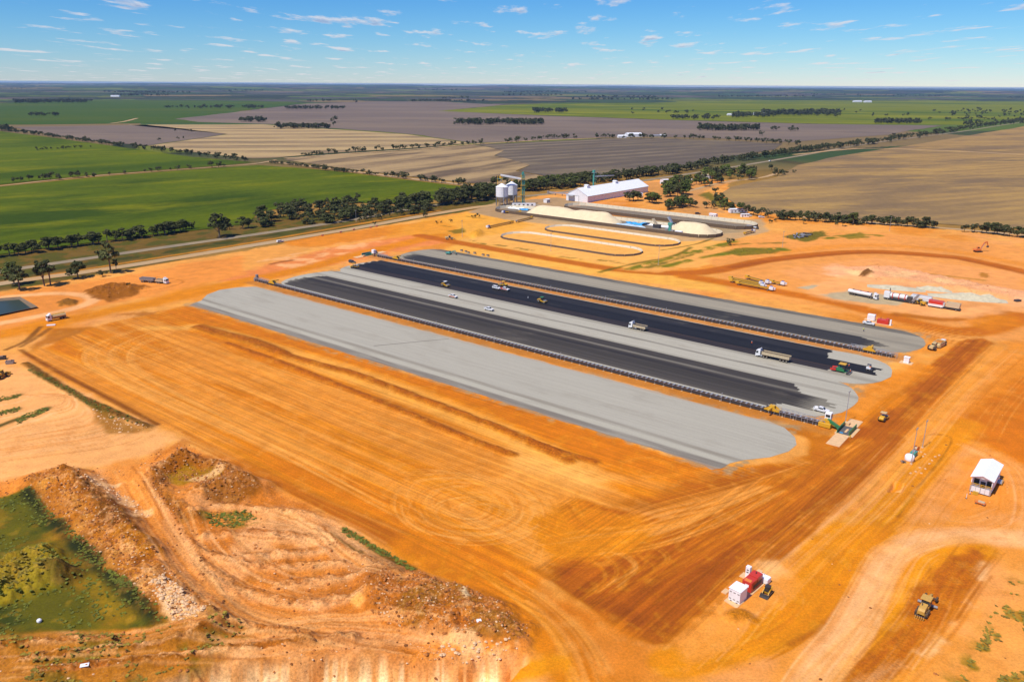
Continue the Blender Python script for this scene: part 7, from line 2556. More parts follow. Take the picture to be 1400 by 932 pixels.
# red road barriers along the service road
for i, (px, py) in enumerate(((441, 322.5), (466, 318), (484, 314.5), (507, 311.5), (515, 310))):
    t = Thing('road_barrier', ['first', 'second', 'third', 'fourth', 'last'][i] + ' red barrier from the left along the service road', 'barrier', P(px, py), ang((441, 322), (515, 309)), 'red barriers along the service road')
    t.part('body', 'red_paint').prism([(-1.0, .0), (1.0, .0), (1.0, .15), (.9, .9), (-.9, .9), (-1.0, .15)], -.3, .3, .1)
    t.part('reflector', 'white_clean').box(-.4, .4, -.32, -.29, .4, .6)
    t.done()
# dark tarp rolls on the grass, upper right
t = Thing('tarp_rolls', 'heap of dark grey tarpaulin rolls on the green patch', 'tarp rolls', P(1097, 323), ang((1082, 326), (1117, 318)))
for i in range(22):
    x, y = random.uniform(-14, 14), random.uniform(-5, 5)
    a = random.uniform(0, 3.14)
    l = random.uniform(1.2, 2.4)
    z = .4 + random.random() * .9 * (1 - abs(x) / 16)
    t.part('roll', random.choice(['steel_grey', 'steel_dark', 'galvanised'])).tube((x - l * math.cos(a), y - l * math.sin(a), z), (x + l * math.cos(a), y + l * math.sin(a), z + .1), random.uniform(.35, .55), 7)
t.done()
# pipe sections by the green excavator
for i, (px, py) in enumerate(((631, 343.5), (637, 345), (640.5, 346.5), (649, 347), (660.5, 349.5), (667, 350.5))):
    t = Thing('concrete_pit', ['first', 'second', 'third', 'fourth', 'fifth', 'last'][i] + ' dark pit ring from the green excavator along the far pad', 'pit ring', P(px, py), .2 * i, 'pit rings beside the green excavator')
    t.part('ring', 'concrete_grey').lathe((0, 0, 0), [(1.0, 0), (1.0, 1.1)], 14, False)
    t.part('lid', 'steel_dark').lathe((0, 0, 1.0), [(1.02, 0), (1.02, .12)], 14)
    t.done()
# at the left edge
for lab, px, py, mt in (('dark scrap bin at the left edge beside the ditch', 3, 491, 'steel_dark'), ('small grey crate by the ditch at the left edge', 14, 497, 'steel_grey')):
    t = Thing('scrap_bin', lab, 'bin', P(px, py), 0.3)
    b = t.part('tub', mt)
    for s in (-1, 1):
        b.prism([(-1.2, .1), (1.2, .1), (1.5, 1.3), (-1.5, 1.3)], s * .9 - .05, s * .9 + .05)
    b.box(-1.3, 1.3, -.9, .9, .05, .15).box(-1.4, -1.3, -.9, .9, .1, 1.3).box(1.3, 1.4, -.9, .9, .1, 1.3)
    t.part('scrap', 'roof_rust').prism([(-1.2, .2), (1.2, .2), (.6, 1.5), (-.9, 1.3)], -.8, .8, .2)
    t.done()

# ================================================================== FARM BUILDINGS FAR OFF
farm = (('large white machinery shed on the mauve paddock edge', 866, 187, .25, 34, 18, 6, 'wall_white', 'white_clean', 2.5),
        ('white roofed farm shed left of the large white one', 850, 188.5, .2, 18, 10, 4, 'wall_white', 'white_clean', 2.0),
        ('long blue-grey farm shed right of the large white one', 897, 188, .2, 30, 10, 4, 'concrete_grey', 'galvanised', 1.6),
        ('white farm house beside the long blue-grey shed', 906, 187.5, .2, 14, 8, 4, 'wall_white', 'white_clean', 2.0),
        ('white shed in the grove on the bright green paddock', 1037, 157, .1, 40, 18, 7, 'wall_white', 'white_clean', 2.5),
        ('small white house left of the grove on the bright green paddock', 998, 158, .1, 22, 12, 5, 'wall_white', 'white_clean', 2.0),
        ('pale distant shed beyond the bright green paddock, left one', 1172, 140, .1, 60, 24, 9, 'wall_white', 'white_clean', 3.0),
        ('pale distant shed beyond the bright green paddock, right one', 1186, 140.3, .1, 50, 24, 9, 'wall_white', 'white_clean', 3.0),
        ('small white shed in trees at the far left', 158, 133, .1, 60, 26, 9, 'wall_white', 'white_clean', 3.0))
for lab, px, py, r, L, Wd, h, wl_, rf, gb in farm:
    hut('farm_shed', lab, px, py, r, L, Wd, h, wl_, rf, gb, 'farm building', 1, 2)
ute('white truck far along the highway by the right tree belt', P(1052.5, 221), ang((1000, 229), (1100, 212)), wagon=True, z=.12)

# ================================================================== TREES AND PLANTS


def leaf_mat(name, c_dark, c_light, transl=0.25):
    m, nt, bs = nodes_of(name)
    k = NT(nt)
    oi = k.n('ShaderNodeObjectInfo')
    v = k.coords('Object')
    f = k.ramp(k.noise(v, 7.0, 3, 0.6), 0.35, 0.65)
    c = k.mix(f, tuple(c_dark), tuple(c_light))
    c = k.scale(c, k.math('ADD', 0.72, k.math('MULTIPLY', oi.outputs['Random'], 0.6)))
    c = k.mix(k.math('MULTIPLY', k.math('FRACT', k.math('MULTIPLY', oi.outputs['Random'], 7.3)), 0.35), c, (0.11, 0.10, 0.035))
    k.put(bs.inputs['Base Color'], c)
    bs.inputs['Roughness'].default_value = 0.75
    bs.inputs['Specular IOR Level'].default_value = 0.2
    bs.inputs['Subsurface Weight'].default_value = 0.0
    return m


leaf_mat('leaf_gum', (0.048, 0.058, 0.012), (0.120, 0.128, 0.030))
leaf_mat('leaf_dark', (0.032, 0.040, 0.009), (0.086, 0.094, 0.022))
leaf_mat('leaf_green', (0.055, 0.080, 0.010), (0.140, 0.165, 0.022))
leaf_mat('leaf_far', (0.030, 0.036, 0.012), (0.074, 0.080, 0.026))
mat('bark', (0.17, 0.12, 0.085), 0.9, 0, 0.25, 2)
mat('grass_blade', tuple(A(112, 118, 26)), 0.9, 0, 0.35, 0.15)
mat('grass_dry', tuple(A(150, 132, 40)), 0.9, 0, 0.35, 0.15)


def leaves(centres, radii, n, size, flat=0.75, seed=0):
    """n leaf faces scattered through clumps; returns vertex and face arrays"""
    r = np.random.default_rng(seed)
    w = radii ** 2
    idx = r.choice(len(centres), n, p=w / w.sum())
    d = r.normal(size=(n, 3))
    d /= np.linalg.norm(d, axis=1)[:, None]
    rad = radii[idx] * (0.55 + 0.5 * r.random(n) ** 0.6)
    p = centres[idx] + d * rad[:, None] * np.array([1, 1, flat])
    # each face looks roughly outwards from its clump
    nrm = d + r.normal(size=(n, 3)) * 0.45 + np.array([0, 0, 0.25])
    nrm /= np.linalg.norm(nrm, axis=1)[:, None]
    u = np.cross(nrm, r.normal(size=(n, 3)))
    u /= np.linalg.norm(u, axis=1)[:, None]
    v = np.cross(nrm, u)
    s = size * (0.6 + 0.8 * r.random(n))[:, None]
    q = np.stack([p - u * s - v * s * .55, p + u * s - v * s * .45, p + u * s * .7 + v * s * .6, p - u * s * .8 + v * s * .5], 1)
    return q.reshape(-1, 3), np.arange(n * 4).reshape(n, 4)


def leaf_mesh(name, q, f, material):
    me = bpy.data.meshes.new(name)
    me.vertices.add(len(q))
    me.vertices.foreach_set('co', q.astype(np.float32).ravel())
    me.loops.add(f.size)
    me.loops.foreach_set('vertex_index', f.astype(np.int32).ravel())
    me.polygons.add(len(f))
    me.polygons.foreach_set('loop_start', (np.arange(len(f)) * 4).astype(np.int32))
    me.update(calc_edges=True)
    me.materials.append(MATS[material])
    return me


def proto(kind, seed, material, n, size):
    """crown and trunk of height 1: 'gum' stands clear on a bare trunk, 'bush' reaches low, 'round' in between"""
    r = random.Random(seed)
    C, R = [], []
    lo, hi, wid, nc, cr = {'gum': (.50, .92, .34, 20, (.06, .13)), 'round': (.34, .88, .36, 22, (.08, .16)), 'bush': (.14, .80, .50, 18, (.10, .19))}[kind]
    for i in range(nc):
        a = r.uniform(0, 6.28)
        z = r.uniform(lo, hi)
        t = (z - lo) / (hi - lo)
        rr = wid * math.sqrt(r.random()) * (1.05 - 0.75 * t * t)
        if kind == 'gum':
            rr *= r.uniform(.6, 1.25)
        C.append((rr * math.cos(a), rr * math.sin(a), z))
        R.append(r.uniform(*cr) * (1.1 - .3 * t))
    C, R = np.array(C), np.array(R)
    q, f = leaves(C, R, n, size, 0.7, seed)
    crown = leaf_mesh('crown', q, f, material)
    b = MB()
    bx, by = r.uniform(-.03, .03), r.uniform(-.03, .03)
    top = (bx, by, lo * .9)
    b.tube((0, 0, -.02), top, .028, 6, .02)
    for i in range(6 if kind != 'bush' else 3):
        c = C[r.randrange(len(C))]
        b.tube(top if r.random() < .6 else (bx * .5, by * .5, lo * .55), (c[0] * .9, c[1] * .9, c[2]), .014, 5, .005)
    return crown, b.mesh('trunk', 'bark')


PROTO = {
    'gum': [proto('gum', 10 + i, 'leaf_gum', 1500, .030) for i in range(5)],
    'dark': [proto('round', 30 + i, 'leaf_dark', 1300, .036) for i in range(5)],
    'green': [proto('round', 50 + i, 'leaf_green', 1300, .036) for i in range(4)],
    'bush': [proto('bush', 70 + i, 'leaf_dark', 900, .050) for i in range(4)],
    'gbush': [proto('bush', 90 + i, 'leaf_green', 900, .050) for i in range(3)],
}
ORD = ['first', 'second', 'third', 'fourth', 'fifth', 'sixth', 'seventh', 'eighth', 'ninth', 'tenth', 'eleventh', 'twelfth', 'thirteenth', 'fourteenth', 'fifteenth', 'sixteenth', 'seventeenth', 'eighteenth', 'nineteenth', 'twentieth', 'twenty-first', 'twenty-second', 'twenty-third', 'twenty-fourth', 'twenty-fifth', 'twenty-sixth', 'twenty-seventh', 'twenty-eighth', 'twenty-ninth', 'thirtieth', 'thirty-first', 'thirty-second', 'thirty-third', 'thirty-fourth', 'thirty-fifth', 'thirty-sixth', 'thirty-seventh', 'thirty-eighth', 'thirty-ninth', 'fortieth']
TREES = []          # (x, y, height, spread, kind, label, group)


def tree_at(px, py, h, kind, label, group=None, spread=1.0, xy=None):
    x, y = xy if xy is not None else P(px, py)
    TREES.append((x, y, h, spread, kind, label, group))


def row(pts, n, hs, kinds, lab, group, jit=3.0, ordinal=True, spread=(.9, 1.3)):
    p = spline(W(pts), 10)
    d = np.concatenate([[0], np.cumsum(np.hypot(*np.diff(p, axis=0).T))])
    for i in range(n):
        t = (i + random.uniform(.15, .85)) / n * d[-1]
        x = np.interp(t, d, p[:, 0]) + random.uniform(-jit, jit)
        y = np.interp(t, d, p[:, 1]) + random.uniform(-jit, jit)
        l = lab.replace('#', ORD[min(i, len(ORD) - 1)]) if ordinal else lab
        tree_at(0, 0, random.uniform(*hs), random.choice(kinds), l, group, random.uniform(*spread), (x, y))


def grove(pts, n, hs, kinds, lab, group, spread=(.9, 1.4)):
    w = np.array(W(pts))
    k = 0
    while k < n:
        x, y = random.uniform(w[:, 0].min(), w[:, 0].max()), random.uniform(w[:, 1].min(), w[:, 1].max())
        ins = False
        for i in range(len(w)):
            (ax, ay), (bx, by) = w[i], w[(i + 1) % len(w)]
            if (ay > y) != (by > y) and x < (bx - ax) * (y - ay) / (by - ay) + ax:
                ins = not ins
        if ins:
            tree_at(0, 0, random.uniform(*hs), random.choice(kinds), lab, group, random.uniform(*spread), (x, y))
            k += 1


# the individual gums by the highway
for px, py, h, kd, sp, lb in ((27, 396.5, 12, 'gum', 1.1, 'twin-trunked gum tree by the pond at the far left'), (20, 389, 12.5, 'green', 1.0, 'green gum tree behind the twin-trunked one at the far left'), (61, 391, 14, 'gum', 1.0, 'tall open gum tree second from left beside the service road'), (69, 389.5, 12, 'gum', 1.0, 'leaning slim gum tree touching the tall open one'), (107, 380, 9.5, 'dark', 1.3, 'low spreading tree alone beside the service road'), (140.5, 378.5, 4.6, 'dark', 1.3, 'very small round tree left of the tallest gum'), (151.5, 373, 17.5, 'gum', .85, 'tallest dark gum tree beside the service road'), (159.5, 371.5, 7.5, 'gum', .6, 'thin sapling right of the tallest gum'), (300, 324.5, 17, 'dark', 1.1, 'big rounded tree standing alone between highway and green crop'), (314, 314, 6, 'dark', 1.0, 'small tree right of the big rounded lone tree'), (332, 312.5, 9, 'dark', 1.2, 'left tree of the pair at the curved track'), (340, 311.5, 8, 'dark', 1.2, 'right tree of the pair at the curved track')):
    tree_at(px, py, h * 1.12, kd, lb, None, sp * 1.05)
row([(-30, 353), (0, 351), (70, 341), (150, 331), (215, 322), (262, 313)], 40, (6.5, 10), ['dark', 'dark', 'gum'], 'dark tree, # from left in the row below the green crop', 'row of dark trees below the green crop', 3.0, True, (1.2, 1.7))
grove([(345, 303), (352, 291), (440, 276), (540, 279), (600, 288), (560, 297), (480, 302), (400, 314), (350, 314)], 105, (5.5, 10.5), ['dark', 'bush', 'gum', 'dark'], 'dark tree in the dense roadside grove right of the lone tree', 'trees of the dense roadside grove', (1.1, 1.7))
row([(552, 285), (600, 280), (640, 274), (682, 268)], 64, (10, 16), ['dark'], 'tall dark tree in the thick belt left of the silos', 'trees of the thick belt left of the silos', 12, False, (1.0, 1.4))
row([(640, 262), (690, 250)], 6, (8, 11), ['dark', 'green'], '# tree from left behind the silos', 'trees behind the silos', 4)
for i, (px, py, h) in enumerate(((492, 303.5, 4.5), (500, 302, 4), (507, 300.5, 3.6), (516, 299, 4.2), (524, 297.5, 3.8), (518, 300.5, 5.5), (533, 296, 3.2), (543, 294, 3.5), (552, 292.5, 3.5), (565, 292, 7), (574, 290, 3.6), (580, 291, 4.6), (586, 289, 3.4), (582, 296, 4.5), (600, 284.5, 3.5), (622, 281.5, 4), (630, 280, 4.2), (640, 279, 4), (651, 277.5, 3.8), (512, 307.5, 3.2))):
    tree_at(px, py, h, 'gbush' if i % 3 else 'bush', ORD[i] + ' roadside shrub from left between highway and service road', 'shrubs between highway and service road', 1.3)
# tree line behind the green crops
row([(-6, 178), (44, 184), (80, 188.5), (130, 196), (192, 204), (267, 213), (343, 221.5)], 100, (6, 10.5), ['dark', 'gum', 'dark'], 'tree in the long line behind the upper green crop', 'trees of the long line behind the upper green crop', 6, False, (1.1, 1.6))
row([(368, 223.5), (400, 226), (440, 231), (480, 236)], 44, (3.5, 5.5), ['bush'], 'low shrub of the hedge above the large green crop', 'low hedge above the large green crop', 4, False, (1.3, 1.9))
for i, (px, py, h) in enumerate(((19, 249, 5.5), (28, 248.5, 7.5), (40, 247.5, 8), (59, 246.5, 8.5), (69, 246, 10), (81, 246, 8), (99, 243.5, 8), (107, 243, 9), (119, 242, 6), (129, 242.5, 7), (150, 240, 4.5), (170, 238, 6), (198, 235.5, 4), (207, 235, 5.5), (216, 234.5, 7.5), (233, 233, 4), (242.5, 233, 7), (259, 231, 6.5), (290, 229.5, 9.5), (299, 229, 9), (306, 228.5, 5))):
    tree_at(px, py, h, random.choice(['dark', 'gum', 'dark']), ORD[i] + ' tree from left along the dirt track between the green crops', 'trees along the dirt track', 1.2)
for i, px in enumerate((52, 58, 63, 70, 79, 86, 90, 95, 103, 110, 124)):
    tree_at(px, 206 - (px - 52) * .06, random.uniform(3.5, 6.5), 'bush', ORD[i] + ' dark bush from left inside the upper green crop', 'bushes inside the upper green crop', 1.5)
row([(404, 215), (420, 214.5), (460, 210.5), (494, 208), (516, 207), (549, 205), (575, 203), (604, 200.5), (621, 199.5), (648, 197.5), (664, 197)], 27, (7, 11), ['green', 'green', 'dark'], 'round green tree, # from left in the row over the striped stubble', 'row of round trees over the striped stubble', 4, True, (1.2, 1.6))
row([(690, 195.5), (744, 191), (768, 189.5), (790, 189.5)], 14, (8, 12), ['dark', 'green'], 'tree, # from left in the clump left of the farm sheds', 'clump left of the farm sheds', 6, True, (1.2, 1.6))
row([(812, 189), (830, 188), (850, 189.5), (880, 189.5), (912, 189.5)], 16, (7, 13), ['dark', 'green', 'dark'], 'tree standing among the farm sheds', 'trees among the farm sheds', 8, False, (1.1, 1.5))
row([(920, 189.5), (960, 190.5), (990, 192), (1037, 195), (1070, 197.5), (1098, 199)], 24, (8, 12), ['green', 'dark', 'gum'], '# tree from left in the line right of the farm sheds', 'line of trees right of the farm sheds', 5, True, (1.1, 1.5))
row([(440, 233), (480, 237), (517, 240.5), (548, 243.5), (594, 249), (643, 254)], 28, (5, 9.5), ['dark', 'green', 'dark'], '# tree from left on the firebreak above the large green crop', 'trees on the firebreak', 4, True, (1.1, 1.5))
# belts along the highway and railway
row([(690, 262), (730, 260), (760, 257), (790, 254)], 44, (8, 13), ['dark', 'green', 'dark'], 'tree in the belt between silos and white shed', 'trees of the belt between silos and white shed', 10, False, (1.1, 1.5))
row([(735, 256), (790, 251), (860, 244), (920, 236)], 84, (9, 13.5), ['dark', 'green', 'dark'], 'dark tree in the belt behind the white shed', 'trees of the belt behind the white shed', 11, False, (1.1, 1.5))
row([(915, 236), (985, 223.5), (1050, 214.5), (1130, 204), (1200, 196)], 120, (8, 13), ['dark', 'green', 'dark'], 'dark tree in the belt along the highway right of the shed', 'trees of the belt along the highway', 9, False, (1.1, 1.6))
row([(1200, 196), (1270, 185), (1330, 175.5), (1420, 163)], 110, (9, 14), ['dark'], 'dark tree far along the highway belt', 'far trees of the highway belt', 14, False, (1.2, 1.7))
row([(1060, 299.5), (1100, 302), (1150, 304.5), (1200, 307), (1282, 312.5)], 40, (6, 9.5), ['dark', 'dark', 'bush'], '# dark tree from left in the row below the dry stubble', 'row of dark trees below the dry stubble', 2.5, True, (1.0, 1.4))
tree_at(1166, 307, 11, 'green', 'tallest bright green tree in the right-hand row', None, 1.2)
row([(1318, 316.5), (1350, 319.5), (1400, 325), (1440, 329)], 14, (6.5, 10), ['dark'], '# dark tree from left in the short row at the right edge', 'short row of trees at the right edge', 2.5, True, (1.1, 1.4))
for i, (px, py, h, k) in enumerate(((866, 275, 11, 'dark'), (861, 274, 9, 'dark'), (872, 274.5, 10, 'dark'), (892, 278.5, 12, 'green'), (888, 277, 10, 'dark'), (897, 277.5, 10, 'green'))):
    tree_at(px, py, h, k, ORD[i] + ' tree from left in the two clumps before the white shed', 'clumps before the white shed', 1.5)
grove([(905, 262), (918, 252), (940, 250), (944, 260), (934, 272), (912, 272)], 24, (10, 15), ['green', 'green', 'dark'], 'bright green tree in the clump right of the white shed', 'clump right of the white shed')
grove([(908, 283), (950, 278), (952, 284), (915, 288)], 14, (7, 12), ['green', 'dark'], 'lower tree in the clump right of the white shed', 'lower clump right of the white shed')
grove([(948, 252), (960, 240), (1000, 236), (1030, 238), (1034, 245), (1000, 248), (965, 256)], 38, (8, 14), ['green', 'dark', 'green'], 'tree in the leafy clump below the highway belt', 'leafy clump below the highway belt')
for i, (px, py, h) in enumerate(((966, 285, 7), (973, 285, 8), (985, 283, 13), (990, 287, 12), (983, 274, 9), (978, 264, 8), (1000, 289, 9), (1012, 291, 10), (1022, 293, 9), (1030, 294.5, 8), (1040, 296, 8), (1050, 298, 8))):
    tree_at(px, py, h, 'green' if i % 2 else 'dark', ORD[i] + ' tree from left on the verge left of the dry stubble', 'trees on the verge left of the dry stubble', 1.2)
for i, (px, py, h) in enumerate(((1055, 232, 9), (1063, 241, 11), (1069, 239.5, 8), (1074, 240, 6), (1086, 237, 5))):
    tree_at(px, py, h, 'green', ORD[i] + ' green tree from left at the top corner of the dry stubble', 'trees at the corner of the dry stubble', 1.2)
for i, (px, py, h) in enumerate(((219, 193, 7), (240, 179.5, 7), (243, 190.5, 6), (250, 190, 6), (262, 180.5, 7), (1057, 178.5, 13), (1061, 178.5, 14), (1081, 180, 12), (1087, 179.5, 15), (1042, 186, 12), (457, 168, 20), (456, 172, 12), (486, 141, 24))):
    tree_at(px, py, h, 'dark', ['lone tree left in the pale striped stubble', 'dark bush at the back of the small mauve wedge', 'left bush of a pair in the striped stubble', 'right bush of a pair in the striped stubble', 'dark bush near the top of the striped stubble', 'left tree of the left pair on the mauve paddock', 'right tree of the left pair on the mauve paddock', 'left tree of the right pair on the mauve paddock', 'right tree of the right pair on the mauve paddock', 'single tree below the pairs on the mauve paddock', 'slim lone tree on the mauve paddock', 'low tree under the slim lone tree', 'single far tree at the top of the mauve paddock'][i], None, 1.3)
tree_at(998.5, 335, 5.5, 'dark', 'round dark bush alone by the bunker right end', None, 1.3)
for i, (px, py, h) in enumerate(((650, 297.5, 3), (655, 296.5, 3.5), (646, 298, 2.5), (616, 304, 3), (597, 306, 2.5), (604, 305, 2), (1052, 305, 4), (1098, 306, 5), (1152, 309.5, 6), (1143, 308, 3), (1060, 303, 3))):
    tree_at(px, py, h, 'bush', ORD[i] + ' bush from left on the open dirt around the old grain site', 'bushes on the open dirt', 1.4)
tree_at(178, 394, 3.4, 'bush', 'uprooted dark shrub on top of the brown spoil heap', None, 1.2)

# the 290 that show largest stand as single trees; the rest, a few pixels each, are one mass
big = sorted(TREES, key=lambda t: -t[2] / math.hypot(t[0], t[1]))
singles, rest = big[:290], big[290:]
UNITS = ['', 'first', 'second', 'third', 'fourth', 'fifth', 'sixth', 'seventh', 'eighth', 'ninth']
TENS = {20: 'twent', 30: 'thirt', 40: 'fort', 50: 'fift', 60: 'sixt', 70: 'sevent', 80: 'eight'}


def nth(i):
    if i <= 20:
        return ORD[i - 1]
    t_, u_ = i // 10 * 10, i % 10
    return TENS[t_] + ('ieth' if u_ == 0 else 'y-' + UNITS[u_])


# a belt whose trees all stand singly is counted from the left
for lb_ in sorted({t[5] for t in singles}):
    same = [t for t in singles if t[5] == lb_]
    if len(same) > 1 and len(same) == sum(t[5] == lb_ for t in TREES):
        for i_, t_ in enumerate(sorted(same, key=lambda t: t[0] / t[1])):
            singles[singles.index(t_)] = t_[:5] + (lb_ + ', ' + nth(i_ + 1) + ' from left',) + t_[6:]
for x, y, h, sp, kd, lb, gr in singles:
    cr, tr = random.choice(PROTO[kd])
    shrub = kd in ('bush', 'gbush')
    o = bpy.data.objects.new('shrub' if shrub else 'tree', None)
    col.objects.link(o)
    o.location = (x, y, ground_z(x, y) - 0.05)
    o.rotation_euler = (0, 0, random.uniform(0, 6.28))
    o.scale = (h * sp, h * sp, h)
    o['label'] = lb
    o['category'] = 'shrub' if shrub else 'tree'
    if gr:
        o['group'] = gr
    for nm, me in (('crown', cr), ('trunk', tr)):
        c = bpy.data.objects.new(nm, me)
        col.objects.link(c)
        c.parent = o


def mass(name, label, items, material, per, size):
    """many far trees as one mesh: a few leafy clumps and a stem each"""
    Q, F, b = [], [], 0
    for x, y, h, sp in items:
        k = random.randint(4, 6)
        C = np.array([[random.uniform(-.3, .3) * h * sp, random.uniform(-.3, .3) * h * sp, h * random.uniform(.38, .82)] for _ in range(k)])
        R = np.array([h * random.uniform(.18, .28) for _ in range(k)])
        q, f = leaves(C, R, per, size * h, .75, random.randrange(10 ** 6))
        q += np.array([x, y, 0])
        Q.append(q)
        F.append(f + b)
        b += len(q)
        s = h * .03
        st = np.array([[x - s, y, 0], [x + s, y, 0], [x + s, y, h * .6], [x - s, y, h * .6], [x, y - s, 0], [x, y + s, 0], [x, y + s, h * .6], [x, y - s, h * .6]])
        Q.append(st)
        F.append(np.array([[0, 1, 2, 3], [4, 5, 6, 7]]) + b)
        b += 8
    o = bpy.data.objects.new(name, leaf_mesh(name, np.vstack(Q), np.vstack(F), material))
    col.objects.link(o)
    o['kind'] = 'stuff'
    o['label'] = label
    return o


mass('distant_trees', 'far trees of the belts and lines, too small to tell apart', [(x, y, h, sp) for x, y, h, sp, *_ in rest], 'leaf_far', 90, .10)

# woods on the paddocks far behind
woods = []


def wood(x0, x1, y0, y1, n, h):
    for _ in range(n):
        px, py = random.uniform(x0, x1), random.uniform(y0, y1)
        x, y = P(px, py)
        woods.append((x, y, random.uniform(.7, 1.2) * h, 1.4))


wood(378, 450, 174, 176.5, 70, 13)
wood(330, 362, 165, 167, 26, 14)
wood(622, 742, 167, 171, 190, 14)
wood(730, 775, 152, 154.5, 60, 16)
wood(955, 1037, 176, 179, 90, 14)
wood(1000, 1060, 157, 161, 80, 16)
wood(1040, 1148, 154, 159, 150, 18)
wood(1196, 1258, 167.5, 169.5, 60, 14)
wood(920, 985, 161, 164, 40, 14)
wood(20, 118, 139, 141.5, 120, 18)
wood(275, 360, 146.5, 149, 50, 14)
wood(390, 470, 148, 150, 60, 14)
wood(225, 280, 147, 149, 12, 14)
wood(0, 18, 177, 179, 10, 12)
wood(1300, 1400, 150, 162, 50, 12)
wood(1130, 1300, 150, 166, 16, 13)
wood(860, 960, 150, 156, 14, 13)
wood(1310, 1400, 163, 172, 40, 12)
wood(40, 85, 157.5, 159, 24, 12)
for _ in range(26):
    cx = random.uniform(-50, 1450)
    cy = random.uniform(123, 140)
    wd = random.uniform(15, 70)
    wood(cx - wd, cx + wd, cy - .4, cy + .5, int(wd * .8), 16 + (140 - cy) * .5)
mass('distant_woods', 'small dark woods scattered over the far paddocks', woods, 'leaf_far', 46, .13)


# ---- grass tufts and rubble on the ground
def ground_scatter(pts, n, mott=None):
    w = np.array(W(pts))
    out = []
    tries = 0
    while len(out) < n and tries < n * 20:
        tries += 1
        x, y = random.uniform(w[:, 0].min(), w[:, 0].max()), random.uniform(w[:, 1].min(), w[:, 1].max())
        ins = False
        for i in range(len(w)):
            (ax, ay), (bx, by) = w[i], w[(i + 1) % len(w)]
            if (ay > y) != (by > y) and x < (bx - ax) * (y - ay) / (by - ay) + ax:
                ins = not ins
        if ins:
            if mott and float(fbm(np.array([x / mott[0]]), np.array([y / mott[0]]), 3, mott[2])[0]) < mott[1]:
                continue
            out.append((x, y, ground_z(x, y)))
    return out


def tufts(name, label, spots, material, size):
    r = np.random.default_rng(4)
    n = len(spots)
    p = np.repeat(np.array(spots), 3, 0)
    a = r.random(len(p)) * 6.28
    s = size * (.5 + r.random(len(p)))
    u = np.stack([np.cos(a) * s, np.sin(a) * s, np.zeros(len(p))], 1)
    lean = np.stack([-np.sin(a), np.cos(a), np.zeros(len(p))], 1) * (s * (.7 + r.random(len(p))))[:, None]
    up = np.array([0, 0, 1.0]) * (s * .55)[:, None]
    q = np.stack([p - u * .6, p + u * .6, p + u * .9 + up + lean, p - u * .9 + up * .8 + lean], 1).reshape(-1, 3)
    o = bpy.data.objects.new(name, leaf_mesh(name, q, np.arange(len(p) * 4).reshape(-1, 4), material))
    col.objects.link(o)
    o['kind'] = 'stuff'
    o['label'] = label
    return o


gs = ground_scatter(PIT, 900, (9, .47, 81)) + ground_scatter([(40, 672), (70, 700), (232, 856), (222, 862), (120, 770)], 260)
for q in ([(-40, 550), (28, 537), (28, 543), (-40, 557)], [(-40, 571), (26, 556), (26, 562), (-40, 579)], [(20, 571), (66, 555), (66, 561), (24, 580)], [(470, 720), (566, 775), (562, 782), (464, 726)], [(280, 704), (335, 698), (350, 710), (320, 722), (285, 718)], [(38, 500), (150, 560), (205, 584), (150, 572), (40, 508)]):
    gs += ground_scatter(q, 160)
tufts('grass', 'green grass and weeds in the pit and ditches', gs, 'grass_blade', .26)
gd = ground_scatter([(-120, 870), (236, 864), (310, 852), (350, 862), (200, 935), (-120, 960)], 420, (6, .5, 89))
gd += ground_scatter([(1380, 790), (1480, 800), (1480, 990), (1280, 990), (1330, 890)], 800, (5, .52, 44))
gd += ground_scatter([(990, 345), (1020, 338), (1072, 342), (1060, 347), (1010, 350)], 500) + ground_scatter([(1070, 324), (1090, 318), (1125, 316), (1130, 322), (1100, 330)], 400)
gd += ground_scatter([(-60, 800), (60, 750), (84, 770), (74, 795), (-20, 830)], 260)
tufts('dry_grass', 'yellowing weeds on the heaps and the right-hand bank', gd, 'grass_dry', .26)


def rubble(name, label, spots, material, smin, smax):
    V, F = [], []
    ico = [(0, 0, -.3), (.9, 0, .1), (.28, .85, 0), (-.72, .5, .15), (-.7, -.55, 0), (.3, -.8, .1), (.1, .05, .75)]
    fc = [[0, 2, 1], [0, 3, 2], [0, 4, 3], [0, 5, 4], [0, 1, 5], [6, 1, 2], [6, 2, 3], [6, 3, 4], [6, 4, 5], [6, 5, 1]]
    for x, y, z in spots:
        s = smin + (smax - smin) * random.random() ** 3
        a = random.uniform(0, 6.28)
        ca, sa_ = math.cos(a), math.sin(a)
        b = len(V)
        for vx_, vy_, vz_ in ico:
            jx, jy, jz = [random.uniform(.75, 1.25) for _ in range(3)]
            V.append((x + s * jx * (vx_ * ca - vy_ * sa_), y + s * jy * (vx_ * sa_ + vy_ * ca), z + s * jz * vz_ * .8))
        F += [[i + b for i in f] for f in fc]
    o = mesh_object(name, V, F, material)
    o['kind'] = 'stuff'
    o['label'] = label
    return o


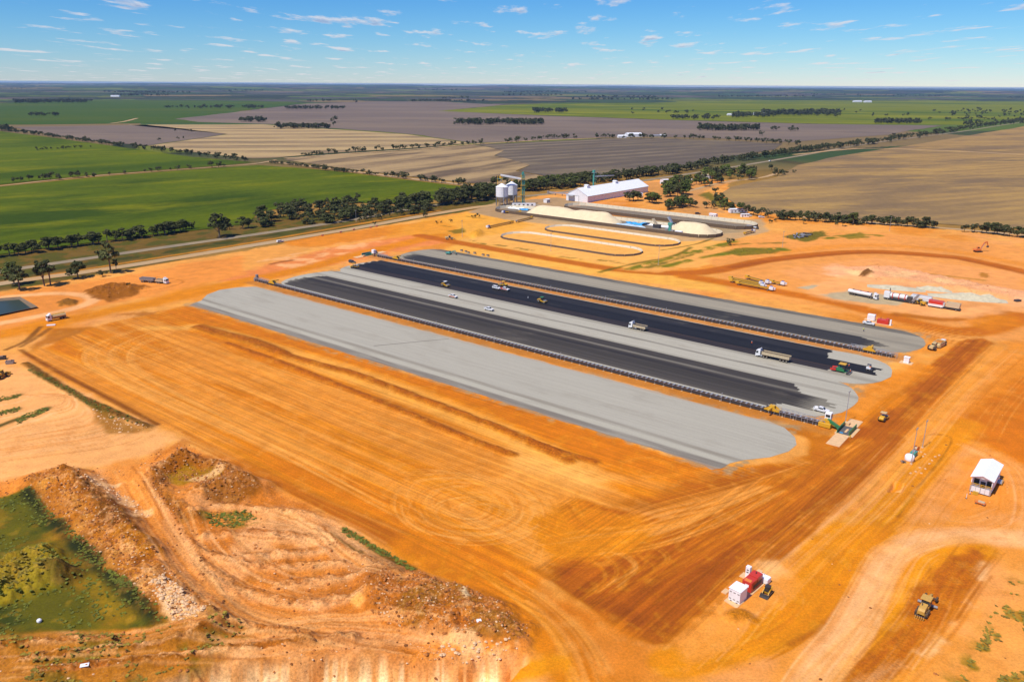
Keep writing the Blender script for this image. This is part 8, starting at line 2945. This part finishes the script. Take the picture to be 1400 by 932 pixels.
mat('clod', tuple(A(196, 122, 58)), 0.95, 0, 0.3, 0.4)
mat('clod_dark', tuple(A(150, 92, 40)), 0.95, 0, 0.3, 0.4)
mat('clod_pale', tuple(A(244, 204, 170)), 0.95, 0, 0.2, 0.4)
def in_pit(x, y, w_pit=np.array(W(PIT))):
    ins = False
    for i in range(len(w_pit)):
        (ax, ay), (bx, by) = w_pit[i], w_pit[(i + 1) % len(w_pit)]
        if (ay > y) != (by > y) and x < (bx - ax) * (y - ay) / (by - ay) + ax:
            ins = not ins
    return ins


rb = [q for q in ground_scatter(EARTH, 2800, (9, .48, 75)) if not in_pit(q[0], q[1])] + ground_scatter(BANK, 1500) + ground_scatter(HEAPF, 1500) + ground_scatter(HEAPU, 900)
rb += ground_scatter([(118, 398), (152, 388), (206, 393), (150, 411)], 160) + ground_scatter([(1130, 366), (1200, 362), (1330, 388), (1440, 408), (1330, 402), (1200, 384)], 160) + ground_scatter(RIGHT, 260)
random.shuffle(rb)
rubble('rubble', 'loose orange clods and stones over the earthworks', rb[::2], 'clod', .08, .55)
rubble('rubble', 'loose dark clods over the earthworks', rb[1::4], 'clod_dark', .08, .55)
rubble('rubble', 'loose pale stones over the earthworks', rb[3::4], 'clod_pale', .06, .36)
rp_ = ground_scatter([(205, 812), (225, 800), (262, 830), (286, 855), (240, 860)], 420) + ground_scatter([(112, 668), (140, 655), (205, 700), (200, 712)], 120) + ground_scatter([(120, 556), (205, 586), (160, 594)], 90) + ground_scatter(CUT, 200) + ground_scatter([(560, 880), (700, 880), (690, 896), (570, 898)], 120)
rubble('pale_rubble', 'pale limestone rubble on the bank and cut face', rp_, 'clod_pale', .10, .60)

# ================================================================== HAZE
hz = MB().box(-46000, 46000, -1500, 46000, -7.5, 109.5)
o = bpy.data.objects.new('haze', hz.mesh('haze', 'clod'))
col.objects.link(o)
o['kind'] = 'stuff'
o['label'] = 'thin blue summer haze over the whole country'
hm = bpy.data.materials.new('haze_air')
hm.use_nodes = True
hn_ = hm.node_tree
hn_.nodes.clear()
ho = hn_.nodes.new('ShaderNodeOutputMaterial')
hv = hn_.nodes.new('ShaderNodeVolumePrincipled')
hv.inputs['Color'].default_value = (0.42, 0.66, 1.0, 1)
hv.inputs['Density'].default_value = 2.6e-5
hn_.links.new(hv.outputs[0], ho.inputs['Volume'])
o.data.materials.clear()
o.data.materials.append(hm)
o.visible_shadow = True
